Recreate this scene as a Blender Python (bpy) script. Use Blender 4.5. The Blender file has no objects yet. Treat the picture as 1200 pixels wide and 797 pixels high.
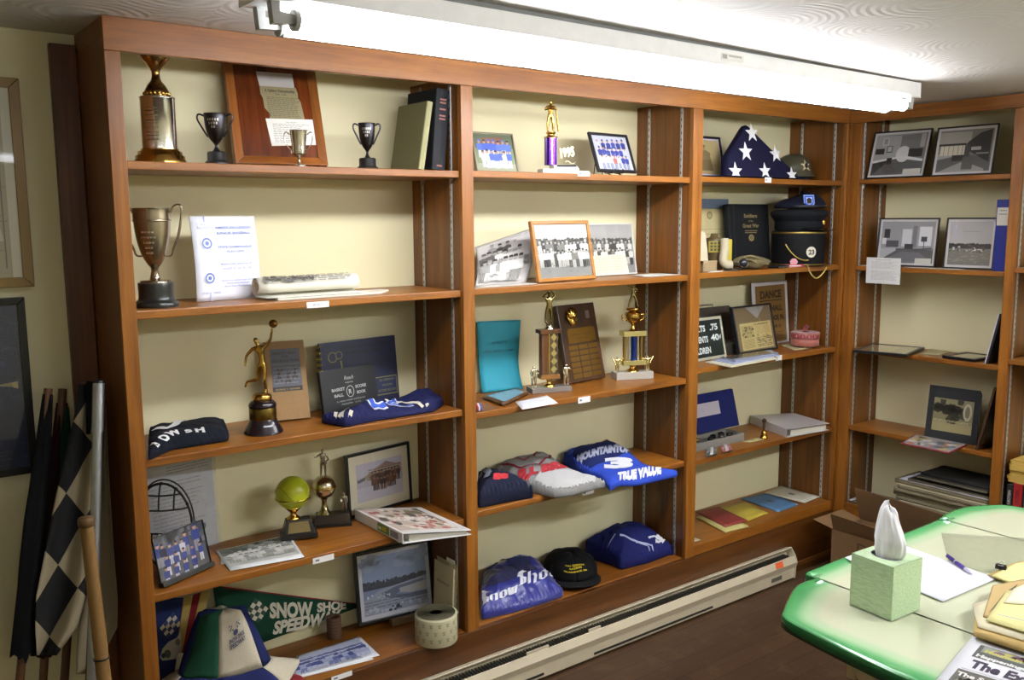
import bpy, bmesh, math, random
from mathutils import Vector, Matrix, noise

# ------------------------------------------------------------------ camera, world, exposure, large lights
S = bpy.context.scene
COL = S.collection
CAM = Vector((-0.6068, -2.3903, 1.6287))
FPX = 1053.46
YAW, PITCH, ROLL = math.radians(36.9885), math.radians(-7.7593), math.radians(-0.3752)
FW = Vector((math.sin(YAW) * math.cos(PITCH), math.cos(YAW) * math.cos(PITCH), math.sin(PITCH)))
RT0 = Vector((math.cos(YAW), -math.sin(YAW), 0))
UP0 = RT0.cross(FW)
RT = RT0 * math.cos(ROLL) + UP0 * math.sin(ROLL)
UP = UP0 * math.cos(ROLL) - RT0 * math.sin(ROLL)
cd = bpy.data.cameras.new('camera')
cd.sensor_width = 36.0
cd.lens = 36.0 * FPX / 1200.0
cd.clip_start = 0.02
cam = bpy.data.objects.new('camera', cd)
cam.matrix_world = Matrix(((RT.x, UP.x, -FW.x, CAM.x), (RT.y, UP.y, -FW.y, CAM.y), (RT.z, UP.z, -FW.z, CAM.z), (0, 0, 0, 1)))
COL.objects.link(cam)
S.camera = cam
S.view_settings.view_transform = 'Standard'
S.view_settings.look = 'None'
S.view_settings.gamma = 1.0
S.view_settings.use_curve_mapping = False
S.view_settings.exposure = 0.2
S.cycles.use_denoising = True
S.cycles.max_bounces = 8
S.cycles.sample_clamp_indirect = 6.0
TUBE_POWER = 38.0        # emission of the fluorescent tubes over the shelves
FILL_TUBE_POWER = 80.0    # emission of the unseen fixtures added for fill light
W = bpy.data.worlds.new('room_air')
S.world = W
W.use_nodes = True
W.node_tree.nodes['Background'].inputs[0].default_value = (0.95, 0.97, 1.0, 1)
W.node_tree.nodes['Background'].inputs[1].default_value = 0.02

# ------------------------------------------------------------------ measured layout (metres)
D = 0.306            # depth of the shelves, face at y = 0, wall at y = D
XI, XW = 3.1095, 3.34
ZA = [0, 1.776, 1.3978, 1.0072, 0.6362, 0.2385]
ZB = [0, 1.7788, 1.4002, 0.9881, 0.6492, 0.242]
ZC = [0, 1.7837, 1.4037, 1.0211, 0.6405, 0.2827]
ZD = [0, 1.7874, 1.4011, 1.0235, 0.6582, 0.2863]
ZT = 0.745           # table top
TRIM_Z = 2.0377
def zceil(x): return 2.120 - 0.007 * x

def ray(u, v): return FW + RT * ((u - 600.0) / FPX) - UP * ((v - 398.5) / FPX)
def onz(u, v, z):
    d = ray(u, v); return CAM + d * ((z - CAM.z) / d.z)
def ony(u, v, y):
    d = ray(u, v); return CAM + d * ((y - CAM.y) / d.y)
def onx(u, v, x):
    d = ray(u, v); return CAM + d * ((x - CAM.x) / d.x)
def proj(p):
    d = Vector(p) - CAM; k = d.dot(FW)
    return 600 + FPX * d.dot(RT) / k, 398.5 - FPX * d.dot(UP) / k
def depth(p): return (Vector(p) - CAM).dot(FW)
def mpp(p): return depth(p) / FPX
def at(u, y, z):
    """point on the line (free x, y, z) seen in column u"""
    k = (u - 600.0) / FPX
    n = RT - FW * k
    c = CAM
    x = c.x - ((y - c.y) * n.y + (z - c.z) * n.z) / n.x
    return Vector((x, y, z))
def zat(x, y, v):
    k = (398.5 - v) / FPX
    n = UP - FW * k
    return CAM.z - ((x - CAM.x) * n.x + (y - CAM.y) * n.y) / n.z

# ------------------------------------------------------------------ materials
def lin(h):
    if isinstance(h, str):
        h = h.lstrip('#'); c = [int(h[i:i + 2], 16) / 255 for i in (0, 2, 4)]
    else: c = list(h)
    return tuple(x / 12.92 if x <= .04045 else ((x + .055) / 1.055) ** 2.4 for x in c)
MATS = {}
def newmat(name):
    m = bpy.data.materials.new(name); m.use_nodes = True
    nt = m.node_tree
    return m, nt, nt.nodes['Principled BSDF']
def N(nt, t, **kw):
    n = nt.nodes.new(t)
    for k, v in kw.items():
        if k.startswith('_'): setattr(n, k[1:], v)
        else: n.inputs[k.replace('__', ' ')].default_value = v
    return n
def mat(kind, color, rough=None, metal=None):
    """procedural surface of a kind (paint, paper, cloth, satin, metal, plastic, card) in an sRGB colour"""
    key = (kind, color, rough, metal)
    if key in MATS: return MATS[key]
    m, nt, b = newmat('%s_%s' % (kind, str(color).lstrip('#')))
    c = lin(color)
    R = dict(paint=.45, paper=.75, print=.38, cloth=.9, satin=.3, metal=.22, plastic=.35, card=.85, gloss=.12)[kind] if rough is None else rough
    MT = (1.0 if kind == 'metal' else 0.0) if metal is None else metal
    b.inputs['Roughness'].default_value = R
    b.inputs['Metallic'].default_value = MT
    b.inputs['Base Color'].default_value = (*c, 1)
    tc = N(nt, 'ShaderNodeTexCoord')
    if kind in ('cloth', 'card', 'paper', 'paint', 'metal', 'satin'):
        sc, amt, bump = dict(cloth=(420, .22, .25), card=(90, .14, .05), paper=(30, .05, .03), paint=(25, .08, .02), metal=(60, .12, .02), satin=(300, .1, .05))[kind]
        no = N(nt, 'ShaderNodeTexNoise', Scale=sc, Detail=3.0)
        nt.links.new(tc.outputs['Object'], no.inputs['Vector'])
        mx = N(nt, 'ShaderNodeMix', _data_type='RGBA')
        mx.inputs[6].default_value = (*[x * (1 - amt) for x in c], 1)
        mx.inputs[7].default_value = (*[min(1, x * (1 + amt)) for x in c], 1)
        nt.links.new(no.outputs['Fac'], mx.inputs[0])
        nt.links.new(mx.outputs[2], b.inputs['Base Color'])
        bp = N(nt, 'ShaderNodeBump', Strength=bump, Distance=.002)
        nt.links.new(no.outputs['Fac'], bp.inputs['Height'])
        nt.links.new(bp.outputs['Normal'], b.inputs['Normal'])
    if kind == 'cloth': b.inputs['Specular IOR Level'].default_value = .2
    if kind == 'satin': b.inputs['Sheen Weight'].default_value = .3
    MATS[key] = m
    return m
def flat(color, rough=.5):
    """an ink or a photographic tone on a print"""
    return mat('print', color, rough)
def wood(name, light, dark, axis, rough=.38, scale=1.0):
    key = ('wood', name, axis)
    if key in MATS: return MATS[key]
    m, nt, b = newmat('wood_' + name + '_' + 'xyz'[axis])
    tc = N(nt, 'ShaderNodeTexCoord')
    mp = N(nt, 'ShaderNodeMapping')
    s = [22.0 * scale] * 3; s[axis] = 1.3 * scale
    mp.inputs['Scale'].default_value = s
    oi = N(nt, 'ShaderNodeObjectInfo')
    ad = N(nt, 'ShaderNodeVectorMath', _operation='ADD')
    nt.links.new(tc.outputs['Object'], ad.inputs[0]); nt.links.new(oi.outputs['Random'], ad.inputs[1])
    nt.links.new(ad.outputs[0], mp.inputs['Vector'])
    n1 = N(nt, 'ShaderNodeTexNoise', Scale=1.0, Detail=6.0, Roughness=.6, Distortion=1.2)
    nt.links.new(mp.outputs[0], n1.inputs['Vector'])
    n2 = N(nt, 'ShaderNodeTexNoise', Scale=7.0, Detail=4.0, Roughness=.65)
    nt.links.new(mp.outputs[0], n2.inputs['Vector'])
    n3 = N(nt, 'ShaderNodeTexNoise', Scale=3.0, Detail=2.0)
    nt.links.new(ad.outputs[0], n3.inputs['Vector'])
    r = N(nt, 'ShaderNodeValToRGB')
    r.color_ramp.elements[0].position = .3; r.color_ramp.elements[0].color = (*lin(dark), 1)
    r.color_ramp.elements[1].position = .68; r.color_ramp.elements[1].color = (*lin(light), 1)
    nt.links.new(n1.outputs['Fac'], r.inputs[0])
    mx = N(nt, 'ShaderNodeMix', _data_type='RGBA', _blend_type='MULTIPLY'); mx.inputs[0].default_value = .45
    rg = N(nt, 'ShaderNodeValToRGB')
    rg.color_ramp.elements[0].position = .3; rg.color_ramp.elements[0].color = (.5, .45, .38, 1)
    rg.color_ramp.elements[1].position = .6; rg.color_ramp.elements[1].color = (1, 1, 1, 1)
    nt.links.new(n2.outputs['Fac'], rg.inputs[0])
    nt.links.new(r.outputs[0], mx.inputs[6]); nt.links.new(rg.outputs[0], mx.inputs[7])
    m2 = N(nt, 'ShaderNodeMix', _data_type='RGBA', _blend_type='MULTIPLY'); m2.inputs[0].default_value = .4
    rh = N(nt, 'ShaderNodeValToRGB')
    rh.color_ramp.elements[0].position = .35; rh.color_ramp.elements[0].color = (.64, .6, .55, 1)
    rh.color_ramp.elements[1].position = .65; rh.color_ramp.elements[1].color = (1, 1, 1, 1)
    nt.links.new(n3.outputs['Fac'], rh.inputs[0])
    nt.links.new(mx.outputs[2], m2.inputs[6]); nt.links.new(rh.outputs[0], m2.inputs[7])
    nt.links.new(m2.outputs[2], b.inputs['Base Color'])
    b.inputs['Roughness'].default_value = rough
    bp = N(nt, 'ShaderNodeBump', Strength=.12, Distance=.001)
    nt.links.new(n2.outputs['Fac'], bp.inputs['Height']); nt.links.new(bp.outputs['Normal'], b.inputs['Normal'])
    MATS[key] = m
    return m
def glass():
    if 'glass' in MATS: return MATS['glass']
    m, nt, b = newmat('glass_pane')
    nt.nodes.remove(b)
    tr = N(nt, 'ShaderNodeBsdfTransparent'); gl = N(nt, 'ShaderNodeBsdfGlossy', Roughness=.03)
    gl.inputs['Color'].default_value = (1, 1, 1, 1)
    lw = N(nt, 'ShaderNodeLayerWeight', Blend=.5)
    pw = N(nt, 'ShaderNodeMath', _operation='POWER'); pw.inputs[1].default_value = 5.0; nt.links.new(lw.outputs['Facing'], pw.inputs[0])
    ad = N(nt, 'ShaderNodeMath', _operation='MULTIPLY_ADD'); ad.inputs[1].default_value = .9; ad.inputs[2].default_value = .025; nt.links.new(pw.outputs[0], ad.inputs[0])
    mx = N(nt, 'ShaderNodeMixShader')
    nt.links.new(ad.outputs[0], mx.inputs[0]); nt.links.new(tr.outputs[0], mx.inputs[1]); nt.links.new(gl.outputs[0], mx.inputs[2])
    nt.links.new(mx.outputs[0], nt.nodes['Material Output'].inputs[0])
    MATS['glass'] = m
    return m
def film(color, opacity):
    key = ('film', color, opacity)
    if key in MATS: return MATS[key]
    m, nt, b = newmat('clear_film')
    b.inputs['Base Color'].default_value = (*lin(color), 1)
    b.inputs['Roughness'].default_value = .25
    no = N(nt, 'ShaderNodeTexNoise', Scale=12.0, Detail=2.0)
    ma = N(nt, 'ShaderNodeMath', _operation='MULTIPLY_ADD'); ma.inputs[1].default_value = .12; ma.inputs[2].default_value = opacity - .06
    nt.links.new(no.outputs['Fac'], ma.inputs[0]); nt.links.new(ma.outputs[0], b.inputs['Alpha'])
    MATS[key] = m
    return m
def emis(color, strength):
    m, nt, b = newmat('lamp_glow')
    b.inputs['Base Color'].default_value = (1, 1, 1, 1)
    b.inputs['Emission Color'].default_value = (*lin(color), 1)
    b.inputs['Emission Strength'].default_value = strength
    return m

# ------------------------------------------------------------------ mesh building
class MB:
    def __init__(s):
        s.v = []; s.f = []; s.m = []; s.sm = []; s.mats = []; s.M = Matrix.Identity(4)
    def mi(s, m):
        if m not in s.mats: s.mats.append(m)
        return s.mats.index(m)
    def add(s, vs, fs, m, smooth=False, M=None):
        T = s.M if M is None else s.M @ M
        o = len(s.v); i = s.mi(m)
        s.v += [T @ Vector(p) for p in vs]
        for f in fs: s.f.append([o + k for k in f]); s.m.append(i); s.sm.append(smooth)
        return s
    def box(s, x0, x1, y0, y1, z0, z1, m, M=None):
        vs = [(x, y, z) for x in (x0, x1) for y in (y0, y1) for z in (z0, z1)]
        return s.add(vs, [(0, 1, 3, 2), (4, 6, 7, 5), (0, 4, 5, 1), (2, 3, 7, 6), (0, 2, 6, 4), (1, 5, 7, 3)], m, False, M)
    def hexa(s, b4, t4, m):
        """box from four bottom and four top corners in the same order (counter-clockwise from above)"""
        return s.add(list(b4) + list(t4), [(3, 2, 1, 0), (4, 5, 6, 7), (0, 1, 5, 4), (1, 2, 6, 5), (2, 3, 7, 6), (3, 0, 4, 7)], m)
    def prism(s, pts, a, b, m, axis=2, smooth=False, M=None):
        """outline in the two other axes, pushed from a to b along axis"""
        n = len(pts)
        def P(p, q):
            if axis == 2: return (p[0], p[1], q)
            if axis == 1: return (p[0], q, p[1])
            return (q, p[0], p[1])
        vs = [P(p, a) for p in pts] + [P(p, b) for p in pts]
        s.add(vs, [tuple(range(n))[::-1], tuple(range(n, 2 * n))], m, False, M)
        return s.add(vs, [(i, (i + 1) % n, n + (i + 1) % n, n + i) for i in range(n)], m, smooth, M)
    def poly(s, pts, m, M=None): return s.add(pts, [tuple(range(len(pts)))], m, False, M)
    def lathe(s, prof, m, c=(0, 0, 0), n=32, M=None, smooth=True):
        vs = []; fs = []
        for r, z in prof:
            for k in range(n):
                a = 2 * math.pi * k / n; vs.append((c[0] + r * math.cos(a), c[1] + r * math.sin(a), c[2] + z))
        L = len(prof)
        for i in range(L - 1):
            for k in range(n):
                fs.append((i * n + k, i * n + (k + 1) % n, (i + 1) * n + (k + 1) % n, (i + 1) * n + k))
        s.add(vs, fs, m, smooth, M)
        if prof[0][0] > 1e-5: s.add(vs[:n], [tuple(range(n))[::-1]], m, False, M)
        if prof[-1][0] > 1e-5: s.add(vs[-n:], [tuple(range(n))], m, False, M)
        return s
    def ball(s, c, r, m, n=24, M=None, sz=(1, 1, 1)):
        L = n // 2
        T = Matrix.Translation(c) @ Matrix.Diagonal((*sz, 1))
        if M is not None: T = M @ T
        return s.lathe([(r * math.sin(math.pi * i / L), -r * math.cos(math.pi * i / L)) for i in range(L + 1)], m, (0, 0, 0), n, T)
    def tube(s, path, r, m, n=8, cap=True, M=None, closed=False, flatten=1.0):
        path = [Vector(p) for p in path]; L = len(path)
        rs = r if isinstance(r, (list, tuple)) else [r] * L
        vs = []; fs = []
        up = None
        for i, p in enumerate(path):
            a = path[(i - 1) % L] if (closed or i > 0) else p
            b = path[(i + 1) % L] if (closed or i < L - 1) else p
            t = (b - a).normalized()
            if up is None:
                up = Vector((0, 0, 1)) if abs(t.z) < .9 else Vector((0, 1, 0))
            e1 = t.cross(up)
            if e1.length < 1e-6: e1 = t.cross(Vector((1, 0, 0)))
            e1.normalize(); e2 = e1.cross(t).normalized(); up = e2
            for k in range(n):
                w = 2 * math.pi * k / n
                vs.append(p + e1 * (rs[i] * math.cos(w)) + e2 * (rs[i] * flatten * math.sin(w)))
        for i in range(L if closed else L - 1):
            j = (i + 1) % L
            for k in range(n): fs.append((i * n + k, i * n + (k + 1) % n, j * n + (k + 1) % n, j * n + k))
        s.add(vs, fs, m, True, M)
        if cap and not closed:
            s.add(vs[:n], [tuple(range(n))], m, False, M); s.add(vs[-n:], [tuple(range(n))[::-1]], m, False, M)
        return s
    def cyl(s, p, q, r, m, n=20, M=None): return s.tube([p, q], r, m, n, True, M)
    def grid(s, fn, nu, nv, m, smooth=True, M=None, thick=None):
        vs = [fn(i / nu, j / nv) for j in range(nv + 1) for i in range(nu + 1)]
        fs = [(j * (nu + 1) + i, j * (nu + 1) + i + 1, (j + 1) * (nu + 1) + i + 1, (j + 1) * (nu + 1) + i) for j in range(nv) for i in range(nu)]
        return s.add(vs, fs, m, smooth, M)
    def text(s, txt, m, size, pos=(0, 0), align='CENTER', M=None, bold=0.0, shear=0.0, width=None, space=1.0, height=0.0):
        vs, fs = text_geo(txt, size, align, bold, shear, width, space)
        vs = [(x + pos[0], y + pos[1], height) for x, y in vs]
        return s.add(vs, fs, m, False, M)
    def mesh(s, name):
        me = bpy.data.meshes.new(name)
        me.from_pydata([tuple(p) for p in s.v], [], s.f)
        for m in s.mats: me.materials.append(m)
        me.polygons.foreach_set('material_index', s.m)
        me.polygons.foreach_set('use_smooth', s.sm)
        me.update()
        return me
    def build(s, name, parent=None, label=None, bevel=0, recalc=True, weld=False, kind=None, solid=0, subdiv=0):
        me = s.mesh(name)
        if recalc or weld:
            bm = bmesh.new(); bm.from_mesh(me)
            if weld: bmesh.ops.remove_doubles(bm, verts=bm.verts, dist=1e-5)
            if recalc: bmesh.ops.recalc_face_normals(bm, faces=bm.faces)
            bm.to_mesh(me); bm.free()
        o = bpy.data.objects.new(name, me); COL.objects.link(o)
        if parent is not None: o.parent = parent
        if label: o['label'] = label
        if kind: o['kind'] = kind
        if solid:
            d = o.modifiers.new('thickness', 'SOLIDIFY'); d.thickness = solid; d.offset = -1 if solid > 0 else 1
        if subdiv:
            d = o.modifiers.new('smooth', 'SUBSURF'); d.levels = d.render_levels = subdiv
        if bevel:
            d = o.modifiers.new('edge', 'BEVEL'); d.width = bevel; d.segments = 2; d.limit_method = 'ANGLE'; d.angle_limit = math.radians(50); d.harden_normals = False
        return o
TXT = {}
def text_geo(txt, size, align='CENTER', bold=0.0, shear=0.0, width=None, space=1.0):
    key = (txt, bold, shear, space)
    if key not in TXT:
        cu = bpy.data.curves.new('glyphs', 'FONT')
        cu.body = txt; cu.size = 1.0; cu.offset = bold; cu.shear = shear; cu.space_character = space; cu.align_x = 'LEFT'
        cu.resolution_u = 3
        o = bpy.data.objects.new('glyphs', cu); COL.objects.link(o)
        dg = bpy.context.evaluated_depsgraph_get()
        me = bpy.data.meshes.new_from_object(o.evaluated_get(dg))
        TXT[key] = ([tuple(v.co[:2]) for v in me.vertices], [tuple(p.vertices) for p in me.polygons])
        bpy.data.objects.remove(o); bpy.data.curves.remove(cu); bpy.data.meshes.remove(me)
    vs, fs = TXT[key]
    x0 = min(v[0] for v in vs); x1 = max(v[0] for v in vs)
    kx = size if width is None else width / (x1 - x0)
    off = {'LEFT': x0, 'CENTER': (x0 + x1) / 2, 'RIGHT': x1}[align]
    return [((x - off) * kx, y * size) for x, y in vs], fs

def thing(name, label, cat, loc=(0, 0, 0), rz=0.0, group=None, M=None):
    o = bpy.data.objects.new(name, None); COL.objects.link(o)
    o.empty_display_size = .05
    if M is not None: o.matrix_world = M
    else: o.location = loc; o.rotation_euler = (0, 0, rz)
    o['label'] = label; o['category'] = cat
    if group: o['group'] = group
    return o
def tag(o, label, cat, group=None):
    o['label'] = label; o['category'] = cat
    if group: o['group'] = group
    return o
def place(o, loc, rz=0.0): o.location = loc; o.rotation_euler = (0, 0, rz); return o
def structure(o): o['kind'] = 'structure'; return o
def dup(root, loc, rz=None, label=None):
    r = root.copy(); COL.objects.link(r); r.location = loc
    if rz is not None: r.rotation_euler = (0, 0, rz)
    if label: r['label'] = label
    for ch in list(root.children):
        c = ch.copy(); COL.objects.link(c); c.parent = r
        for g in list(ch.children):
            d = g.copy(); COL.objects.link(d); d.parent = c
    return r
def leaned(ubl, ubr, ybl, ybr, z, tl, t=0.01, lean=None, h=None):
    """a flat thing standing on height z from column ubl (depth ybl) to column ubr (depth ybr), its top left corner seen at tl.
    Returns its matrix (x along its foot, z up its face, front at y = 0), width and height."""
    A = at(ubl, ybl, z); B = at(ubr, ybr, z)
    e = (B - A); w = e.length; e.normalize()
    n = Vector((-e.y, e.x, 0))
    k = (398.5 - tl[1]) / FPX; nn = UP - FW * k
    def tall(a):
        dv = Vector((0, 0, 1)) * math.cos(a) + n * math.sin(a); return -(A - CAM).dot(nn) / dv.dot(nn)
    if lean is None:
        d = ray(*tl); kk = ((A - CAM).dot(e)) / d.dot(e); P = CAM + d * kk - A
        lean = math.atan2(P.dot(n), P.z)
    else: lean = math.radians(lean)
    lean = max(math.radians(2), min(lean, math.radians(40)))
    while lean > 0:                       # never through the wall behind
        H = tall(lean) if h is None else h
        q = [p + n * (H * math.sin(lean) + t * math.cos(lean)) for p in (A, B)]
        if max(p.y for p in q) < D - .004 and max(p.x for p in q) < XW - .004: break
        lean -= .005
    lean = max(lean, 0.0)
    H = tall(lean)
    if h is not None: H = h
    up = Vector((0, 0, 1)) * math.cos(lean) + n * math.sin(lean)
    back = n * math.cos(lean) - Vector((0, 0, 1)) * math.sin(lean)
    A = A + Vector((0, 0, max(0, t * math.sin(lean)) + .0005))
    M = Matrix(((e.x, back.x, up.x, A.x), (e.y, back.y, up.y, A.y), (e.z, back.z, up.z, A.z), (0, 0, 0, 1)))
    if DEBUG: print('LEAN %-14s w %.3f h %.3f lean %.1f yaw %.1f A %s' % (DEBUG_NAME[0], w, H, math.degrees(lean), math.degrees(math.atan2(e.y, e.x)), [round(x, 3) for x in A]))
    return M, w, H
def smooth_path(p, n=5):
    p = [Vector(q) for q in p]; out = []
    for i in range(len(p) - 1):
        a, b, c, d = p[max(i - 1, 0)], p[i], p[i + 1], p[min(i + 2, len(p) - 1)]
        for j in range(n):
            t = j / n
            out.append(.5 * ((2 * b) + (c - a) * t + (2 * a - 5 * b + 4 * c - d) * t * t + (3 * b - a - 3 * c + d) * t ** 3))
    return out + [p[-1]]
DEBUG = False
DEBUG_NAME = ['']
# ------------------------------------------------------------------ room shell
def cream_wall():
    m, nt, b = newmat('cream_wall_paint')
    tc = N(nt, 'ShaderNodeTexCoord')
    n1 = N(nt, 'ShaderNodeTexNoise', Scale=2.2, Detail=3.0)
    nt.links.new(tc.outputs['Object'], n1.inputs['Vector'])
    r = N(nt, 'ShaderNodeValToRGB')
    r.color_ramp.elements[0].color = (*lin('#e0d7ab'), 1); r.color_ramp.elements[1].color = (*lin('#e7dfb6'), 1)
    nt.links.new(n1.outputs['Fac'], r.inputs[0]); nt.links.new(r.outputs[0], b.inputs['Base Color'])
    b.inputs['Roughness'].default_value = .6
    n2 = N(nt, 'ShaderNodeTexNoise', Scale=160.0, Detail=2.0)
    nt.links.new(tc.outputs['Object'], n2.inputs['Vector'])
    bp = N(nt, 'ShaderNodeBump', Strength=.08, Distance=.002)
    nt.links.new(n2.outputs['Fac'], bp.inputs['Height']); nt.links.new(bp.outputs['Normal'], b.inputs['Normal'])
    return m
def ceiling_mat():
    """white plaster combed in overlapping fans"""
    m, nt, b = newmat('swirled_plaster')
    tc = N(nt, 'ShaderNodeTexCoord')
    vo = N(nt, 'ShaderNodeTexVoronoi', Scale=3.4, Randomness=1.0)
    mp = N(nt, 'ShaderNodeMapping'); mp.inputs['Scale'].default_value = (1, 1, 0)
    nt.links.new(tc.outputs['Object'], mp.inputs['Vector']); nt.links.new(mp.outputs[0], vo.inputs['Vector'])
    n2 = N(nt, 'ShaderNodeTexNoise', Scale=18.0, Detail=3.0)
    nt.links.new(tc.outputs['Object'], n2.inputs['Vector'])
    ad = N(nt, 'ShaderNodeMath', _operation='MULTIPLY_ADD'); ad.inputs[1].default_value = .012
    nt.links.new(n2.outputs['Fac'], ad.inputs[0]); nt.links.new(vo.outputs['Distance'], ad.inputs[2])
    mu = N(nt, 'ShaderNodeMath', _operation='MULTIPLY'); mu.inputs[1].default_value = 90.0
    nt.links.new(ad.outputs[0], mu.inputs[0])
    si = N(nt, 'ShaderNodeMath', _operation='SINE'); nt.links.new(mu.outputs[0], si.inputs[0])
    bp = N(nt, 'ShaderNodeBump', Strength=.12, Distance=.006)
    nt.links.new(si.outputs[0], bp.inputs['Height']); nt.links.new(bp.outputs['Normal'], b.inputs['Normal'])
    b.inputs['Base Color'].default_value = (*lin('#cfc9c2'), 1)
    b.inputs['Roughness'].default_value = .7
    return m
def floor_mat():
    m, nt, b = newmat('dark_floor_boards')
    tc = N(nt, 'ShaderNodeTexCoord')
    br = N(nt, 'ShaderNodeTexBrick', _offset=.37)
    br.inputs['Scale'].default_value = 1.0
    br.inputs['Brick Width'].default_value = 1.7; br.inputs['Row Height'].default_value = .085; br.inputs['Mortar Size'].default_value = .0016
    br.inputs['Color1'].default_value = (*lin('#5c4028'), 1); br.inputs['Color2'].default_value = (*lin('#4a331f'), 1); br.inputs['Mortar'].default_value = (*lin('#150d08'), 1)
    nt.links.new(tc.outputs['Object'], br.inputs['Vector'])
    mp = N(nt, 'ShaderNodeMapping'); mp.inputs['Scale'].default_value = (2, 30, 1)
    nt.links.new(tc.outputs['Object'], mp.inputs['Vector'])
    n1 = N(nt, 'ShaderNodeTexNoise', Scale=1.5, Detail=6.0, Roughness=.7); nt.links.new(mp.outputs[0], n1.inputs['Vector'])
    n2 = N(nt, 'ShaderNodeTexNoise', Scale=7.0, Detail=8.0, Roughness=.75); nt.links.new(tc.outputs['Object'], n2.inputs['Vector'])
    r2 = N(nt, 'ShaderNodeValToRGB'); r2.color_ramp.elements[0].position = .52; r2.color_ramp.elements[1].position = .72
    nt.links.new(n2.outputs['Fac'], r2.inputs[0])
    mx = N(nt, 'ShaderNodeMix', _data_type='RGBA', _blend_type='MULTIPLY'); mx.inputs[0].default_value = .7
    nt.links.new(br.outputs['Color'], mx.inputs[6]); nt.links.new(n1.outputs['Fac'], mx.inputs[7])
    m2 = N(nt, 'ShaderNodeMix', _data_type='RGBA'); m2.inputs[7].default_value = (*lin('#75603f'), 1)
    mf = N(nt, 'ShaderNodeMath', _operation='MULTIPLY'); mf.inputs[1].default_value = .45
    nt.links.new(r2.outputs[0], mf.inputs[0]); nt.links.new(mf.outputs[0], m2.inputs[0])
    nt.links.new(mx.outputs[2], m2.inputs[6]); nt.links.new(m2.outputs[2], b.inputs['Base Color'])
    b.inputs['Roughness'].default_value = .5
    bp = N(nt, 'ShaderNodeBump', Strength=.3, Distance=.003)
    nt.links.new(n2.outputs['Fac'], bp.inputs['Height']); nt.links.new(bp.outputs['Normal'], b.inputs['Normal'])
    return m
WALL = cream_wall()
X0, Y0 = -2.6, -4.6
structure(MB().box(X0, XW, Y0, D, -.1, 0, floor_mat()).build('floor'))
zl, zr = zceil(X0), zceil(XW + .1)
structure(MB().hexa([(X0, Y0, zl), (XW, Y0, zr), (XW, D, zr), (X0, D, zl)], [(X0, Y0, zl + .1), (XW, Y0, zr + .1), (XW, D, zr + .1), (X0, D, zl + .1)], ceiling_mat()).build('ceiling'))
structure(MB().box(X0 - .1, XW + .1, D, D + .1, -.1, 2.25, WALL).build('wall_back'))
structure(MB().box(XW, XW + .1, Y0, D, -.1, 2.25, WALL).build('wall_right'))
structure(MB().box(X0 - .1, X0, Y0, D, -.1, 2.25, WALL).build('wall_left'))
structure(MB().box(X0 - .1, XW + .1, Y0 - .1, Y0, -.1, 2.25, WALL).build('wall_front'))

# ------------------------------------------------------------------ bookcases
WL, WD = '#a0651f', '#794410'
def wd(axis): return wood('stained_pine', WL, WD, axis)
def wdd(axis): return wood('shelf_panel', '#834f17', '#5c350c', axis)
def standard_mat():
    m, nt, b = newmat('slotted_shelf_standard')
    tc = N(nt, 'ShaderNodeTexCoord'); sp = N(nt, 'ShaderNodeSeparateXYZ'); nt.links.new(tc.outputs['Object'], sp.inputs[0])
    a = N(nt, 'ShaderNodeMath', _operation='MULTIPLY'); a.inputs[1].default_value = 1 / .0254; nt.links.new(sp.outputs[2], a.inputs[0])
    f = N(nt, 'ShaderNodeMath', _operation='FRACT'); nt.links.new(a.outputs[0], f.inputs[0])
    l = N(nt, 'ShaderNodeMath', _operation='LESS_THAN'); l.inputs[1].default_value = .4; nt.links.new(f.outputs[0], l.inputs[0])
    ab = N(nt, 'ShaderNodeMath', _operation='ABSOLUTE'); nt.links.new(sp.outputs[0], ab.inputs[0])
    l2 = N(nt, 'ShaderNodeMath', _operation='LESS_THAN'); l2.inputs[1].default_value = .0019; nt.links.new(ab.outputs[0], l2.inputs[0])
    mu = N(nt, 'ShaderNodeMath', _operation='MULTIPLY'); nt.links.new(l.outputs[0], mu.inputs[0]); nt.links.new(l2.outputs[0], mu.inputs[1])
    mx = N(nt, 'ShaderNodeMix', _data_type='RGBA'); mx.inputs[6].default_value = (*lin('#b3b5af'), 1); mx.inputs[7].default_value = (*lin('#2a2014'), 1)
    nt.links.new(mu.outputs[0], mx.inputs[0]); nt.links.new(mx.outputs[2], b.inputs['Base Color'])
    mt = N(nt, 'ShaderNodeMath', _operation='MULTIPLY_ADD'); mt.inputs[1].default_value = -.6; mt.inputs[2].default_value = .6
    nt.links.new(mu.outputs[0], mt.inputs[0]); nt.links.new(mt.outputs[0], b.inputs['Metallic'])
    b.inputs['Roughness'].default_value = .4
    return m
STD = standard_mat()
STEEL = mat('metal', '#b4b4ae', .35)
SHT = .022
def standard(parent, p, rz, z0, z1):
    """slotted metal strip, face along local -y"""
    o = MB().box(-.006, .006, -.004, 0, 0, z1 - z0, STD).build('shelf_standard', parent, bevel=.0012)
    o.location = (p[0], p[1], z0); o.rotation_euler = (0, 0, rz)
def clip(parent, p, rz):
    o = MB().prism([(-.016, 0), (-.016, -.004), (-.004, -.018), (0, -.018), (0, 0)], -.005, .005, STEEL, axis=0).build('shelf_clip', parent)
    o.location = p; o.rotation_euler = (0, 0, rz)
bc = thing('bookcase', 'long pine built-in bookcase of three bays along the back wall', 'bookcase')
PX = [(-.0377, 0.0), (1.0, 1.0447), (2.0725, 2.127), (3.091, XI)]
for a, b in PX:
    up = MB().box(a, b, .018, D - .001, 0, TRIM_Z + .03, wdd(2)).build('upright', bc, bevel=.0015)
    MB().box(a, b, 0, .0178, .2385, TRIM_Z, wd(2)).build('face_strip', up, bevel=.0015)
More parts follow.
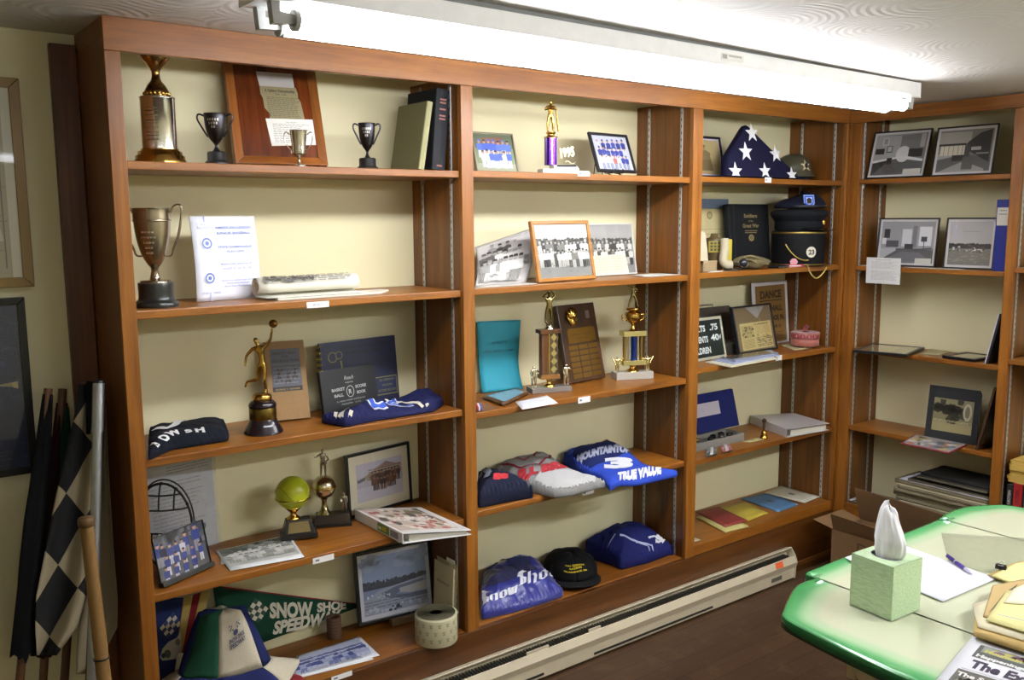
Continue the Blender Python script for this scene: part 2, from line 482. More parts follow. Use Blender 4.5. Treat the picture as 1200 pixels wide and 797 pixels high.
zl, zr = zceil(-.038), zceil(XI)
MB().hexa([(-.0385, -.003, TRIM_Z), (XI, -.003, TRIM_Z), (XI, .0175, TRIM_Z), (-.0385, .0175, TRIM_Z)],
          [(-.0385, -.003, zl - .001), (XI, -.003, zr - .001), (XI, .0175, zr - .001), (-.0385, .0175, zl - .001)], wd(0)).build('top_rail', bc, bevel=.0015)
MB().box(-.0377, 0, .0185, D - .001, TRIM_Z + .03, zl - .002, wdd(2)).build('rail_return', bc)
MB().box(-.0377, XI, 0, .0175, 0.0, .2380, wood('base_board', '#673d15', '#44250a', 0)).build('base_board', bc, bevel=.0015)
BAYS = [(0, 0.0, 1.0, ZA), (1, 1.0447, 2.0725, ZB), (2, 2.127, 3.091, ZC)]
for i, a, b, Z in BAYS:
    for k in range(1, 6):
        t = SHT if k < 5 else (.02 if i < 2 else .0435)
        y0 = .012 if k < 5 else (.018 if i < 2 else .001)
        sh = MB().box(a + .0015, b - .0015, y0, D - .003, Z[k] - t, Z[k], wd(0)).build('shelf', bc, bevel=.0025)
        if k < 5:
            for yy in (.06, .235): clip(sh, (b - .0035, yy, Z[k] - t), 0)
    for yy in (.06, .235): standard(bc, (b, yy), -math.pi / 2, Z[5] + .001, TRIM_Z + .02)
MB().box(-.105, -.039, D - .022, D - .001, 0, zceil(-.07) - .03, wood('old_stained_board', '#7a4a26', '#54301a', 2)).build('wall_batten', bc, bevel=.002)

rb = thing('bookcase', 'pine built-in bookcase on the right wall beside the corner', 'bookcase')
Q = [(-.0566, 0.0), (-.7494, -.7118), (-1.46, -1.42)]
for j, (a, b) in enumerate(Q):
    pa, pb = (a, a + .019) if j == 0 else (a, b)
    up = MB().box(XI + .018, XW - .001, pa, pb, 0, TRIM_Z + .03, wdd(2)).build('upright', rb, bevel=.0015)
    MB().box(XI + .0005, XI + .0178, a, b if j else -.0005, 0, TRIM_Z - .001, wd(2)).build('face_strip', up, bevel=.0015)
zr2 = zceil(XI)
MB().hexa([(XI - .003, -1.46, TRIM_Z), (XI + .0175, -1.46, TRIM_Z), (XI + .0175, -.004, TRIM_Z), (XI - .003, -.004, TRIM_Z)],
          [(XI - .003, -1.46, zr2 - .012), (XI + .0175, -1.46, zr2 - .012), (XI + .0175, -.004, zr2 - .006), (XI - .003, -.004, zr2 - .006)], wd(1)).build('top_rail', rb, bevel=.0015)
MB().box(XI, XI + .0175, -1.46, -.0575, 0, ZD[5] - .021, wd(1)).build('base_board', rb, bevel=.0015)
for k in range(1, 6):
    sh = MB().box(XI + .003, XW - .003, -.7105, -.058, ZD[k] - .02, ZD[k], wd(1)).build('shelf', rb, bevel=.0025)
    if k < 5:
        for xx in (XI + .03, XI + .175): clip(sh, (xx, -.0595, ZD[k] - .02), math.pi / 2)
ZE = [0, 1.42, 1.055, .66, .30]
for k in (1, 2, 4):
    MB().box(XI + .003, XW - .003, -1.4185, -.7505, ZE[k] - .02, ZE[k], wd(1)).build('shelf', rb, bevel=.0025)
for xx in (XI + .03, XI + .175):
    standard(rb, (xx, -.0567), 0, ZD[5] + .001, TRIM_Z + .02)
    standard(rb, (xx, -.7496), 0, ZE[4] + .001, TRIM_Z + .02)
tr = MB().prism([(0, 0), (-.014, 0), (-.014, .03), (-.006, .042), (0, .042)], 2.79, XI - .001, wood('base_board', '#673d15', '#44250a', 0), axis=0).build('baseboard_back')
structure(tr)

# ------------------------------------------------------------------ fluorescent fixtures
WHITE = mat('paint', '#f2f2f0', .35)
HOLD = mat('paint', '#a9aaa6', .45)
def fixture(name, label, L, loc, rz, power, group):
    t = thing(name, label, 'ceiling light', loc, rz, group)
    MB().prism([(-.055, .0), (-.055, -.045), (-.05, -.052), (.05, -.052), (.055, -.045), (.055, 0)], 0, L, WHITE, axis=0).build('housing', t, bevel=.002)
    MB().box(.012, L - .012, -.03, .03, 0, .02, mat('paint', '#8d8f8e', .5)).build('ceiling_mount', t)
    GL = emis('#f4f7ff', power)
    for yy in (-.034, .034):
        tb = MB().lathe([(.004, 0), (.0185, .003), (.019, .02), (.019, L - .17), (.0185, L - .153), (.004, L - .15)], GL, (0, 0, 0), 20, Matrix.Translation((.075, yy, -.082)) @ Matrix.Rotation(math.pi / 2, 4, 'Y')).build('fluorescent_tube', t)
        for x in (.075, L - .075):
            s = 1 if x < 1 else -1
            hd = MB().prism([(-.052 * s, -.052), (-.034 * s, -.052), (-.034 * s, -.070), (-.004 * s, -.073), (-.004 * s, -.091), (-.048 * s, -.094)], yy - .010, yy + .010, HOLD, axis=1).cyl((-.004 * s, yy, -.082), (.006 * s, yy, -.082), .021, HOLD, 20).build('lamp_holder', t, bevel=.0012)
            hd.location = (x, 0, 0)
    for x in (.0, L): MB().box(x - .0015, x + .0015, -.0555, .0555, -.053, .0015, WHITE).build('end_plate', t, bevel=.001)
    return t
fx = fixture('fluorescent_light', 'long white twin-tube fluorescent light over the bookcase', 2.48, (.085, -.634, 2.098), .025, TUBE_POWER, 'twin-tube ceiling lights')
lm = MB(); lm.box(1.36, 1.46, -.0562, -.0555, -.03, -.012, mat('paper', '#e4e4dc')); lm.box(1.365, 1.385, -.0565, -.0562, -.027, -.015, flat('#99998f')); lm.box(1.392, 1.45, -.0565, -.0562, -.02, -.015, flat('#b0b0a8'))
lm.build('rating_sticker', fx)
fixture('fluorescent_light', 'added twin-tube fill light on the ceiling beyond the table, out of view', 1.9, (1.3, -2.5, 2.098), .0, FILL_TUBE_POWER, 'twin-tube ceiling lights')  # unseen fixture, added to fill the lower shelves from the right
fixture('fluorescent_light', 'added twin-tube fill light on the ceiling behind the camera, out of view', 2.48, (-2.0, -3.5, 2.098), .0, FILL_TUBE_POWER * .12, 'twin-tube ceiling lights')  # weak unseen fixture, added to brighten the left wall

# ------------------------------------------------------------------ baseboard heater
BEIGE = mat('paint', '#c9bda2', .4); DARK = mat('paint', '#1d1c1a', .6); FIN = mat('metal', '#8a8a86', .4)
ht = thing('baseboard_heater', 'long beige electric baseboard heater along the bookcase foot', 'heater', (.28, 0, 0))
HL = 2.74 - .28
MB().prism([(-.001, .006), (-.012, .006), (-.012, .118), (-.036, .142), (-.034, .146), (-.001, .134)], 0, HL, BEIGE, axis=0).build('back_plate', ht, bevel=.001)
MB().prism([(-.014, .012), (-.058, .012), (-.060, .060), (-.068, .085), (-.056, .112), (-.050, .112), (-.060, .084), (-.054, .062), (-.052, .018), (-.014, .018)], .004, HL - .004, BEIGE, axis=0).build('front_cover', ht, bevel=.0008)
f = MB()
for i in range(int((HL - .04) / .013)):
    x = .02 + i * .013
    f.box(x, x + .003, -.05, -.014, .075, .115, FIN)
f.box(.01, HL - .01, -.05, -.0135, .03, .074, DARK)
f.build('heating_fins', ht)
for x in (0.0, HL):
    MB().prism([(-.002, .006), (-.06, .006), (-.062, .060), (-.070, .085), (-.057, .115), (-.034, .146), (-.002, .135)], x - .002, x + .002, BEIGE, axis=0).build('end_cap', ht)
for x0, x1 in ((.93, 1.03), (1.22, 1.28)):
    MB().box(x0, x1, -.0525, -.047, .095, .122, BEIGE).build('joint_plate', ht)
for x0, x1 in ((.62, 1.0), (1.24, 1.9)):
    MB().box(x0, x1, -.0615, -.057, .022, .03, DARK).build('wall_slot', ht)
MB().box(HL - .17, HL - .10, -.0612, -.058, .028, .046, mat('paint', '#5d584c')).build('thermostat_slot', ht)
st = MB().add([(HL - .15, -.0605, .112), (HL - .10, -.0605, .112), (HL - .10, -.0685, .088), (HL - .15, -.0685, .088)], [(0, 1, 2, 3)], mat('paper', '#e8622a')).build('orange_sticker', ht, 'orange warning sticker', solid=.0006)

# ------------------------------------------------------------------ enamel table
def rounded(x0, x1, y0, y1, r, n=8, corners=(1, 1, 1, 1)):
    out = []
    for (cx, cy, a, on) in ((x1 - r, y0 + r, -90, corners[0]), (x1 - r, y1 - r, 0, corners[1]), (x0 + r, y1 - r, 90, corners[2]), (x0 + r, y0 + r, 180, corners[3])):
        if on:
            for k in range(n + 1):
                w = math.radians(a + 90 * k / n); out.append((cx + r * math.cos(w), cy + r * math.sin(w)))
        else:
            w = math.radians(a + 45); out.append((cx + r * math.copysign(1, math.cos(w)), cy + r * math.copysign(1, math.sin(w))))
    return out
def enamel(name, sides):
    """cream enamel fading into a green border at the leaf's outer sides"""
    m, nt, b = newmat(name)
    tc = N(nt, 'ShaderNodeTexCoord')
    ds = []
    for nx, ny, c in sides:
        d_ = N(nt, 'ShaderNodeVectorMath', _operation='DOT_PRODUCT'); d_.inputs[1].default_value = (nx, ny, 0); nt.links.new(tc.outputs['Object'], d_.inputs[0])
        a = N(nt, 'ShaderNodeMath', _operation='ADD'); a.inputs[1].default_value = c
        nt.links.new(d_.outputs['Value'], a.inputs[0]); ds.append(a)
    cur = ds[0]
    for d in ds[1:]:
        mn = N(nt, 'ShaderNodeMath', _operation='SMOOTH_MIN'); mn.inputs[2].default_value = .07
        nt.links.new(cur.outputs[0], mn.inputs[0]); nt.links.new(d.outputs[0], mn.inputs[1]); cur = mn
    no = N(nt, 'ShaderNodeTexNoise', Scale=9.0, Detail=2.0); nt.links.new(tc.outputs['Object'], no.inputs['Vector'])
    ad = N(nt, 'ShaderNodeMath', _operation='MULTIPLY_ADD'); ad.inputs[1].default_value = .012; nt.links.new(no.outputs['Fac'], ad.inputs[0]); nt.links.new(cur.outputs[0], ad.inputs[2])
    r_ = N(nt, 'ShaderNodeValToRGB')
    e = r_.color_ramp.elements
    e[0].position = .012; e[0].color = (*lin('#3f8f50'), 1)
    e[1].position = .088; e[1].color = (*lin('#c9ccae'), 1)
    x = e.new(.034); x.color = (*lin('#5fa56a'), 1)
    x = e.new(.056); x.color = (*lin('#a9c89c'), 1)
    nt.links.new(ad.outputs[0], r_.inputs[0]); nt.links.new(r_.outputs[0], b.inputs['Base Color'])
    b.inputs['Roughness'].default_value = .16
    b.inputs['Coat Weight'].default_value = .4
    return m
tb = thing('kitchen_table', 'enamel-topped table, cream with a shaded green border', 'table', (0, 0, 0))
TX = [.975, 1.262, 1.925, 2.25]; TY0, TY1, TYM = -1.972, -1.108, -1.54
GREEN = mat('paint', '#1d5a2e', .2)
def leaf(half, shared, sides, name):
    """half = outline of the far half, mirrored about the table's middle line; shared = columns where leaves meet"""
    o = half + [(x, 2 * TYM - y) for x, y in half[::-1]]
    cx, cy = sum(p[0] for p in o) / len(o), TYM; hx = (max(p[0] for p in o) - min(p[0] for p in o)) / 2; hy = (max(p[1] for p in o) - min(p[1] for p in o)) / 2
    mt = enamel(name, sides); m = MB(); n = len(o)
    keep = lambda px: any(abs(px - q) < .002 for q in shared)
    def inset(d): return [(px if keep(px) else cx + (px - cx) * (1 - d / hx), cy + (py - cy) * (1 - d / hy)) for px, py in o]
    rings = [(0.0, -.030), (0.0, -.010), (.002, -.004), (.007, -.0005), (.014, 0.0), (.026, -.0015), (.034, -.002)]
    vs = []
    for d, z in rings: vs += [(*p, ZT + z) for p in inset(d)]
    fs = []
    for i in range(len(rings) - 1):
        for k in range(n): fs.append((i * n + k, i * n + (k + 1) % n, (i + 1) * n + (k + 1) % n, (i + 1) * n + k))
    m.add(vs, fs[:2 * n], GREEN, True); m.add(vs, fs[2 * n:], mt, True)
    m.add(vs[-n:], [tuple(range(n))], mt); m.add(vs[:n], [tuple(range(n))[::-1]], GREEN)
    return m.build('table_leaf', tb, weld=True)
def soft(p): return [tuple(q[:2]) for q in smooth_path([(x, y, 0) for x, y in p], 4)]
leaf([(TX[1] - .0015, -1.143)] + soft([(1.255, -1.143), (1.215, -1.141), (1.165, -1.152), (1.05, -1.207), (1.018, -1.232), (1.003, -1.28), (.985, -1.42), (.977, -1.52)]), [TX[1] - .0015],
     [(1, 0, -.985), (0, -1, -1.143), (0, 1, 1.937), (.433, -.901, -1.541), (.433, .901, 1.235)], 'enamel_end')
leaf([(TX[1] + .0015, TY1 - .012), (TX[1] + .012, TY1), (TX[2] - .012, TY1), (TX[2] - .0015, TY1 - .004)], [TX[1] + .0015, TX[2] - .0015], [(0, -1, TY1), (0, 1, -TY0)], 'enamel_middle')
leaf([(TX[2] + .0015, -1.106)] + soft([(1.94, -1.104), (2.0, -1.093), (2.09, -1.10), (2.175, -1.14), (2.208, -1.172), (2.222, -1.23), (2.238, -1.42), (2.246, -1.52)]), [TX[2] + .0015],
     [(-1, 0, 2.235), (0, -1, -1.097), (0, 1, 1.983), (-.42, -.907, -.12), (-.42, .907, 2.674)], 'enamel_end_far')
CREAM = mat('paint', '#c9bd96', .4)
for x in (TX[0] + .095, TX[3] - .10):
    for y in (TY0 + .31, TY1 - .31):
        MB().lathe([(.018, 0), (.022, .03), (.02, .08), (.026, .3), (.032, .52), (.03, .6), (.022, .615), (.03, .63), (.03, .64), (.024, .65), (.035, .67), (.035, .7)], CREAM, (0, 0, 0), 24).build('leg', tb).location = (x, y, 0)
MB().box(TX[0] + .1, TX[3] - .1, TY0 + .1, TY0 + .12, ZT - .11, ZT - .031, CREAM).box(TX[0] + .1, TX[3] - .1, TY1 - .27, TY1 - .25, ZT - .11, ZT - .031, CREAM).build('apron', tb)
# ------------------------------------------------------------------ helpers for the exhibits
FACE = Matrix(((1, 0, 0, 0), (0, 0, -1, 0), (0, 1, 0, 0), (0, 0, 0, 1)))   # drawing (a, b, lift) -> (a, -lift, b)
BLACK = mat('paint', '#161514', .35)
GOLD = mat('metal', '#c9a355', .2)
BRASS = mat('metal', '#b98f3f', .25)
SILVER = mat('metal', '#b9b4a8', .2)
MARBLE = mat('gloss', '#d8d4cc', .25)
WHITE_PAPER = mat('paper', '#efeeea')
class Pic:
    """prints and drawings: coloured shapes laid on a sheet in fractions of its width and height"""
    def __init__(s, mb, w, h, M, lift=.0004, step=.00003):
        s.mb = mb; s.w = w; s.h = h; s.M = M; s.k = lift; s.st = step
    def nx(s): s.k += s.st; return s.k
    def poly(s, pts, c, rough=.5):
        z = s.nx(); s.mb.poly([(a * s.w, b * s.h, z) for a, b in pts], flat(c, rough) if isinstance(c, str) else c, s.M); return s
    def rect(s, a0, b0, a1, b1, c): return s.poly([(a0, b0), (a1, b0), (a1, b1), (a0, b1)], c)
    def ell(s, a, b, ra, rb, c, n=14):
        return s.poly([(a + ra * math.cos(2 * math.pi * k / n), b + rb * math.sin(2 * math.pi * k / n)) for k in range(n)], c)
    def many(s, polys, c):
        z = s.nx(); m = flat(c)
        for p in polys: s.mb.poly([(a * s.w, b * s.h, z) for a, b in p], m, s.M)
        return s
    def text(s, t, a, b, size, c, align='CENTER', bold=0, width=None, shear=0, space=1.0):
        vs, fs = text_geo(t, size * s.h, align, bold, shear, width * s.w if width else None, space)
        z = s.nx(); s.mb.add([(x + a * s.w, y + b * s.h, z) for x, y in vs], fs, flat(c) if isinstance(c, str) else c, False, s.M); return s
    def lines(s, a0, a1, b0, b1, n, c, fill=.35, rag=.1, seed=1):
        """rows of small print"""
        R = random.Random(seed); P = []
        for i in range(n):
            b = b1 - (b1 - b0) * (i + .5) / n; hh = (b1 - b0) / n * fill / 2
            x = a0; end = a1 - R.random() * rag * (a1 - a0)
            while x < end:
                wl = (a1 - a0) * R.uniform(.05, .14); e = min(end, x + wl)
                P.append([(x, b - hh), (e, b - hh), (e, b + hh), (x, b + hh)]); x = e + (a1 - a0) * .02
        return s.many(P, c)
    def blobs(s, a0, a1, b0, b1, n, r, c, seed=2, asp=1.0):
        R = random.Random(seed); P = []
        for i in range(n):
            a = R.uniform(a0, a1); b = R.uniform(b0, b1); q = r * R.uniform(.5, 1.3); ph = R.random() * 6
            P.append([(a + q * R.uniform(.7, 1.2) * math.cos(ph + 2 * math.pi * k / 8), b + q * asp * R.uniform(.7, 1.2) * math.sin(ph + 2 * math.pi * k / 8)) for k in range(8)])
        return s.many(P, c)
    def ridge(s, a0, a1, b0, b1, rough, c, seed=3, n=40):
        R = random.Random(seed)
        top = [(a1 - (a1 - a0) * i / n, b1 + rough * R.uniform(-1, 1)) for i in range(n + 1)]
        return s.poly([(a0, b0), (a1, b0)] + top, c)
    def team(s, rows, skin, shirts, legs, hair='#2a211c', seed=5):
        """rows of (count, centre height, left, right, scale); people standing shoulder to shoulder"""
        R = random.Random(seed); asp = s.w / s.h
        for n, b, a0, a1, sc in rows:
            for i in range(n):
                a = a0 + (a1 - a0) * (i + .5) / n + R.uniform(-.006, .006); q = sc * R.uniform(.93, 1.06); x = q * .5 / asp
                bb = b + R.uniform(-.015, .015)
                sh = shirts[R.randrange(len(shirts))]
                lo = max(.004, bb - q * 1.5)
                s.many([[(a - x * .62, lo), (a - x * .08, lo), (a - x * .02, bb - q * .45), (a - x * .6, bb - q * .45)],
                        [(a + x * .08, lo), (a + x * .62, lo), (a + x * .6, bb - q * .45), (a + x * .02, bb - q * .45)]], legs[R.randrange(len(legs))])
                s.poly([(a - x * .75, bb - q * .5), (a + x * .75, bb - q * .5), (a + x * .95, bb + q * .28), (a + x * .45, bb + q * .42), (a - x * .45, bb + q * .42), (a - x * .95, bb + q * .28)], sh)
                s.ell(a, bb + q * .66, x * .42, q * .27, skin, 9)
                s.poly([(a - x * .45, bb + q * .72), (a + x * .45, bb + q * .72), (a + x * .32, bb + q * .96), (a - x * .32, bb + q * .96)], hair if R.random() < .6 else sh)
        return s
def checker(p, pts4, n, m, c1, c2):
    """a slanted chequered flag between four corners"""
    q = lambda u, v: tuple((pts4[0][k] * (1 - u) + pts4[1][k] * u) * (1 - v) + (pts4[3][k] * (1 - u) + pts4[2][k] * u) * v for k in (0, 1))
    p.poly(pts4, c1)
    p.many([[q(i / n, j / m), q((i + 1) / n, j / m), q((i + 1) / n, (j + 1) / m), q(i / n, (j + 1) / m)] for i in range(n) for j in range(m) if (i + j) % 2], c2)
def framed(name, label, cat, lp, rim, rimc, paint, matw=0.0, matc='#e9e4d6', depth=.014, glazed=True, group=None, rimkind='paint', rimrough=.3, strut=False):
    """a framed picture: rim, backing with the printed picture, pane"""
    M, w, h = lp
    t = thing(name, label, cat, M=M, group=group)
    rm = rimc if not isinstance(rimc, str) else mat(rimkind, rimc, rimrough)
    m = MB()
    o = [(0, 0), (w, 0), (w, h), (0, h)]; i = [(rim, rim), (w - rim, rim), (w - rim, h - rim), (rim, h - rim)]
    for k in range(4):
        a, b, c, d = o[k], o[(k + 1) % 4], i[(k + 1) % 4], i[k]
        m.hexa([(p[0], depth, p[1]) for p in (a, b, c, d)], [(p[0], 0, p[1]) for p in (a, b, c, d)], rm)
    m.build('frame', t, bevel=min(.002, rim * .2))
    e = rim * .6
    MB().box(e, w - e, .007, depth - .001, e, h - e, mat('card', '#5a5048')).build('backing', t)
    pw, ph = w - 2 * rim - 2 * matw, h - 2 * rim - 2 * matw
    if matw:
        q = MB().box(rim, w - rim, .0052, .0068, rim, h - rim, mat('paper', matc)).build('mat_board', t)
    p = MB(); T = Matrix.Translation((rim + matw, .0050, rim + matw)) @ FACE
    p.box(0, pw, 0, ph, -.0003 if matw else -.0015, 0, flat('#d8d4cc'), T)
    paint(Pic(p, pw, ph, T, .0001, .00002))
    p.build('photo', t)
    if glazed:
        MB().box(rim * .9, w - rim * .9, .0012, .0020, rim * .9, h - rim * .9, glass()).build('glass_pane', t)
    if strut:
        zf = (depth + .052) * -M[2][1] / max(.1, M[2][2]) + .001
        MB().hexa([(w * .4, depth, zf), (w * .6, depth, zf), (w * .6, depth + .05, zf), (w * .4, depth + .05, zf)], [(w * .45, depth, h * .7), (w * .55, depth, h * .7), (w * .55, depth + .003, h * .7), (w * .45, depth + .003, h * .7)], BLACK).build('easel_back', t)
    return t
def skin(name, joints, edges, m, parent, sub=2, label=None):
    """one continuous surface grown over a skeleton: joints {name: (x, y, z, r)}"""
    ks = list(joints); me = bpy.data.meshes.new(name)
    me.from_pydata([joints[k][:3] for k in ks], [(ks.index(a), ks.index(b)) for a, b in edges], [])
    o = bpy.data.objects.new(name, me); COL.objects.link(o)
    md = o.modifiers.new('s', 'SKIN'); md.branch_smoothing = .3; md.use_smooth_shade = True
    for i, k in enumerate(ks):
        sv = me.skin_vertices[0].data[i]; r = joints[k][3]; sv.radius = (r, r); sv.use_root = (i == 0)
    sm = o.modifiers.new('u', 'SUBSURF'); sm.levels = sm.render_levels = sub
    dg = bpy.context.evaluated_depsgraph_get()
    m2 = bpy.data.meshes.new_from_object(o.evaluated_get(dg))
    bpy.data.objects.remove(o); bpy.data.meshes.remove(me)
    m2.name = name; m2.materials.clear(); m2.materials.append(m)
    for p in m2.polygons: p.use_smooth = True; p.material_index = 0
    r = bpy.data.objects.new(name, m2); COL.objects.link(r); r.parent = parent
    if label: r['label'] = label
    return r
BODY = [('pelvis', 'belly'), ('belly', 'chest'), ('chest', 'neck'), ('neck', 'chin'), ('chin', 'head'), ('head', 'crown'), ('chest', 'sl'), ('sl', 'el'), ('el', 'wl'), ('wl', 'hl'), ('chest', 'sr'), ('sr', 'er'), ('er', 'wr'), ('wr', 'hr'),
        ('pelvis', 'pl'), ('pl', 'kl'), ('kl', 'al'), ('al', 'tl'), ('pelvis', 'pr'), ('pr', 'kr'), ('kr', 'ar'), ('ar', 'tr')]
def figurine(H, pose, m, parent, loc, name='figurine', fat=1.0):
    """a small cast player of height H; pose overrides joints of a standing body (x right, y away, z up, in fractions of H)"""
    J = dict(pelvis=(0, 0, .52, .075), belly=(0, 0, .62, .07), chest=(0, 0, .74, .085), neck=(0, 0, .835, .035), chin=(0, -.005, .87, .045), head=(0, 0, .925, .06), crown=(0, .005, .975, .04),
             sl=(-.11, 0, .79, .045), el=(-.15, -.02, .64, .034), wl=(-.14, -.08, .52, .024), hl=(-.135, -.1, .48, .026), sr=(.11, 0, .79, .045), er=(.15, -.02, .64, .034), wr=(.14, -.08, .52, .024), hr=(.135, -.1, .48, .026),
             pl=(-.06, 0, .47, .065), kl=(-.075, -.01, .27, .047), al=(-.08, 0, .06, .03), tl=(-.085, -.07, .025, .028), pr=(.06, 0, .47, .065), kr=(.075, -.01, .27, .047), ar=(.08, 0, .06, .03), tr=(.085, -.07, .025, .028))
    for k, v in pose.items(): J[k] = (*v, J[k][3]) if len(v) == 3 else v
    J = {k: (loc[0] + x * H, loc[1] + y * H, loc[2] + z * H, r * H * fat * .8) for k, (x, y, z, r) in J.items()}
    return skin(name, J, BODY, m, parent)
def handles(t, k, pts, r, m, name='handle'):
    for s in (-1, 1):
        MB().tube(smooth_path([(s * x * k, 0, z * k) for x, z in pts]), r * k, m, 8).build(name, t)
def lathe_part(t, name, prof, k, m, n=36, label=None):
    """turned part; returns the object"""
    return MB().lathe([(r * k, z * k) for r, z in prof], m, (0, 0, 0), n).build(name, t, label)
def smooth_prof(p, n=4): return [(max(0, q[0]), q[1]) for q in smooth_path([(a, b, 0) for a, b in p], n)]
class Cloth:
    """a folded garment: a rounded slab over an outline, with soft wrinkles; draw() lays patches on its surface"""
    def __init__(s, pts, T, z0, wr=.15, seed=0, edge=.25, top=None, fr=14.0):
        s.pts = [Vector((p[0], p[1], 0)) for p in pts]; s.T = T; s.z0 = z0; s.wr = wr; s.seed = seed; s.edge = edge; s.top = top; s.fr = fr
        s.c = sum(s.pts, Vector()) / len(s.pts)
        L = []; n = len(s.pts)
        for i in range(n):
            a, b = s.pts[i], s.pts[(i + 1) % n]; k = max(1, int((b - a).length / .008))
            L += [a.lerp(b, j / k) for j in range(k)]
        for _ in range(3): L = [(L[i - 1] + L[i] * 2 + L[(i + 1) % len(L)]) / 4 for i in range(len(L))]
        s.rim = L
    def frac(s, p):
        """0 at the rim, 1 at the middle: by distance to the rim"""
        d = min((q - p).length for q in s.rim[::2])
        return d
    def z(s, x, y):
        p = Vector((x, y, 0)); d = s.frac(p); e = s.edge * s.T * 4
        q = min(1, d / e); prof = math.sqrt(max(0, 1 - (1 - q) ** 2))
        tl = s.T * (s.top(x, y) if s.top else 1.0)
        wrk = noise.noise(Vector((x * s.fr, y * s.fr * 1.6, s.seed))) * .6 + noise.noise(Vector((x * s.fr * 2.7, y * s.fr * 2.2, s.seed + 5))) * .35
        return s.z0 + max(.002, tl * (.35 + .65 * prof) * (1 + s.wr * wrk))
    def px(s, u, v):
        """the point of the cloth's own surface seen at pixel u, v"""
        zz = s.z0 + s.T * .8
        for _ in range(6):
            p = onz(u, v, zz); zz = .5 * zz + .5 * s.z(p.x, p.y)
        return (p.x, p.y)
    def build(s, name, parent, m, label=None, kind=None, step=.006):
        from mathutils.geometry import delaunay_2d_cdt
        n = len(s.rim); pts = [p.to_2d() for p in s.rim]
        x0, x1 = min(p.x for p in pts), max(p.x for p in pts); y0, y1 = min(p.y for p in pts), max(p.y for p in pts)
        inner = []
        for j in range(int((y1 - y0) / step) + 1):
            for i in range(int((x1 - x0) / step) + 1):
                q = Vector((x0 + (i + .5 * (j % 2)) * step, y0 + j * step, 0))
                if s.frac(q) > step * .6: inner.append(q.to_2d())
        r = delaunay_2d_cdt(pts + inner, [(i, (i + 1) % n) for i in range(n)], [], 1, 1e-6)
        P2, F2 = r[0], [tuple(f) for f in r[2]]
        vs = [(p.x, p.y, s.z(p.x, p.y)) for p in P2]; b = len(vs)
        ring = [min(range(len(P2)), key=lambda k: (P2[k] - q).length_squared) for q in pts]
        for k, (o, zz) in enumerate(((.0025, .75), (.004, .45), (.003, .15), (0.0, 0.0))):
            for p in s.rim:
                nrm = (p - s.c).normalized(); hh = s.z(p.x, p.y) - s.z0; wob = 1 + .5 * noise.noise(Vector((p.x * 30, p.y * 30, s.seed + 9)))
                vs.append((p.x + nrm.x * o * wob, p.y + nrm.y * o * wob, s.z0 + hh * zz))
        fs = list(F2)
        for k in range(4):
            lo = ring if k == 0 else [b + (k - 1) * n + i for i in range(n)]
            for i in range(n): fs.append((lo[i], b + k * n + i, b + k * n + (i + 1) % n, lo[(i + 1) % n]))
        fs.append(tuple(b + 3 * n + i for i in range(n)))
        return MB().add(vs, fs, m, True).build(name, parent, label, kind=kind)
    def drape(s, polys, m, name, parent, lift=.0018, label=None, cut=.005):
        bm = bmesh.new()
        for vs, f_ in polys:
            V_ = [bm.verts.new((x, y, 0)) for x, y in vs]
            for f in f_:
                try: bm.faces.new([V_[i] for i in f])
                except ValueError: pass
        bmesh.ops.triangulate(bm, faces=bm.faces)
        for _ in range(5):
            L = [e for e in bm.edges if e.calc_length() > cut]
            if not L: break
            bmesh.ops.subdivide_edges(bm, edges=L, cuts=1)
            bmesh.ops.triangulate(bm, faces=[f for f in bm.faces if len(f.verts) > 3])
        inside = {}
        for v in bm.verts:
            x, y = v.co.x, v.co.y; c_ = False; j = len(s.rim) - 1
            for i in range(len(s.rim)):
                a, b = s.rim[i], s.rim[j]
                if (a.y > y) != (b.y > y) and x < (b.x - a.x) * (y - a.y) / (b.y - a.y) + a.x: c_ = not c_
                j = i
            inside[v] = c_
        bmesh.ops.delete(bm, geom=[f for f in bm.faces if not all(inside[v] for v in f.verts)], context='FACES')
        for v in bm.verts: v.co.z = s.z(v.co.x, v.co.y) + lift
        for f in bm.faces: f.smooth = True
        me = bpy.data.meshes.new(name); bm.to_mesh(me); bm.free()
        me.materials.append(m)
        for p in me.polygons:
            if p.normal.z < 0: p.flip()
        o = bpy.data.objects.new(name, me); COL.objects.link(o); o.parent = parent
        if label: o['label'] = label
        return o
def text2d(t, org, xdir, size, width=None, bold=.0, align='CENTER', arc=0.0, ydir=None, space=1.0):
    """lettering as outlines in a plane: org, x direction, y direction"""
    vs, fs = text_geo(t, size, align, bold, 0.0, width, space)
    xd = Vector((xdir[0], xdir[1])).normalized(); yd = Vector((-xd.y, xd.x)) if ydir is None else Vector((ydir[0], ydir[1])).normalized()
    w = max(abs(v[0]) for v in vs) or 1
    return ([tuple(Vector((org[0], org[1])) + xd * x + yd * (y + arc * (1 - (x / w) ** 2))) for x, y in vs], fs)
def strip2d(path, wd_):
    """a ribbon of width wd_ along a 2D path"""
    p = [Vector((a[0], a[1])) for a in path]; L = []; R = []
    for i in range(len(p)):
        t = (p[min(i + 1, len(p) - 1)] - p[max(i - 1, 0)]).normalized(); n = Vector((-t.y, t.x)) * wd_ / 2
        L.append(tuple(p[i] + n)); R.append(tuple(p[i] - n))
    k = len(p)
    return (L + R, [(i, k + i, k + i + 1, i + 1) for i in range(k - 1)])
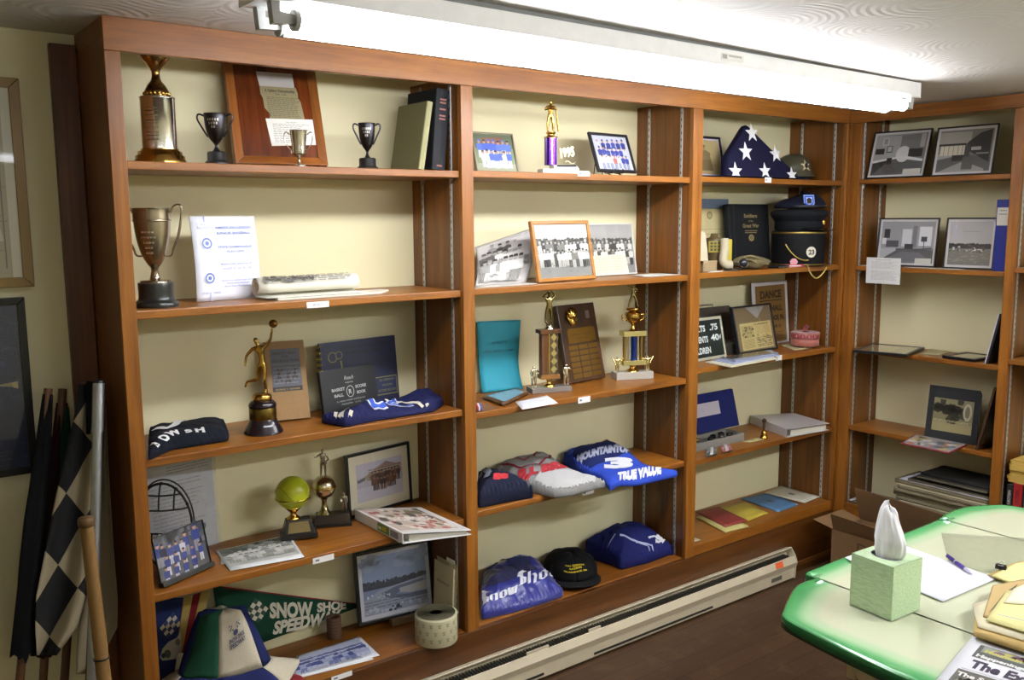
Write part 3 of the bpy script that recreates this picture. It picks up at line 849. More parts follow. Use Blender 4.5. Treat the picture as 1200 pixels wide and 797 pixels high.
def sheet(name, label, cat, corners, z, m, paint=None, t=.0006, group=None, curl=0.0, lim=None):
    """a sheet lying on height z with corners front-left, front-right, back-right, back-left as (x, y)"""
    c = [Vector((min(p[0], XW - .004), min(p[1], D - .004))) for p in corners]
    if lim: c = [Vector((max(lim[0], min(p.x, lim[1])), max(lim[2], min(p.y, lim[3])))) for p in c]
    o = thing(name, label, cat, (c[0].x, c[0].y, z + .0004), math.atan2(c[1].y - c[0].y, c[1].x - c[0].x), group)
    a = o.rotation_euler.z; R = Matrix.Rotation(-a, 2)
    q = [R @ (p - c[0]) for p in c]
    def P(u, v):
        p = (q[0] * (1 - u) + q[1] * u) * (1 - v) + (q[3] * (1 - u) + q[2] * u) * v
        return Vector((p.x, p.y, t + curl * (u * u * .5 + (1 - v) * v * .3)))
    mb = MB()
    mb.grid(lambda u, v: P(u, v), 6, 6, m); mb.grid(lambda u, v: P(u, v) - Vector((0, 0, t)), 6, 6, m)
    for f in (lambda u, v: (u, 0), lambda u, v: (u, 1), lambda u, v: (0, u), lambda u, v: (1, u)):
        mb.grid(lambda u, v: P(*f(u, v)) - Vector((0, 0, t * v)), 6, 1, m)
    mb.build('page', o, weld=True)
    if paint:
        w = ((q[1] - q[0]).length + (q[2] - q[3]).length) / 2; h = ((q[3] - q[0]).length + (q[2] - q[1]).length) / 2
        pm = MB(); paint(Pic(pm, 1, 1, Matrix.Identity(4), .0003, .00003))
        asp_fix = []
        for p in pm.v:
            b = P(p.x, p.y); asp_fix.append(b + Vector((0, 0, p.z)))
        pm.v = asp_fix
        pm.build('print', o)
    return o
def pxquad(pts, z): return [tuple(onz(u, v, z)[:2]) for u, v in pts]
def stand(name, label, cat, u, y, z, rz=0.0, group=None):
    p = at(u, y, z); return thing(name, label, cat, p, rz, group), mpp(p + Vector((0, 0, .08)))
def shelf_tag(u, v, z, label, txt=None, wpx=19, hpx=6, y=.0115, side=False):
    c = ony(u, v, y); k = mpp(c); w, h = wpx * k / .75, hpx * k
    o = thing('shelf_label', label, 'shelf label', (c.x, y, c.z))
    m = MB().box(-w / 2, w / 2, -.0008, 0, -h / 2, h / 2, WHITE_PAPER)
    p = Pic(m, w, h, Matrix.Translation((-w / 2, -.0008, -h / 2)) @ FACE, .0001)
    if txt: p.text(txt, .5, .3, .55, '#8a8a92', bold=.01)
    else: p.rect(.12, .35, .3, .65, '#6a6a72')
    m.build('card', o)
    return o
YAWV = -YAW    # heading that faces the photographer's axis
# ------------------------------------------------------------------ left bay, top shelf
z = ZA[1] + .0005
t, k = stand('trophy', 'tall gold and silver cylinder trophy at the left end of the top shelf', 'trophy', 188.5, .125, z, YAWV)
lathe_part(t, 'plinth', [(29, 0), (29, 4), (27.5, 5), (27.5, 9), (25, 10), (24.5, 14), (21, 15), (21, 17)], k, GOLD, label='stepped gold plinth')
lathe_part(t, 'drum', [(19.5, 17), (19.5, 74), (20, 74.5), (20, 76), (18, 77)], k, mat('metal', '#d6d2cb', .2), label='engraved silver drum')
m = MB()
for r in range(9):
    for j in range(7):
        a = math.radians(-112 + j * 6.2); zz = (62 - r * 4.6 + (1.2 if r % 3 else 0)) * k; R = 19.65 * k
        m.add([(R * math.cos(a), R * math.sin(a), zz), (R * math.cos(a + .085), R * math.sin(a + .085), zz), (R * math.cos(a + .085), R * math.sin(a + .085), zz + 1.1 * k), (R * math.cos(a), R * math.sin(a), zz + 1.1 * k)], [(0, 1, 2, 3)], mat('metal', '#7d746a', .5))
m.build('engraving', t)
lathe_part(t, 'cup', smooth_prof([(14, 77), (13.5, 83), (10, 90), (6, 95), (4.5, 101), (5, 106), (9, 112), (14.5, 118), (17.5, 127), (18.5, 138), (19.5, 139), (17.8, 138), (16.5, 128), (10, 118), (0.2, 115)]), k, mat('metal', '#a98a52', .2), label='gold cup on a beaded neck')
m = MB()
for j in range(18):
    a = 2 * math.pi * j / 18; m.ball((13.2 * k * math.cos(a), 13.2 * k * math.sin(a), 80 * k), 2.6 * k, GOLD, 8)
m.build('beading', t)

def small_cup(label, u, y, hpx, wpx, col, seed, base=True):
    t, k0 = stand('two_handled_trophy', label, 'trophy', u, y, z, YAWV + .1)
    k = k0 * hpx / 56.0; q = wpx / 39.0
    m = col
    if base:
        lathe_part(t, 'base', [(13, 0), (13, 3), (11.5, 4), (10.5, 5), (10.5, 13), (9.5, 14.5), (4, 15)], k, mat('gloss', '#1d1c1c', .3))
        pr = [(4.5, 15), (3, 17), (1.7, 20), (1.7, 22), (3, 24), (7, 29), (10, 37), (11.5, 46), (12.2, 56), (12.6, 56.2), (11.6, 55.5), (10.8, 45), (7, 31), (.1, 27)]
        hp = [(8.2, 31), (10.5, 34), (15, 42), (19.2, 50), (19, 55), (16, 56), (12, 54)]
    else:
        pr = [(11, 0), (10.5, 1.5), (5, 3), (2.2, 7), (2, 12), (4.5, 15), (10, 18), (11, 24), (11.5, 36), (13.5, 55), (14, 56), (12.8, 55), (10.8, 36), (9, 20), (.1, 18)]
        hp = [(11, 26), (14, 27), (19, 34), (22, 44), (22, 51), (19, 54), (13.5, 50)]
    lathe_part(t, 'cup', [(r * (q if base else 1), zz) for r, zz in smooth_prof(pr, 3)], k, m)
    handles(t, k, [(x * q if base else x, zz) for x, zz in hp], 1.0, m)
    g = MB()
    for r, n in ((48, 5), (44, 4), (40, 2)):
        for j in range(n):
            a = math.radians(-90 + (j - n / 2 + .5) * 13); R = (10.9 + (r - 40) * .09 + .55) * k * (q if base else 1)
            g.add([(R * math.cos(a - .07), R * math.sin(a - .07), r * k), (R * math.cos(a + .07), R * math.sin(a + .07), r * k), (R * 1.02 * math.cos(a + .07), R * 1.02 * math.sin(a + .07), (r + 2.6) * k), (R * 1.02 * math.cos(a - .07), R * 1.02 * math.sin(a - .07), (r + 2.6) * k)], [(0, 1, 2, 3)], mat('metal', '#c9c6c0', .3))
    g.build('engraving', t)
    return t
TARN = mat('metal', '#454348', .3)
small_cup('small tarnished two-handled cup beside the tall gold trophy', 254.5, .085, 58, 39, TARN, 1)
small_cup('little bright silver two-handled cup in front of the wooden plaque', 351, .045, 41, 28, mat('metal', '#cfcac0', .15), 2, base=False)
small_cup('small dark two-handled cup standing alone beside the books', 431, .12, 53, 33, TARN, 3)

# big wooden plaque leaning on the wall
DEBUG_NAME[0] = 'plaque'
M, w, h = leaned(277, 385, .165, .13, z, (254, 84), .036, lean=20, h=.33)
h = .335
t = thing('wooden_plaque', 'large framed wooden plaque with a newspaper clipping, leaning on the top shelf', 'plaque', M=M)
OAK = wood('plaque_oak', '#a8682c', '#7b4418', 2, .3); OAKX = wood('plaque_oak', '#a8682c', '#7b4418', 0, .3); MAHOG = wood('plaque_board', '#7a3a16', '#4c200b', 2, .25)
rim = .026
o = [(0, 0), (w, 0), (w, h), (0, h)]; i = [(rim, rim), (w - rim, rim), (w - rim, h - rim), (rim, h - rim)]
for q in range(4):
    a, b, c, d = o[q], o[(q + 1) % 4], i[(q + 1) % 4], i[q]
    MB().hexa([(p[0], .035, p[1]) for p in (a, b, c, d)], [(a[0], 0, a[1]), (b[0], 0, b[1]), (c[0], .008, c[1]), (d[0], .008, d[1])], OAK if q % 2 else OAKX).build('frame_rail', t, bevel=.0015)
MB().box(rim, w - rim, .010, .03, rim, h - rim, MAHOG).build('board', t)
p = MB(); P = Pic(p, w, h, Matrix.Translation((0, .0098, 0)) @ FACE)
P.poly([(.34, .87), (.74, .87), (.745, .735), (.36, .735)], '#b6b0ac')
P.poly([(.36, .735), (.76, .735), (.775, .68), (.77, .64), (.795, .6), (.815, .42), (.42, .42), (.44, .47), (.385, .53), (.38, .62), (.36, .66)], '#8f8562')
P.text('A Gallery Championship', .575, .685, .036, '#2a261c', width=.33, bold=.02); P.text('1934 - 1935', .58, .655, .022, '#3a3528')
P.lines(.42, .78, .44, .64, 14, '#5d563f', .4, .15)
P.poly([(.38, .43), (.915, .44), (.925, .2), (.41, .175)], '#e9e6dc')
P.text('THE TROPHY', .66, .395, .018, '#77746c'); P.lines(.45, .88, .21, .39, 12, '#8f8c85', .3, .3)
P.rect(.61, .11, .7, .145, '#b9b0a0')
p.build('clipping', t, 'newspaper clipping above a typed card')

def book(name, label, ub, y0, z, W_, H_, D_, tilt, cover, spine, pages=True, rz=0.0, draw=None, cat='book'):
    """upright book: spine towards the room (local -y), thickness along x, leaning to +x by tilt"""
    p = at(ub, y0, z); t = thing(name, label, cat, p + Vector((0, 0, W_ * math.sin(tilt) + .0005)), rz)
    R = Matrix.Rotation(tilt, 4, 'Y')
    cv = mat('cloth', cover, .7); sp_ = mat('cloth', spine, .6)
    m = MB(); m.M = R
    for x0 in (0, W_ - .003): m.box(x0, x0 + .003, 0, D_, 0, H_, cv)
    m.build('cover', t, bevel=.001)
    m = MB(); m.M = R
    m.prism([(0, .002), (.002, -.003), (W_ / 2, -.006), (W_ - .002, -.003), (W_, .002)], 0, H_, sp_)
    m.build('spine', t)
    m = MB(); m.M = R
    m.box(.003, W_ - .003, .004, D_ - .004, .004, H_ - .004, mat('paper', '#cfc4a6')).build('pages', t)
    if draw:
        m = MB(); m.M = R; draw(m, W_, H_); m.build('lettering', t)
    return t
def black_spine(m, W_, H_):
    T = Matrix.Translation((0, -.0058, 0)) @ FACE; P = Pic(m, W_, H_, T, .0002)
    for b in (.86, .82, .74, .66, .62): P.rect(.3, b, .75, b + .02, '#7d4638')
    P.rect(.3, .04, .7, .06, '#7d4638')
book('book', 'black hardback with red spine lettering leaning on the bay divider', 505.5, .05, z, .050, .250, .17, math.radians(5), '#15161a', '#1a1b1f', draw=black_spine)
book('book', 'olive green hardback leaning against the black book', 490, .055, z, .022, .212, .175, math.radians(10), '#6f6c4a', '#98946c')

# ------------------------------------------------------------------ left bay, second shelf
z = ZA[2] + .0005
t, k = stand('loving_cup', 'big silver loving cup with two tall handles on a black base', 'trophy', 184, .105, z, YAWV + .05)
lathe_part(t, 'base', smooth_prof([(25, 0), (25, 4), (22.5, 7), (20, 9), (19.5, 16), (19.8, 27), (19, 28.5)], 2), k, mat('gloss', '#1f211e', .3), label='turned black base')
SILV = mat('metal', '#a79c88', .25)
lathe_part(t, 'stem', [(17, 28.5), (17, 30.5), (6.5, 31), (5.5, 35), (3.8, 43), (5, 44.5)], k, SILV)
lathe_part(t, 'cup', smooth_prof([(3, 44), (8, 50), (14, 62), (18.5, 80), (20.5, 98), (21, 112), (21.5, 114), (20.7, 113), (19.5, 97), (13, 66), (.1, 52)], 4), k, SILV)
lathe_part(t, 'rim_band', [(20.9, 99), (21.5, 99.5), (21.5, 101), (20.9, 101.4)], k, SILV)
for s in (-1, 1):
    pts = [(13, 59), (20, 60), (23, 68), (29, 82), (33, 100), (34.5, 115), (31, 118.5), (25, 116), (21.5, 109)]
    MB().tube(smooth_path([(s * x * k, 0, zz * k) for x, zz in pts]), [1.0 * k + .6 * k * math.sin(j * .1) ** 2 for j in range(41)], SILV, 8).build('handle', t)
g = MB()
for r, n in ((86, 4), (80, 5), (74, 4), (68, 3), (62, 3)):
    for j in range(n):
        a = math.radians(-88 + (j - n / 2 + .5) * 11); R = (18.6 + (r - 80) * .2 + .35) * k
        g.add([(R * math.cos(a - .07), R * math.sin(a - .07), r * k), (R * math.cos(a + .07), R * math.sin(a + .07), r * k), (R * 1.012 * math.cos(a + .07), R * 1.012 * math.sin(a + .07), (r + 2) * k), (R * 1.012 * math.cos(a - .07), R * 1.012 * math.sin(a - .07), (r + 2) * k)], [(0, 1, 2, 3)], mat('metal', '#d6cfc2', .35))
g.build('engraving', t)

DEBUG_NAME[0] = 'legion'
M, w, h = leaned(231, 306, .15, .19, z, (221.5, 254), .003)
t = thing('program_booklet', 'white baseball championship program with blue print propped beside the loving cup', 'booklet', M=M)
def bend(x, zz): return .010 * math.sin(math.pi * min(1, zz / h)) * (1 - .5 * x / w)
m = MB(); m.grid(lambda u, v: (u * w, -bend(u * w, v * h), v * h), 8, 14, mat('paper', '#e6e8f0')).build('cover', t, solid=.0025)
p = MB(); P = Pic(p, w, h, FACE, .0028)
BL = '#6478bc'
P.rect(.195, 0, .215, 1, '#a7b3d8')
for b, rr in ((.68, .085), (.27, .08)):
    P.ell(.2, b, rr, rr * w / h, '#e6e8f0', 20); P.ell(.2, b, rr * .9, rr * .9 * w / h, BL, 20); P.ell(.2, b, rr * .62, rr * .62 * w / h, '#e6e8f0', 20); P.ell(.2, b, rr * .4, rr * .4 * w / h, BL, 5)
P.rect(.1, .85, .32, .93, '#e6e8f0'); P.text('Silver', .2, .895, .03, BL, width=.14); P.text('Anniversary', .2, .86, .03, BL, width=.24)
for i_, (tx, b, sz, wd_) in enumerate((('AMERICAN LEGION', .85, .04, .56), ('JUNIOR BASEBALL', .785, .04, .54), ('STATE CHAMPIONSHIP', .62, .036, .54), ('PLAY-OFFS', .565, .034, .27), ('Meadow Field, Johnstown, Pa.', .42, .028, .5), ('AUGUST 22 - 23 - 24, 1950', .365, .028, .46), ('Sponsored by American Legion Post 90', .225, .024, .5), ('Pennsylvania Baseball', .19, .024, .34), ('Snow Shoe, Pennsylvania', .155, .024, .42), ('1925', .12, .03, .1), ('1950', .34, .03, .1))):
    aa = .63 if i_ < 9 else (.12 if i_ == 9 else .3); bb = b if i_ < 9 else .085
    P.text(tx, aa, bb, sz, BL if i_ < 4 else '#8693c4', width=wd_, bold=.015)
p.v = [Vector((q.x, q.y - bend(q.x, q.z), q.z)) for q in p.v]
p.build('print', t)

# rolled magazine
A = Vector((*onz(318, 343, z)[:2],)); B = Vector((*onz(443, 346, z)[:2],))
t = thing('rolled_magazine', 'old magazine with its cover rolled back, lying on the second shelf', 'magazine', (at(326, .055, z).x, .055, z), 0.04)
PG = mat('paper', '#d9d5c4')
m = MB(); m.prism([(0, 0), (.34, .0), (.41, .07), (.40, .10), (.0, .11)], 0, .005, PG).build('pages', t)
m = MB()
prof = [(a_, .022 + .0 * a_) for a_ in range(0)]
sp = []
for j in range(46):
    a_ = -math.pi / 2 + j * .23; r_ = .030 - j * .00033; sp.append((.088 + r_ * math.cos(a_) , .036 + r_ * math.sin(a_)))
sp = [(.012, .006), (.05, .006)] + sp
m.grid(lambda u, v: (-.028 + u * .33, *sp[min(len(sp) - 1, int(round(v * (len(sp) - 1))))]), 8, len(sp) - 1, PG)
m.build('rolled_cover', t, solid=.0012)
p = MB(); P = Pic(p, .30, .09, Matrix.Translation((.01, .008, .0052)), .0002)
P.blobs(.0, .9, .1, .9, 40, .03, '#55524a', 4, 3); P.lines(.0, 1.0, .05, .95, 7, '#6d695e', .5)
def roll(q):
    a_ = math.pi + .25 + (q.y / .05) * 1.05; return Vector((q.x - .02, .088 + .0312 * math.cos(a_), .036 - .0312 * math.sin(a_)))
p2 = MB(); P = Pic(p2, .30, .05, Matrix.Identity(4), .0)
P.blobs(.05, .55, .15, .85, 26, .03, '#3e3b36', 9, 4); P.lines(.02, .98, .1, .95, 5, '#6d695e', .5); P.lines(.1, .6, .3, .8, 2, '#2e2b28', .6)
p2.v = [roll(q) for q in p2.v]
p2.build('print', t)
p.build('print', t)
shelf_tag(372.5, 357, z, 'white shelf label reading SPORTS under the rolled magazine', 'SPORTS', 21, 7)

# ------------------------------------------------------------------ left bay, third shelf
z = ZA[3] + .0005
NAVY = mat('cloth', '#10141f', .85)
q = pxquad([(168, 541), (200, 528), (268, 517), (262, 500), (236, 494), (205, 494), (180, 499), (166, 503)], z)
q = [(max(x, .0065), min(y, .285)) for x, y in q]
t = thing('folded_jersey', 'navy jersey with white lettering folded at the left end of the third shelf', 'jersey')
c = Cloth(q, .038, z, .2, 3, .3); c.build('body', t, NAVY)
def letter_arc(c, txt, pts, z, sz, m, name, t, bold=.06, adv=1.0):
    """one letter at each pixel position"""
    polys = []
    P_ = [Vector(c.px(u, v)) for u, v in pts]
    for i, ch in enumerate(txt):
        a = P_[max(i - 1, 0)]; b = P_[min(i + 1, len(P_) - 1)]
        polys.append(text2d(ch, P_[i], b - a, sz, None, bold))
    return c.drape(polys, m, name, t)
WHT = mat('cloth', '#e2e2e0', .8)
letter_arc(c, 'SOWSH', [(188, 522), (197, 516), (206, 510), (222, 507), (235, 507)], z + .035, .036, WHT, 'lettering', t)
c.drape([strip2d([c.px(u, v) for u, v in ((180, 505), (196, 503), (206, 499), (213, 493))], .022)], WHT, 'collar', t, .004, 'white collar')

t, k = stand('basketball_trophy', 'gold basketball player trophy reaching up with a ball, on a dark base', 'trophy', 309, .115, z, YAWV); k *= .955
DKB = mat('gloss', '#20161a', .2)
lathe_part(t, 'base', [(23.5, 0), (23.5, 2.5), (22, 3.5), (22, 6), (20.5, 7), (20.5, 9.5), (19, 10.5), (18.5, 13), (17, 14.5), (16.8, 16), (16.2, 17), (16, 32), (17, 33), (16.5, 36), (14, 39), (11, 40)], k, DKB)
lathe_part(t, 'nameplate', [(16.3, 17.5), (16.5, 18), (16.5, 31), (16.3, 31.5)], k, mat('metal', '#7d6a35', .3), label='brass name band')
lathe_part(t, 'collar', [(11, 40), (12, 41.5), (11.6, 46), (10, 48), (2, 48.5)], k, GOLD)
H = 72 * k
figurine(H, dict(pelvis=(.02, 0, .50), belly=(.02, 0, .62), chest=(0, 0, .76), neck=(-.03, 0, .84), chin=(-.05, -.01, .875), head=(-.065, -.005, .92), crown=(-.075, 0, .965), sl=(-.12, 0, .78), el=(-.23, -.02, .66), wl=(-.25, -.03, .53), hl=(-.245, -.04, .48),
    sr=(.10, 0, .82), er=(.185, 0, .93), wr=(.215, -.01, 1.07), hr=(.22, -.01, 1.12), pl=(-.03, 0, .45), kl=(-.06, .02, .24), al=(-.26, .06, .2), tl=(-.3, .06, .1), pr=(.06, 0, .45), kr=(.055, -.02, .25), ar=(.07, 0, .06), tr=(.075, -.06, .03)), GOLD, t, (0, 0, 48.2 * k), fat=.95)
MB().ball((.25 * H, -.005, 48.2 * k + 1.2 * H), 5.2 * k, mat('metal', '#7d5a28', .35), 20).build('ball', t)

DEBUG_NAME[0] = 'brownbook'
M, w, h = leaned(317, 364, .215, .19, z, (308.7, 403), .018)
t = thing('book', 'tan basketball coaching book with a blue cover panel behind the gold trophy', 'book', M=M)
TAN = mat('card', '#8d6c3f', .6)
MB().box(0, w, 0, .002, 0, h, TAN).box(0, w, .016, .018, 0, h, TAN).box(0, .002, .002, .016, 0, h, TAN).build('cover', t, bevel=.0008)
MB().box(.002, w - .003, .002, .016, .003, h - .003, mat('paper', '#b7a47c')).build('pages', t)
p = MB(); P = Pic(p, w, h, FACE)
P.rect(.13, .40, .87, .90, '#55585f'); P.rect(.13, .36, .87, .42, '#2c2723'); P.text('GEORGE F. VEENKER', .5, .375, .03, '#a98c55', width=.62)
for tx, b, wd_ in (('BASKET BALL', .83, .6), ('FOR', .785, .16), ('COACHES AND PLAYERS', .735, .68)): P.text(tx, .5, b, .045, '#33251b', width=wd_, bold=.02)
P.rect(.16, .70, .84, .71, '#77746e')
R_ = random.Random(3)
for a, b in ((.3, .55), (.52, .52), (.7, .57)):
    P.poly([(a - .02, b + .06), (a + .03, b + .07), (a + .05, b), (a + .1, b - .06), (a + .07, b - .07), (a, b - .03), (a - .07, b - .08), (a - .09, b - .06), (a - .03, b)], '#39281c'); P.ell(a, b + .085, .022, .018, '#39281c'); P.poly([(a + .03, b + .06), (a + .13, b + .11), (a + .125, b + .09), (a + .03, b + .04)], '#39281c')
P.lines(.18, .84, .44, .68, 5, '#757880', .25)
p.build('cover_print', t)

DEBUG_NAME[0] = 'spiral'
M, w, h = leaned(379, 468.5, .235, .27, z, (371, 403.7), .010)
t = thing('spiral_scorebook', 'large dark blue spiral-bound basketball scorebook at the back of the third shelf', 'book', M=M)
BLU = mat('card', '#1a2040', .5)
MB().box(0.006, w, 0, .0012, 0, h, BLU).box(.006, w, .009, .010, 0, h, BLU).build('cover', t)
MB().box(.008, w - .002, .0014, .0088, .002, h - .002, mat('paper', '#c9c4b2')).build('pages', t)
m = MB()
for j in range(22):
    zz = h * (.05 + .9 * j / 21)
    m.tube([(.008 + .008 * math.cos(a_ * math.pi / 6) - .004, .005 + .008 * math.sin(a_ * math.pi / 6), zz) for a_ in range(12)], .0016, mat('plastic', '#c8b440') if j % 2 else BLACK, 6, closed=True)
m.build('spiral_binding', t)
p = MB(); P = Pic(p, w, h, FACE)
P.text('SNOW SHOE HIGH SCHOOL', .58, .88, .06, '#07080d', width=.62, bold=.02); P.text('BASKETBALL 1960', .55, .80, .055, '#07080d', width=.42, bold=.02)
YL = '#7f7a3f'
for a, b, r_ in ((.17, .78, .06), (.25, .8, .045)): P.ell(a, b, r_, r_ * 1.3, YL, 16); P.ell(a, b, r_ * .8, r_ * 1.1, '#1a2040', 16)
for b_, (a0, b0, a1, b1) in enumerate(((.26, .72, .27, .58), (.25, .60, .33, .56), (.3, .56, .36, .60), (.33, .55, .35, .45), (.26, .58, .24, .48), (.20, .5, .3, .47))):
    P.poly([(a0, b0), (a0 + .018, b0), (a1 + .018, b1), (a1, b1)], YL)
P.rect(.66, .12, .98, .40, YL); P.rect(.67, .135, .97, .385, '#202848')
P.text('ALL-AMERICAN', .84, .33, .05, YL, width=.2); P.text('WILSON', .84, .25, .05, YL, width=.14); P.text('SCORE BOOK', .84, .17, .055, YL, width=.24)
p.build('cover_print', t)

DEBUG_NAME[0] = 'score'
M, w, h = leaned(381, 444.5, .165, .215, z, (374, 437), .012)
t = thing('scorebook', 'smaller black basketball scorebook in front of the blue one', 'book', M=M)
BK = mat('card', '#131416', .5)
MB().box(0, w, 0, .0015, 0, h, BK).box(0, w, .0105, .012, 0, h, BK).box(0, .0015, .0015, .0105, 0, h, BK).build('cover', t, bevel=.0006)
MB().box(.0015, w - .002, .0017, .0103, .002, h - .002, mat('paper', '#b9b08f')).build('pages', t)
p = MB(); P = Pic(p, w, h, FACE); G_ = '#a9aaa6'
P.text('Reach', .5, .74, .12, G_, width=.17, shear=.3); P.text('REGISTERED', .5, .66, .04, G_, width=.14); P.ell(.5, .47, .07, .13, G_, 20); P.ell(.5, .47, .06, .115, '#131416', 20); P.text('R', .5, .42, .14, G_, bold=.03)
for tx, a, b in (('BASKET', .29, .52), ('BALL', .29, .39), ('SCORE', .7, .52), ('BOOK', .7, .39)): P.text(tx, a, b, .09, G_, width=.045 * len(tx) * .8 + .02, bold=.03)
P.text('A. J. REACH, WRIGHT & DITSON, INC.', .5, .27, .045, G_, width=.52); P.text('PHILADELPHIA', .42, .2, .045, G_, width=.2); P.text('U. S. A.', .62, .2, .045, G_, width=.1)
p.build('cover_print', t)

ROY = mat('cloth', '#171a42', .75)
q = pxquad([(376, 496), (405, 501), (428, 496), (470, 489), (508, 483), (521, 475), (515, 468), (480, 466), (450, 466), (415, 473), (385, 484)], z)
q = [(min(x, .982), min(y, .145 + max(0, (x - .83)) * .8)) for x, y in q]
t = thing('folded_uniform', 'royal blue basketball uniform with blue and white striped trim, folded beside the scorebooks', 'jersey')
c = Cloth(q, .055, z, .45, 8, .3, lambda x, y: .75 + .5 * noise.noise(Vector((x * 9, y * 9, 2)))); c.build('body', t, ROY)
CRM = mat('cloth', '#cfc8b4', .9)
pl = []
for a, b in (((382, 494), (394, 484)), ((388, 497), (403, 482)), ((396, 498), (412, 482)), ((404, 498), (420, 484)), ((411, 496), (424, 487)), ((393, 487), (409, 479)), ((452, 470), (490, 472)), ((490, 472), (516, 475)), ((450, 490), (464, 487)), ((500, 470), (515, 473))):
    pl.append(strip2d([c.px(*a), c.px((a[0] + b[0]) / 2, (a[1] + b[1]) / 2 + 1), c.px(*b)], .011))
c.drape(pl, CRM, 'striped_trim', t, .003, 'cream striped trim')
nb = mat('cloth', '#3d57b0', .7)
def numeral(pts, wd_): return strip2d([c.px(u, v) for u, v in pts], wd_)
N1 = [(424, 473), (438, 476), (436, 478), (452, 476)]; N2 = [(444, 468), (460, 468), (462, 472), (455, 474), (470, 476), (484, 475)]
c.drape([numeral(N1, .026), numeral(N2, .026)], mat('cloth', '#d9d9de', .8), 'number_outline', t, .002, 'white number outline')
c.drape([numeral(N1, .016), numeral(N2, .016)], nb, 'number', t, .0032, 'light blue number')

# ------------------------------------------------------------------ left bay, fourth shelf
z = ZA[4] + .0005
DEBUG_NAME[0] = 'sleeve'
M, w, h = leaned(177, 260, .235, .285, z, (168, 548), .002, lean=6)
t = thing('typed_page', 'typed page in a clear plastic sleeve leaning on the wall behind the catcher mask', 'document', M=M)
MB().box(.004, w - .012, .0004, .0014, .004, h, mat('paper', '#c6c6ca')).build('page', t)
p = MB(); P = Pic(p, w, h, FACE, .0)
P.lines(.3, .9, .86, .95, 3, '#77777f', .3, .4); P.lines(.08, .86, .25, .8, 14, '#8b8b94', .25, .5, 4); p.v = [q + Vector((0, .0003, 0)) for q in p.v]
p.build('typing', t)
MB().box(0, w, 0, .0003, 0, h + .004, film('#dfe3e6', .16)).build('plastic_sleeve', t)

# catcher's mask
cx = at(196, .17, z)
t = thing('catchers_mask', 'old black wire catcher mask standing behind the team photograph', 'mask', (at(222, .155, z + .1).x - .052, .20, z), -.6)
WIRE = mat('paint', '#14120f', .5)
k = mpp((.085, .15, z + .1))
m = MB(); Hh, Wh = .122, .080; cz_ = .128
def shell(a, b): # a across, b up on a bowl
    r2 = min(1, a * a + b * b); return (a * Wh, -.05 * math.sqrt(max(0, 1 - r2 * .9)) , cz_ + b * Hh)
m.tube([shell(math.cos(x * math.pi / 18), math.sin(x * math.pi / 18)) for x in range(36)], .0036, WIRE, 8, closed=True)
m.tube([(q[0] * 1.0, q[1] + .02, q[2] + .006) for q in [shell(math.cos(x * math.pi / 18), math.sin(x * math.pi / 18)) for x in range(36)]], .0024, WIRE, 8, closed=True)
m.build('rim_wire', t)
m = MB()
for b in (.75, .42, -.12, -.35, -.62):
    L = math.sqrt(1 - b * b); m.tube([shell(L * (-1 + x / 8), b) for x in range(17)], .0026, WIRE, 8)
for a in (-.5, -.02, .48):
    L = math.sqrt(1 - a * a); lo = -.98 if a == -.02 else -L
    m.tube([shell(a, .42 + (L - .42) * x / 6) for x in range(7)], .0026, WIRE, 8)
for a0, a1 in ((-.28, -.55), (.05, .3), (.52, .52), (-.05, -.3), (.3, .05)): m.tube([shell(a0 + (a1 - a0) * x / 5, -.12 - .5 * x / 5) for x in range(6)], .0024, WIRE, 8)
m.build('cage_wire', t)
m = MB()
for x in range(0, 36, 3):
    q = shell(math.cos(x * math.pi / 18), math.sin(x * math.pi / 18)); m.ball(q, .0052, mat('paint', '#2a1f16', .8), 8)
m.build('wrapping', t)

def paint_team_blue(P):
    P.rect(0, 0, 1, 1, '#55575f'); P.blobs(0, 1, .55, 1, 40, .06, '#474a54', 4, 1.3); P.blobs(0, 1, .6, 1, 24, .05, '#6d6f78', 7, 1.3); P.rect(0, 0, 1, .2, '#5f5d5c')
    P.team([(2, .66, .02, .2, .2), (1, .72, .55, .68, .22), (1, .78, .74, .9, .23)], '#b98c78', ['#2c3f86', '#1c2448'], ['#8a8a92'])
    P.team([(3, .63, .22, .6, .17)], '#b98c78', ['#2f4189', '#c9cbd6'], ['#c7c8cf'], seed=2)
    P.team([(5, .42, .12, .95, .17)], '#b98c78', ['#2a3a80', '#33468f'], ['#c9c9d0'], seed=8)
    P.team([(4, .2, .05, .8, .17)], '#b98c78', ['#2a3a80', '#24326f'], ['#c9c9d0'], seed=9)
DEBUG_NAME[0] = 'teamA'
t = framed('team_photograph', 'colour team photograph in blue shirts tilted in a black holder at the left end', 'photograph', leaned(190, 249, .045, .118, z, (178, 632), .008), .002, '#17181c', paint_team_blue, depth=.006, glazed=True, strut=True)
c_ = t.children
w = max(v.co.x for v in c_[0].data.vertices)
MB().hexa([(-.002, -.012, -.0), (w + .002, -.012, 0), (w + .002, .012, 0), (-.002, .012, 0)], [(-.002, -.010, .012), (w + .002, -.010, .012), (w + .002, .010, .012), (-.002, .010, .012)], BLACK).build('holder_foot', t, bevel=.001)

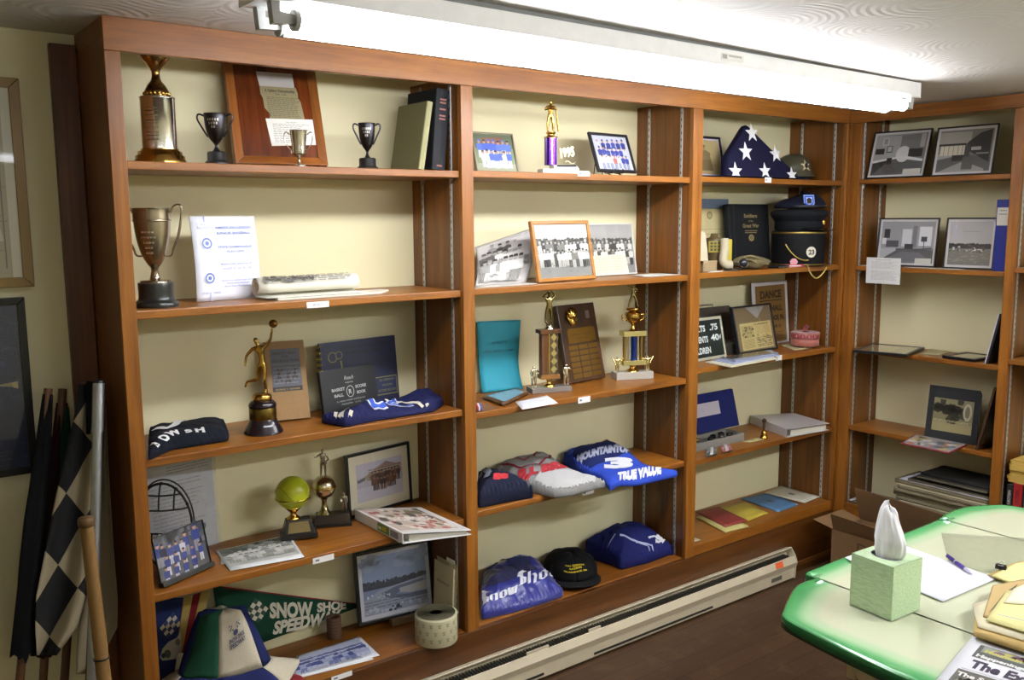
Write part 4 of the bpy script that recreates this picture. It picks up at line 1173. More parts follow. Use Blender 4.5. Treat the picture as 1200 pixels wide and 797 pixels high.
def paint_bw_team(P):
    P.rect(.03, .16, .97, .98, '#a7a8a0'); P.rect(.03, .66, .97, .98, '#5d6058'); P.blobs(.05, .95, .7, .95, 40, .04, '#474a44', 5); P.blobs(.4, .9, .72, .92, 20, .04, '#7d8078', 6)
    P.rect(.03, .16, .97, .42, '#b9b9b2')
    P.team([(12, .62, .1, .9, .13), (12, .46, .06, .94, .13)], '#b5b2aa', ['#cfcfc8', '#c2c2ba', '#8e8f88'], ['#9a9a92', '#c6c6be'], '#4a4844', 4)
sheet('photo_print', 'black and white team photo print with a white border lying on the fourth shelf', 'photograph', pxquad([(270, 669), (357, 653), (331, 621), (246, 640)], z + .003), z + .0022, mat('print', '#dedfdc', .3), paint_bw_team, .0006, lim=(.02, .6, .012, .222))
sheet('photo_print', 'photo print lying underneath the black and white team print', 'photograph', pxquad([(259, 662), (350, 646), (322, 621), (246, 635)], z), z, mat('print', '#cfcfc8', .3), None, .0008, lim=(.02, .6, .012, .225))

t, k = stand('softball_trophy', 'trophy holding a yellow-green softball on a black base', 'trophy', 350, .185, z + .004, YAWV + .35)
MB().box(-21 * k, 21 * k, -12 * k, 12 * k, 0, 6 * k, BLACK).hexa([(-18 * k, -11 * k, 6 * k), (18 * k, -11 * k, 6 * k), (18 * k, 11 * k, 6 * k), (-18 * k, 11 * k, 6 * k)], [(-14 * k, -7 * k, 22 * k), (14 * k, -7 * k, 22 * k), (14 * k, 7 * k, 22 * k), (-14 * k, 7 * k, 22 * k)], BLACK).build('base', t, bevel=.0012)
MB().hexa([(-13 * k, -11.2 * k, 8 * k), (13 * k, -11.2 * k, 8 * k), (13 * k, -10 * k, 8 * k), (-13 * k, -10 * k, 8 * k)], [(-11 * k, -8 * k, 20 * k), (11 * k, -8 * k, 20 * k), (11 * k, -7 * k, 20 * k), (-11 * k, -7 * k, 20 * k)], mat('metal', '#8a7a55', .35)).build('nameplate', t, 'brass nameplate')
lathe_part(t, 'stem', smooth_prof([(8, 22), (7.5, 24), (4, 27), (4, 30), (7, 33), (9.5, 36), (9, 37)], 3), k, GOLD).location = (-5 * k, 0, 0)
MB().ball((-5 * k, 0, 53.5 * k), 19.5 * k, mat('plastic', '#b6bf2a', .3), 32).build('softball', t, 'yellow-green softball')
m = MB()
for s in (1, -1):
    pts = []
    for a_ in range(40):
        th = 2 * math.pi * a_ / 40; 
        q = Vector((math.cos(th), math.sin(th), .55 * math.cos(2 * th))).normalized()
        pts.append(q * 19.6 * k)
    break
m.tube([Matrix.Rotation(.5, 4, 'Z') @ p_ + Vector((-5 * k, 0, 53.5 * k)) for p_ in pts], .55 * k, mat('plastic', '#8d951f', .5), 6, closed=True).build('seam', t)
lathe_part(t, 'ball_ring', [(19.6, 46.5), (20.2, 47), (20.2, 48.2), (19.9, 48.6)], k, mat('metal', '#b9b24a', .25)).location = (-5 * k, 0, 0)

t, k = stand('basketball_trophy', 'small silver player-on-a-ball trophy between the softball and the framed snow photo', 'trophy', 390, .232, z, YAWV + .2)
MB().box(-22 * k, 22 * k, -11 * k, 11 * k, 0, 4 * k, BLACK).hexa([(-20 * k, -10 * k, 4 * k), (20 * k, -10 * k, 4 * k), (20 * k, 10 * k, 4 * k), (-20 * k, 10 * k, 4 * k)], [(-19 * k, -8 * k, 14 * k), (19 * k, -8 * k, 14 * k), (19 * k, 8 * k, 14 * k), (-19 * k, 8 * k, 14 * k)], mat('paint', '#2c2119', .3)).build('base', t, bevel=.001)
lathe_part(t, 'stem', [(8, 14), (7, 16), (5, 18), (3.2, 24), (3, 30), (5, 33)], k, mat('metal', '#a99a72', .2)).location = (-9 * k, 0, 0)
MB().ball((-9 * k, 0, 46 * k), 13.8 * k, mat('metal', '#d0c6a8', .22), 28).build('ball', t)
lathe_part(t, 'ball_band', [(13.8, 45), (14.3, 45.4), (14.3, 47), (13.8, 47.4)], k, GOLD).location = (-9 * k, 0, 0)
figurine(34 * k, dict(wl=(-.28, -.05, .72), el=(-.22, 0, .7), hl=(-.33, -.05, .76), kl=(-.06, 0, .27), er=(.2, 0, .62), wr=(.1, -.12, .55)), SILVER, t, (-9 * k, 0, 58 * k), fat=1.2)
figurine(24 * k, {}, SILVER, t, (14 * k, 0, 14 * k), fat=1.25)

def paint_snow(P):
    P.rect(0, 0, 1, 1, '#d3ccb4'); P.rect(.12, .17, .9, .84, '#a9a6b4'); P.rect(.12, .17, .9, .42, '#b9b5c0'); P.rect(.12, .6, .9, .84, '#b5b4c4')
    P.poly([(.25, .6), (.46, .72), (.62, .8), (.8, .72), (.88, .72), (.88, .55), (.3, .52)], '#9a8b7d'); P.poly([(.48, .7), (.62, .8), (.78, .72)], '#8f7476'); P.lines(.32, .88, .52, .72, 5, '#5c4f48', .3)
    P.poly([(.13, .56), (.26, .6), (.26, .54), (.14, .51)], '#5a5a6a')
    P.team([(9, .57, .36, .85, .1), (7, .47, .38, .78, .1)], '#8a6a58', ['#5c3a2c', '#3b2c2a', '#6a4a34'], ['#4a3a34', '#5c4438'], seed=3)
DEBUG_NAME[0] = 'snowteam'
framed('framed_photograph', 'black framed photo of a team in snow with a cream mat beside the white binder', 'picture', leaned(410, 484, .235, .275, z, (400.4, 535), .014), .010, '#121214', paint_snow, 0.0, depth=.014)

# white binder hanging over the shelf edge
def binder(name, label, c4, z, th, cover, draw=None, draw_spine=None, spine_side=0, wedge=0.0):
    """ring binder lying flat: corners of its top face front-left, front-right, back-right, back-left (x, y); spine along the left side"""
    t = thing(name, label, 'binder')
    a, b, c, d = [Vector((p[0], p[1], 0)) for p in c4]
    V_ = mat('plastic', cover, .3)
    up = Vector((0, 0, 1))
    bt = lambda p, q: p + up * (z + q)
    L = lambda p: bt(p, th); Rr = lambda p: bt(p, th - wedge)
    MB().hexa([bt(a, th - .003), bt(b, th - wedge - .003), bt(c, th - wedge - .003), bt(d, th - .003)], [L(a), Rr(b), Rr(c), L(d)], V_).build('cover_top', t, bevel=.001)
    MB().hexa([bt(p, 0) for p in (a, b, c, d)], [bt(p, .003) for p in (a, b, c, d)], V_).build('cover_bottom', t, bevel=.001)
    e = (b - a).normalized() * .003
    MB().hexa([bt(a, .003), bt(a + e, .003), bt(d + e, .003), bt(d, .003)], [bt(a, th - .003), bt(a + e, th - .003), bt(d + e, th - .003), bt(d, th - .003)], V_).build('spine', t, bevel=.0008)
    i = lambda p, s: p.lerp((a + c) / 2, s)
    ia, ib, ic, id_ = a.lerp(b, .12).lerp(d, .03), b.lerp(a, .05).lerp(c, .03), c.lerp(d, .05).lerp(b, .03), d.lerp(c, .12).lerp(a, .03)
    MB().hexa([bt(p, .004) for p in (ia, ib, ic, id_)], [bt(ia, (th - .004) * .8), bt(ib, (th - wedge - .004) * .8), bt(ic, (th - wedge - .004) * .8), bt(id_, (th - .004) * .8)], mat('paper', '#d4cfbe')).build('pages', t)
    m = MB()
    for q in (.12, .5, .88):
        o = a.lerp(d, q) + (b - a).normalized() * .022 + up * (z + th * .48); ex = (b - a).normalized()
        m.tube([o + ex * (.016 * math.cos(x * math.pi / 8)) + up * (th * .40 * math.sin(x * math.pi / 8)) for x in range(16)], .0016, STEEL, 6, closed=True)
    m.build('rings', t)
    if draw:
        p = MB(); draw(Pic(p, 1, 1, Matrix.Identity(4), .0004, .0001))
        f_ = lambda u, v: (L(a) * (1 - u) + Rr(b) * u) * (1 - v) + (L(d) * (1 - u) + Rr(c) * u) * v
        p.v = [f_(q.x, q.y) + up * q.z for q in p.v]; p.build('cover_sheet', t)
    if draw_spine:
        p = MB(); draw_spine(Pic(p, 1, 1, Matrix.Identity(4), .0004, .0001))
        n = (a - b).normalized()
        f_ = lambda u, v: bt(d.lerp(a, u), th * v)
        p.v = [f_(q.x, q.y) + n * q.z for q in p.v]; p.build('spine_label', t)
    return t
def draw_binder(P):
    P.rect(.03, .03, .97, .97, '#b9a99a'); R_ = random.Random(4)
    for c_, n in (('#8f4f46', 14), ('#cfc4b4', 16), ('#6f6a52', 12), ('#a8605a', 8), ('#4f4a44', 8), ('#d8d0c4', 10)): P.blobs(.08, .92, .1, .92, n, .06, c_, R_.randrange(99), 1.1)
    P.text('SNOW SHOE', .5, .45, .2, '#e4ddd0', bold=.03, width=.6)
    P.rect(.03, .03, .97, .08, '#d8d6d0'); P.rect(.88, .03, .97, .97, '#cfcac2')
def draw_spine(P):
    P.rect(.5, .12, .74, .88, '#5f8a4a'); P.rect(.6, .3, .68, .7, '#c9b83a'); P.rect(.76, .2, .92, .8, '#8a8d90'); P.rect(.52, .3, .58, .6, '#cfe0c0')
zt = z + .035
binder('ring_binder', 'white ring binder with a picture cover hanging over the fourth shelf edge', pxquad([(471.5, 625), (552.5, 614.5), (493, 588.5), (415.5, 596.5)], zt), z, .035, '#e6e5e3', draw_binder, draw_spine, wedge=.018)
shelf_tag(379, 655, z, 'white shelf label below the softball trophy', None, 20, 7)

# ------------------------------------------------------------------ left bay, bottom shelf
z = ZA[5] + .0005
# green pennant leaning on the wall
yw = .285
def wallpt(u, v, y): p = ony(u, v, y); return Vector((p.x, y, p.z))
TL, BL_, TIP = wallpt(249, 686, .285), wallpt(262, 770, .245), wallpt(424, 709, .298)
t = thing('pennant', 'green felt racetrack pennant with white lettering leaning behind the sun hats', 'pennant')
GRN = mat('cloth', '#18402e', .9); WHF = mat('cloth', '#d2ccb8', .9)
ex = (TIP - (TL + BL_) / 2); L_ = ex.length; ex.normalize(); ey = (TL - BL_); Hp = ey.length; ey.normalize()
nrm = ex.cross(ey).normalized()
if nrm.y > 0: nrm = -nrm
def PP(a, b, o=0): # a along, b -.5..0.5 (already narrowed)
    return (TL + BL_) / 2 + ex * (a * L_) + ey * (b * Hp) + nrm * o
m = MB(); m.grid(lambda u, v: PP(u, (v - .5) * (1 - u * .97)), 12, 4, GRN).build('felt', t, solid=.002)
m = MB()
m.add([PP(0.06, .475, .0035), PP(1, .012, .0035), PP(1, -.0, .0035), PP(.06, .455, .0035)], [(0, 1, 2, 3)], mat('cloth', '#8a2a2c', .9)).build('red_binding', t, 'red binding along the upper edge', solid=.0008)
p = MB(); P = Pic(p, 1, 1, Matrix.Identity(4), .0028, .0002)
# flag emblem and lettering, in (along, across)
q = []
def quadpx(*uv):
    out = []
    for u, v in uv:
        d = ray(u, v); o = (TL + BL_) / 2; kk = (o - CAM).dot(nrm) / d.dot(nrm); pnt = CAM + d * kk - o
        c_ = ex.dot(ey); pa, pb = pnt.dot(ex), pnt.dot(ey); dd = 1 - c_ * c_; out.append(((pa - c_ * pb) / dd / L_, (pb - c_ * pa) / dd / Hp))
    return out
checker(P, quadpx((286, 721), (303, 730), (314, 713), (299, 701)), 4, 4, '#d2ccb8', '#18402e')
a0, b0 = quadpx((315, 723))[0]; a1, b1 = quadpx((366, 722))[0]
def ptext(tx, p0, p1, hpx, wid=True, shear=0, bold=.05):
    (a0, b0), (a1, b1) = quadpx(p0, p1); (c0, d0), (c1, d1) = quadpx((p0[0], p0[1]), (p0[0], p0[1] - hpx))
    vs, fs = text_geo(tx, 1.0, 'LEFT', bold, shear)
    X_ = max(v[0] for v in vs); Y_ = .72
    zz = P.nx()
    p.add([(a0 + (a1 - a0) * x / X_ + (c1 - c0) * y / Y_, b0 + (b1 - b0) * x / X_ + (d1 - d0) * y / Y_, zz) for x, y in vs], fs, WHF)
ptext('SNOW', (315.5, 723.5), (366, 722), 17); ptext('SHOE', (371, 717), (405, 713), 10)
ptext('SPEEDWAY', (319, 743), (400, 727), 14, shear=.25)
p.v = [PP(q.x, q.y, q.z) for q in p.v]
p.build('lettering', t, 'white lettering and chequered flag')

# blue pennant with a car
t = thing('pennant', 'blue felt pennant with a chequered flag and old car, left end of bottom shelf', 'pennant')
BLF = mat('cloth', '#25315e', .9); YLF = mat('cloth', '#b29a56', .9); RDF = mat('cloth', '#7a1f26', .9)
def BP(u, v, o=0):
    p_ = ony(u, v, .285 - (v - 700) * .0003); p_.x = max(p_.x, .006); return p_ - Vector((0, o, 0))
def bgrid(pts, mm, name, o, lab=None):
    a, b, c, d = pts
    f_ = lambda u, v: BP(*[(a[i] * (1 - u) + b[i] * u) * (1 - v) + (d[i] * (1 - u) + c[i] * u) * v for i in (0, 1)], o)
    MB().grid(f_, 6, 6, mm).build(name, t, lab, solid=.0016)
bgrid([(172, 800), (203, 798), (216, 700), (170, 702)], BLF, 'felt', 0)
bgrid([(206, 765), (213, 765), (226, 697), (215, 699)], YLF, 'gold_band', .001); bgrid([(213, 765), (219, 765), (235, 694), (226, 697)], RDF, 'red_band', .001); bgrid([(219, 765), (226, 765), (246, 692), (235, 694)], YLF, 'gold_band', .001)
p = MB(); P = Pic(p, 1, 1, Matrix.Identity(4), .0022, .0002)
checker(P, [(187, 736), (196, 748), (212, 731), (203, 717)], 4, 4, '#c9c2ae', '#25315e')
P.poly([(187, 770), (190, 760), (197, 752), (207, 747), (211, 740), (213, 760), (205, 772), (190, 774)], '#b9b4a0'); P.ell(196, 766, 4, 5, '#55563f'); P.ell(208, 752, 3, 4, '#77785f'); P.ell(191, 768, 2.5, 3, '#25315e')
p.v = [BP(q.x, q.y, q.z) for q in p.v]; p.build('emblem', t)

# bucket hats
t = thing('bucket_hat', 'green, cream and navy panelled cloth hat crumpled at the left end of the bottom shelf', 'hat', at(266, .125, z + .016), YAWV * .5)
HG, HC, HB = mat('cloth', '#1d4a34', .9), mat('cloth', '#c6bda6', .9), mat('cloth', '#1d2450', .9)
Rr = .135
def hat(a, s):
    """a angle, s 0 crown top .. 1 brim edge"""
    wob = 1 + .10 * noise.noise(Vector((math.cos(a) * 1.6, math.sin(a) * 1.6, s * 2)))
    if s < .12: r = .055 * (s / .12); h = .185
    elif s < .6: q = (s - .12) / .48; r = .055 + .055 * q; h = .185 - .135 * q - .02 * math.sin(math.pi * q) * math.sin(a * 2)
    else: q = (s - .6) / .4; r = .11 + .065 * q; h = .05 - .034 * q + .010 * math.sin(3 * a + 1) * q
    top = .012 * noise.noise(Vector((math.cos(a) * 2, math.sin(a) * 2, 4))) * (1 if s < .6 else .4)
    return Vector((r * wob * math.cos(a) * 1.2, r * .62 * wob * math.sin(a), max(.004, (h + top) * 1.3)))
SEG = [(-100, -40, HC, 'cream'), (-40, 20, HB, 'navy'), (20, 80, HG, 'green'), (80, 140, HC, 'cream'), (140, 200, HB, 'navy'), (200, 260, HG, 'green')]
for a0, a1, mm, nm in SEG:
    MB().grid(lambda u, v: hat(math.radians(a0 + (a1 - a0) * u), v * .6), 8, 14, mm).build('crown_panel', t, nm + ' crown panel', solid=.002)
    mm2 = {'cream': HB, 'navy': HC, 'green': HB}[nm]
    MB().grid(lambda u, v: hat(math.radians(a0 + (a1 - a0) * u), .6 + v * .4), 8, 8, mm2).build('brim_panel', t, solid=.002)
p = MB(); P = Pic(p, 1, 1, Matrix.Identity(4), .003, .0002)
P.ell(.5, .42, .07, .05, '#3f4566'); checker(P, [(.36, .35), (.46, .38), (.42, .25), (.33, .23)], 3, 3, '#3f4566', '#c6bda6'); checker(P, [(.56, .38), (.66, .35), (.68, .23), (.58, .25)], 3, 3, '#3f4566', '#c6bda6')
for tx, b in (('SNOW SHOE', .55), ('SPEEDWAY', .64)):
    vs, fs = text_geo(tx, .1, 'CENTER', .03, 0, .42); zz = P.nx(); p.add([(.5 + x, b - y, zz) for x, y in vs], fs, flat('#3f4566'))
def hp_(q):
    a_ = math.radians(-100 + 60 * q.x); s = .12 + .46 * q.y; e = hat(a_, s); n_ = Vector((math.cos(a_), math.sin(a_), .3)).normalized(); return e + n_ * q.z
p.v = [hp_(q) for q in p.v]; p.build('printed_badge', t)
hat2 = thing('bucket_hat', 'second cloth hat lying flat underneath the panelled hat', 'hat', at(286, .085, z), -.3)
def flap(a, s): return Vector((.02 + .155 * s * math.cos(a), .075 * s * math.sin(a), .009 + .004 * (1 - s) + .003 * math.sin(4 * a)))
for a0, a1, mm in ((0, 60, mat('cloth', '#8a2f30', .9)), (60, 180, HC), (180, 240, HG), (240, 300, HC), (300, 360, HG)):
    MB().grid(lambda u, v: flap(math.radians(a0 + (a1 - a0) * u), v), 8, 5, mm).build('brim_panel', hat2, solid=.002)

def paint_bluephoto(P):
    P.rect(.05, .2, .95, .95, '#8f97b8'); P.rect(.05, .6, .95, .95, '#b9bfd2'); P.rect(.05, .2, .95, .34, '#9aa2bf'); P.ridge(.05, .95, .6, .72, .02, '#6d76a0', 4)
    P.team([(14, .52, .08, .92, .16), (13, .36, .08, .92, .16)], '#c3c6d8', ['#5d6aa8', '#3f4b8a', '#aab2d0'], ['#7b86b4', '#c6cade'], '#3a4272', 6)
    P.text('SNOW SHOE INDEPENDENTS', .5, .1, .05, '#77777f', width=.6); P.lines(.12, .88, .03, .09, 2, '#9a9aa2', .4)
sheet('photo_print', 'blue-tinted group photo print lying in front of the green pennant', 'photograph', pxquad([(338, 797), (445, 768), (408, 735), (340, 762)], z + .003), z + .0018, mat('print', '#e6e7ea', .3), paint_bluephoto, .0006, lim=(.3, .95, .01, .2))
sheet('photo_print', 'print lying underneath the blue-tinted group photo', 'photograph', pxquad([(330, 800), (438, 773), (404, 742), (331, 777)], z), z, mat('print', '#dfe0e2', .3), None, .0008, lim=(.3, .95, .01, .2))

# block, race photo, folder, spool, ticket roll
WCARD = mat('card', '#7d6a4c', .8)
b_ = at(474, .192, z)
t = tag(MB().box(-.045, .045, 0, .03, 0, .024, WCARD).build('prop_block', bevel=.001), 'small tan block propping up the framed racetrack photo', 'block'); place(t, b_, -.1)
def paint_race(P):
    P.rect(0, 0, 1, 1, '#cfd2dc'); P.rect(.05, .06, .95, .94, '#7e90b4'); P.rect(.05, .5, .95, .94, '#8ea0c2'); P.blobs(.05, .95, .75, .92, 16, .08, '#9dacc8', 5)
    P.ridge(.05, .95, .44, .55, .03, '#3c4454', 5); P.blobs(.06, .94, .48, .55, 50, .02, '#464e5c', 6, 1.5)
    P.poly([(.05, .3), (.3, .42), (.95, .5), (.95, .44), (.6, .4), (.45, .3), (.95, .2), (.95, .06), (.05, .06)], '#9aa2b8')
    P.poly([(.3, .36), (.5, .42), (.9, .46), (.9, .42), (.62, .38), (.5, .3), (.7, .26), (.95, .25), (.95, .20), (.6, .22), (.36, .28)], '#667089')
    P.poly([(.55, .38), (.95, .42), (.95, .27), (.7, .28), (.56, .32)], '#b3b5bb')
    P.lines(.06, .94, .14, .28, 3, '#4c556c', .2); P.blobs(.06, .94, .08, .16, 24, .025, '#b9c0d2', 7); P.blobs(.4, .6, .07, .13, 6, .03, '#39404f', 8); P.blobs(.1, .5, .3, .36, 10, .012, '#d9dce6', 9)
DEBUG_NAME[0] = 'race'
framed('framed_photograph', 'black framed colour photo of a racetrack on the bottom shelf', 'picture', leaned(421, 511, .215, .185, z + .0245, (415, 650), .012, lean=8), .012, '#15161a', paint_race, depth=.014)
t = thing('file_folder', 'cream file folder standing against the bay divider behind the framed racetrack photo', 'folder', (.972, .168, z), -math.pi / 2)
FOLD = mat('card', '#c6b98c', .7)
def fpart(nm, b, m_):
    m = MB(); m.M = Matrix.Rotation(-.05, 4, 'X'); m.box(*b, m_).build(nm, t)
fpart('back_flap', (0, .125, .004, .0055, .001, .225), FOLD); fpart('front_flap', (0, .12, -.006, -.0045, .001, .215), mat('card', '#d6caa0', .7)); fpart('tab', (.06, .11, .004, .0055, .2252, .238), mat('paper', '#e3dcc4')); fpart('pages', (.004, .115, -.004, .0035, .004, .21), mat('paper', '#ddd8c8'))
m = MB(); m.M = Matrix.Rotation(-.05, 4, 'X'); Pic(m, .12, .2, Matrix.Translation((0, -.0062, 0)) @ FACE).text('SPEEDWAY', .5, .72, .06, '#55503f', width=.7, shear=.3); m.build('handwriting', t)

t, k = stand('cardboard_tube', 'small brown cardboard tube standing beside the pennant tip', 'tube', 392, .25, z)
lathe_part(t, 'tube', [(8.6, 0), (8.6, 24.5), (8.3, 25.5), (5.5, 25.5), (5.5, 8), (.1, 8)], k, mat('card', '#5f4430', .9))
m = MB()
for j in range(6): m.lathe([(8.62, 2.5 + j * 3.8), (8.75, 3 + j * 3.8), (8.62, 3.5 + j * 3.8)], mat('card', '#4a3322', .9), n=24, M=Matrix.Diagonal((k, k, k, 1)))
m.build('winding', t)
t, k = stand('ticket_roll', 'roll of paper tickets standing on the front edge of the bottom shelf', 'ticket roll', 511.5, onz(511, 749, z).y, z, -.4)
lathe_part(t, 'roll', [(24.5, 0), (25, 1), (25, 31), (24.5, 32.5), (9, 33), (5.5, 33), (5, 31), (5, 4), (.1, 4)], k, mat('paper', '#bdb694'), 44)
m = MB()
for r in (8, 11, 14, 17, 20, 22.5): m.lathe([(r - .25, 33.1), (r, 33.35), (r + .25, 33.1)], mat('card', '#9a9474', .8), n=40, M=Matrix.Diagonal((k, k, k, 1)))
m.build('winding', t)
m = MB()
for row in range(3):
    for j in range(16):
        a_ = 2 * math.pi * (j + .5 * (row % 2)) / 16; R = 25.15 * k; zz = (5 + row * 9) * k; da = .09
        for s0, s1, d0, d1 in ((-1, 1, 4, 5), (-.7, .8, 1.2, 2.2), (-.3, .3, 2.4, 3.8)):
            m.add([(R * math.cos(a_ + s0 * da), R * math.sin(a_ + s0 * da), zz + d0 * k), (R * math.cos(a_ + s1 * da), R * math.sin(a_ + s1 * da), zz + d0 * k), (R * math.cos(a_ + s1 * da), R * math.sin(a_ + s1 * da), zz + d1 * k), (R * math.cos(a_ + s0 * da), R * math.sin(a_ + s0 * da), zz + d1 * k)], [(0, 1, 2, 3)], flat('#85805f'))
m.build('ticket_print', t)
m = MB(); m.tube([(25.3 * k * math.cos(a_), 25.3 * k * math.sin(a_), 31.5 * k) for a_ in [-.3 + .1 * j for j in range(16)]], .7 * k, mat('paper', '#7da08a'), 6).build('green_band', t, 'green edge band')
shelf_tag(400.5, 792.5, z, 'white shelf label at the foot of the left bay', None, 20, 6, y=-.0005)
# ------------------------------------------------------------------ middle bay, top shelf
def pxz(pts, z, T): return [tuple(onz(u, v, z + f * T)[:2]) for u, v, f in pts]
z = ZB[1] + .0005
def paint_blue_team(P):
    P.rect(0, 0, 1, 1, '#7d8a62'); P.rect(0, .62, 1, 1, '#5e6b50'); P.poly([(.2, .7), (.2, .9), (.75, .95), (.8, .7)], '#7a5a48'); P.rect(0, 0, 1, .2, '#9a9e80')
    P.team([(7, .66, .08, .92, .2)], '#b88f7a', ['#3f5fc0', '#5470c8'], ['#c9ccd8'], seed=3); P.team([(7, .38, .14, .9, .2)], '#b88f7a', ['#d7d9e4', '#4a66c0'], ['#c9ccd8', '#dcdde6'], seed=4)
DEBUG_NAME[0] = 'b1'
framed('framed_photograph', 'small silver-framed photo of a team in blue and white outdoors on the top shelf', 'picture', leaned(560, 609, .14, .14, z, (555, 155), .012, lean=16), .006, '#a9a290', paint_blue_team, depth=.012, rimkind='metal', strut=True)

t, k = stand('baseball_trophy', 'tall baseball trophy with a purple column on a white marble base', 'trophy', 654, .12, z, YAWV + .25)
MB().box(-22 * k, 22 * k, -12 * k, 12 * k, 0, 6.5 * k, MARBLE).hexa([(-8 * k, -11 * k, 6.5 * k), (23 * k, -11 * k, 6.5 * k), (23 * k, 11 * k, 6.5 * k), (-8 * k, 11 * k, 6.5 * k)], [(-8 * k, -7 * k, 11 * k), (20 * k, -7 * k, 11 * k), (20 * k, 10 * k, 11 * k), (-8 * k, 10 * k, 11 * k)], MARBLE).build('base', t, bevel=.001)
MB().add([(-4 * k, -11.3 * k, 2 * k), (20 * k, -11.3 * k, 2 * k), (20 * k, -7.4 * k, 10.6 * k), (-4 * k, -7.4 * k, 10.6 * k)], [(0, 1, 2, 3)], mat('metal', '#23233a', .3)).build('nameplate', t, 'dark nameplate', solid=.0006).location = (0, -.0014, 0)
PUR = mat('metal', '#5a2f9a', .25); x0 = -9
lathe_part(t, 'column', [(7.4, 11), (7.4, 42)], k, PUR, 28, 'shiny purple column').location = (x0 * k, 0, 0)
m = MB()
for a_ in (-95, -30, 210): m.box(-.9 * k, .9 * k, -7.7 * k, -7.3 * k, 11 * k, 42 * k, mat('metal', '#c8bfd8', .2), Matrix.Translation((x0 * k, 0, 0)) @ Matrix.Rotation(math.radians(a_ + 90), 4, 'Z'))
m.build('column_stripe', t)
lathe_part(t, 'figure_base', [(8, 42), (8, 43.5), (5, 44), (4, 46), (5.5, 47), (5.5, 49)], k, GOLD).location = (x0 * k, 0, 0)
figurine(38 * k, dict(el=(-.2, -.03, .68), wl=(-.08, -.12, .72), hl=(-.02, -.14, .74), er=(.17, -.03, .68), wr=(.06, -.12, .72), hr=(.01, -.14, .75), kl=(-.09, 0, .27), al=(-.1, 0, .06)), GOLD, t, (x0 * k, 0, 48 * k), fat=1.25)
MB().tube([(x0 * k + 5 * k, -3 * k, 76 * k), (x0 * k + 8 * k, 0, 62 * k), (x0 * k + 10 * k, 1 * k, 50 * k)], [.6 * k, 1.1 * k, 1.3 * k], GOLD, 8).build('bat', t)
m = MB(); m.text('1995', GOLD and mat('metal', '#d6cfae', .25), 15 * k, (15 * k, 19 * k), M=FACE @ Matrix.Rotation(.15, 4, 'Z'), bold=.03, width=17 * k, height=.001)
m.tube([((8 + j) * k, -.001, (14.5 + 1.6 * math.sin(j * .5)) * k) for j in range(14)], .8 * k, mat('metal', '#d6cfae', .25), 6)
m.build('year_numerals', t, 'pale gold year numerals', solid=.002)

def paint_team_white(P):
    P.rect(0, 0, 1, 1, '#d5d3d4'); P.rect(0, .3, 1, 1, '#c2c4d2'); P.rect(0, 0, 1, .2, '#cfd0d2')
    P.team([(6, .72, .06, .94, .2), (7, .5, .08, .92, .19)], '#b98c78', ['#2d3a8c', '#39479a', '#c9cad6'], ['#d7d8e2'], seed=5); P.team([(7, .27, .1, .92, .17)], '#b98c78', ['#39479a', '#d7d8e2', '#b5655a'], ['#8f97b8'], seed=6)
DEBUG_NAME[0] = 'b1f'
t = framed('framed_photograph', 'black framed team photo tilted on a wire easel on the top shelf', 'picture', leaned(702, 747, .10, .12, z + .012, (688, 155.5), .012, lean=20), .011, '#1c1d22', paint_team_white, depth=.011)
e_ = thing('wire_easel', 'small black wire easel holding the framed team photo', 'easel', at(724, .085, z), .0)
for s in (-1, 1):
    MB().tube(smooth_path([(s * .028, .0, .001), (s * .026, .028, .011), (s * .024, .05, .02), (s * .02, .09, .09), (s * .022, .11, .002)]), .0018, BLACK, 6).build('wire_leg', e_)
    MB().tube(smooth_path([(s * .026, .03, .011), (s * .026, -.002, .012), (s * .024, -.006, .02), (s * .018, -.006, .026)]), .0018, BLACK, 6).build('wire_hook', e_)
MB().cyl((-.02, .09, .09), (.02, .09, .09), .0018, BLACK, 8).build('cross_wire', e_)
shelf_tag(684, 203.5, z, 'white shelf label below the tilted team photo', None, 14, 6)

# ------------------------------------------------------------------ middle bay, second shelf
z = ZB[2] + .0005
def paint_bw(P, b0=.25, b1=.62, sky='#a9a8a5', seed=2, n=13):
    P.rect(0, 0, 1, 1, '#858581'); P.rect(0, .62, 1, 1, sky); P.ridge(0, 1, .6, .72, .03, '#55564f', seed); P.blobs(.02, .98, .62, .72, 30, .025, '#3c3d38', seed)
    P.team([(n, b1 - .06, .03, .97, .14), (n + 1, b1 - .22, .03, .97, .14)], '#a5a29a', ['#c5c4bd', '#3a3a38', '#77766f', '#d2d1ca'], ['#55554f', '#b5b4ac', '#33332f'], '#2a2a28', seed)
    P.blobs(.1, .9, .05, .3, 14, .02, '#77776f', seed + 3, .5)
t = thing('photo_print', 'large unframed black and white team print curling up beside the wooden frame', 'photograph')
bl, br = at(557, .10, z), at(612, .10, z); tl, tr = ony(557, 290, .235), ony(622, 268, .262)
def cp(u, v):
    p = bl.lerp(br, min(u, 1)).lerp(tl.lerp(tr, min(u, 1)), v); b_ = .018 * math.sin(math.pi * v)
    if u > 1:
        a_ = (u - 1) * 9; rr = .04; d_ = (br - bl).normalized(); p = p + d_ * rr * math.sin(a_) + Vector((0, rr * (1 - math.cos(a_)), 0))
    return Vector((p.x, min(p.y - b_, D - .01), p.z + .001))
MB().grid(lambda u, v: cp(u * 1.22, v), 26, 12, mat('print', '#c4c0bc', .35)).build('print_sheet', t, solid=-.0008)
p = MB(); P = Pic(p, 1, 1, Matrix.Identity(4), .0006, .0002); P.rect(.02, .05, .98, .97, '#b5b2ae'); P.blobs(.05, .95, .75, .95, 10, .05, '#c3c0bc', 3)
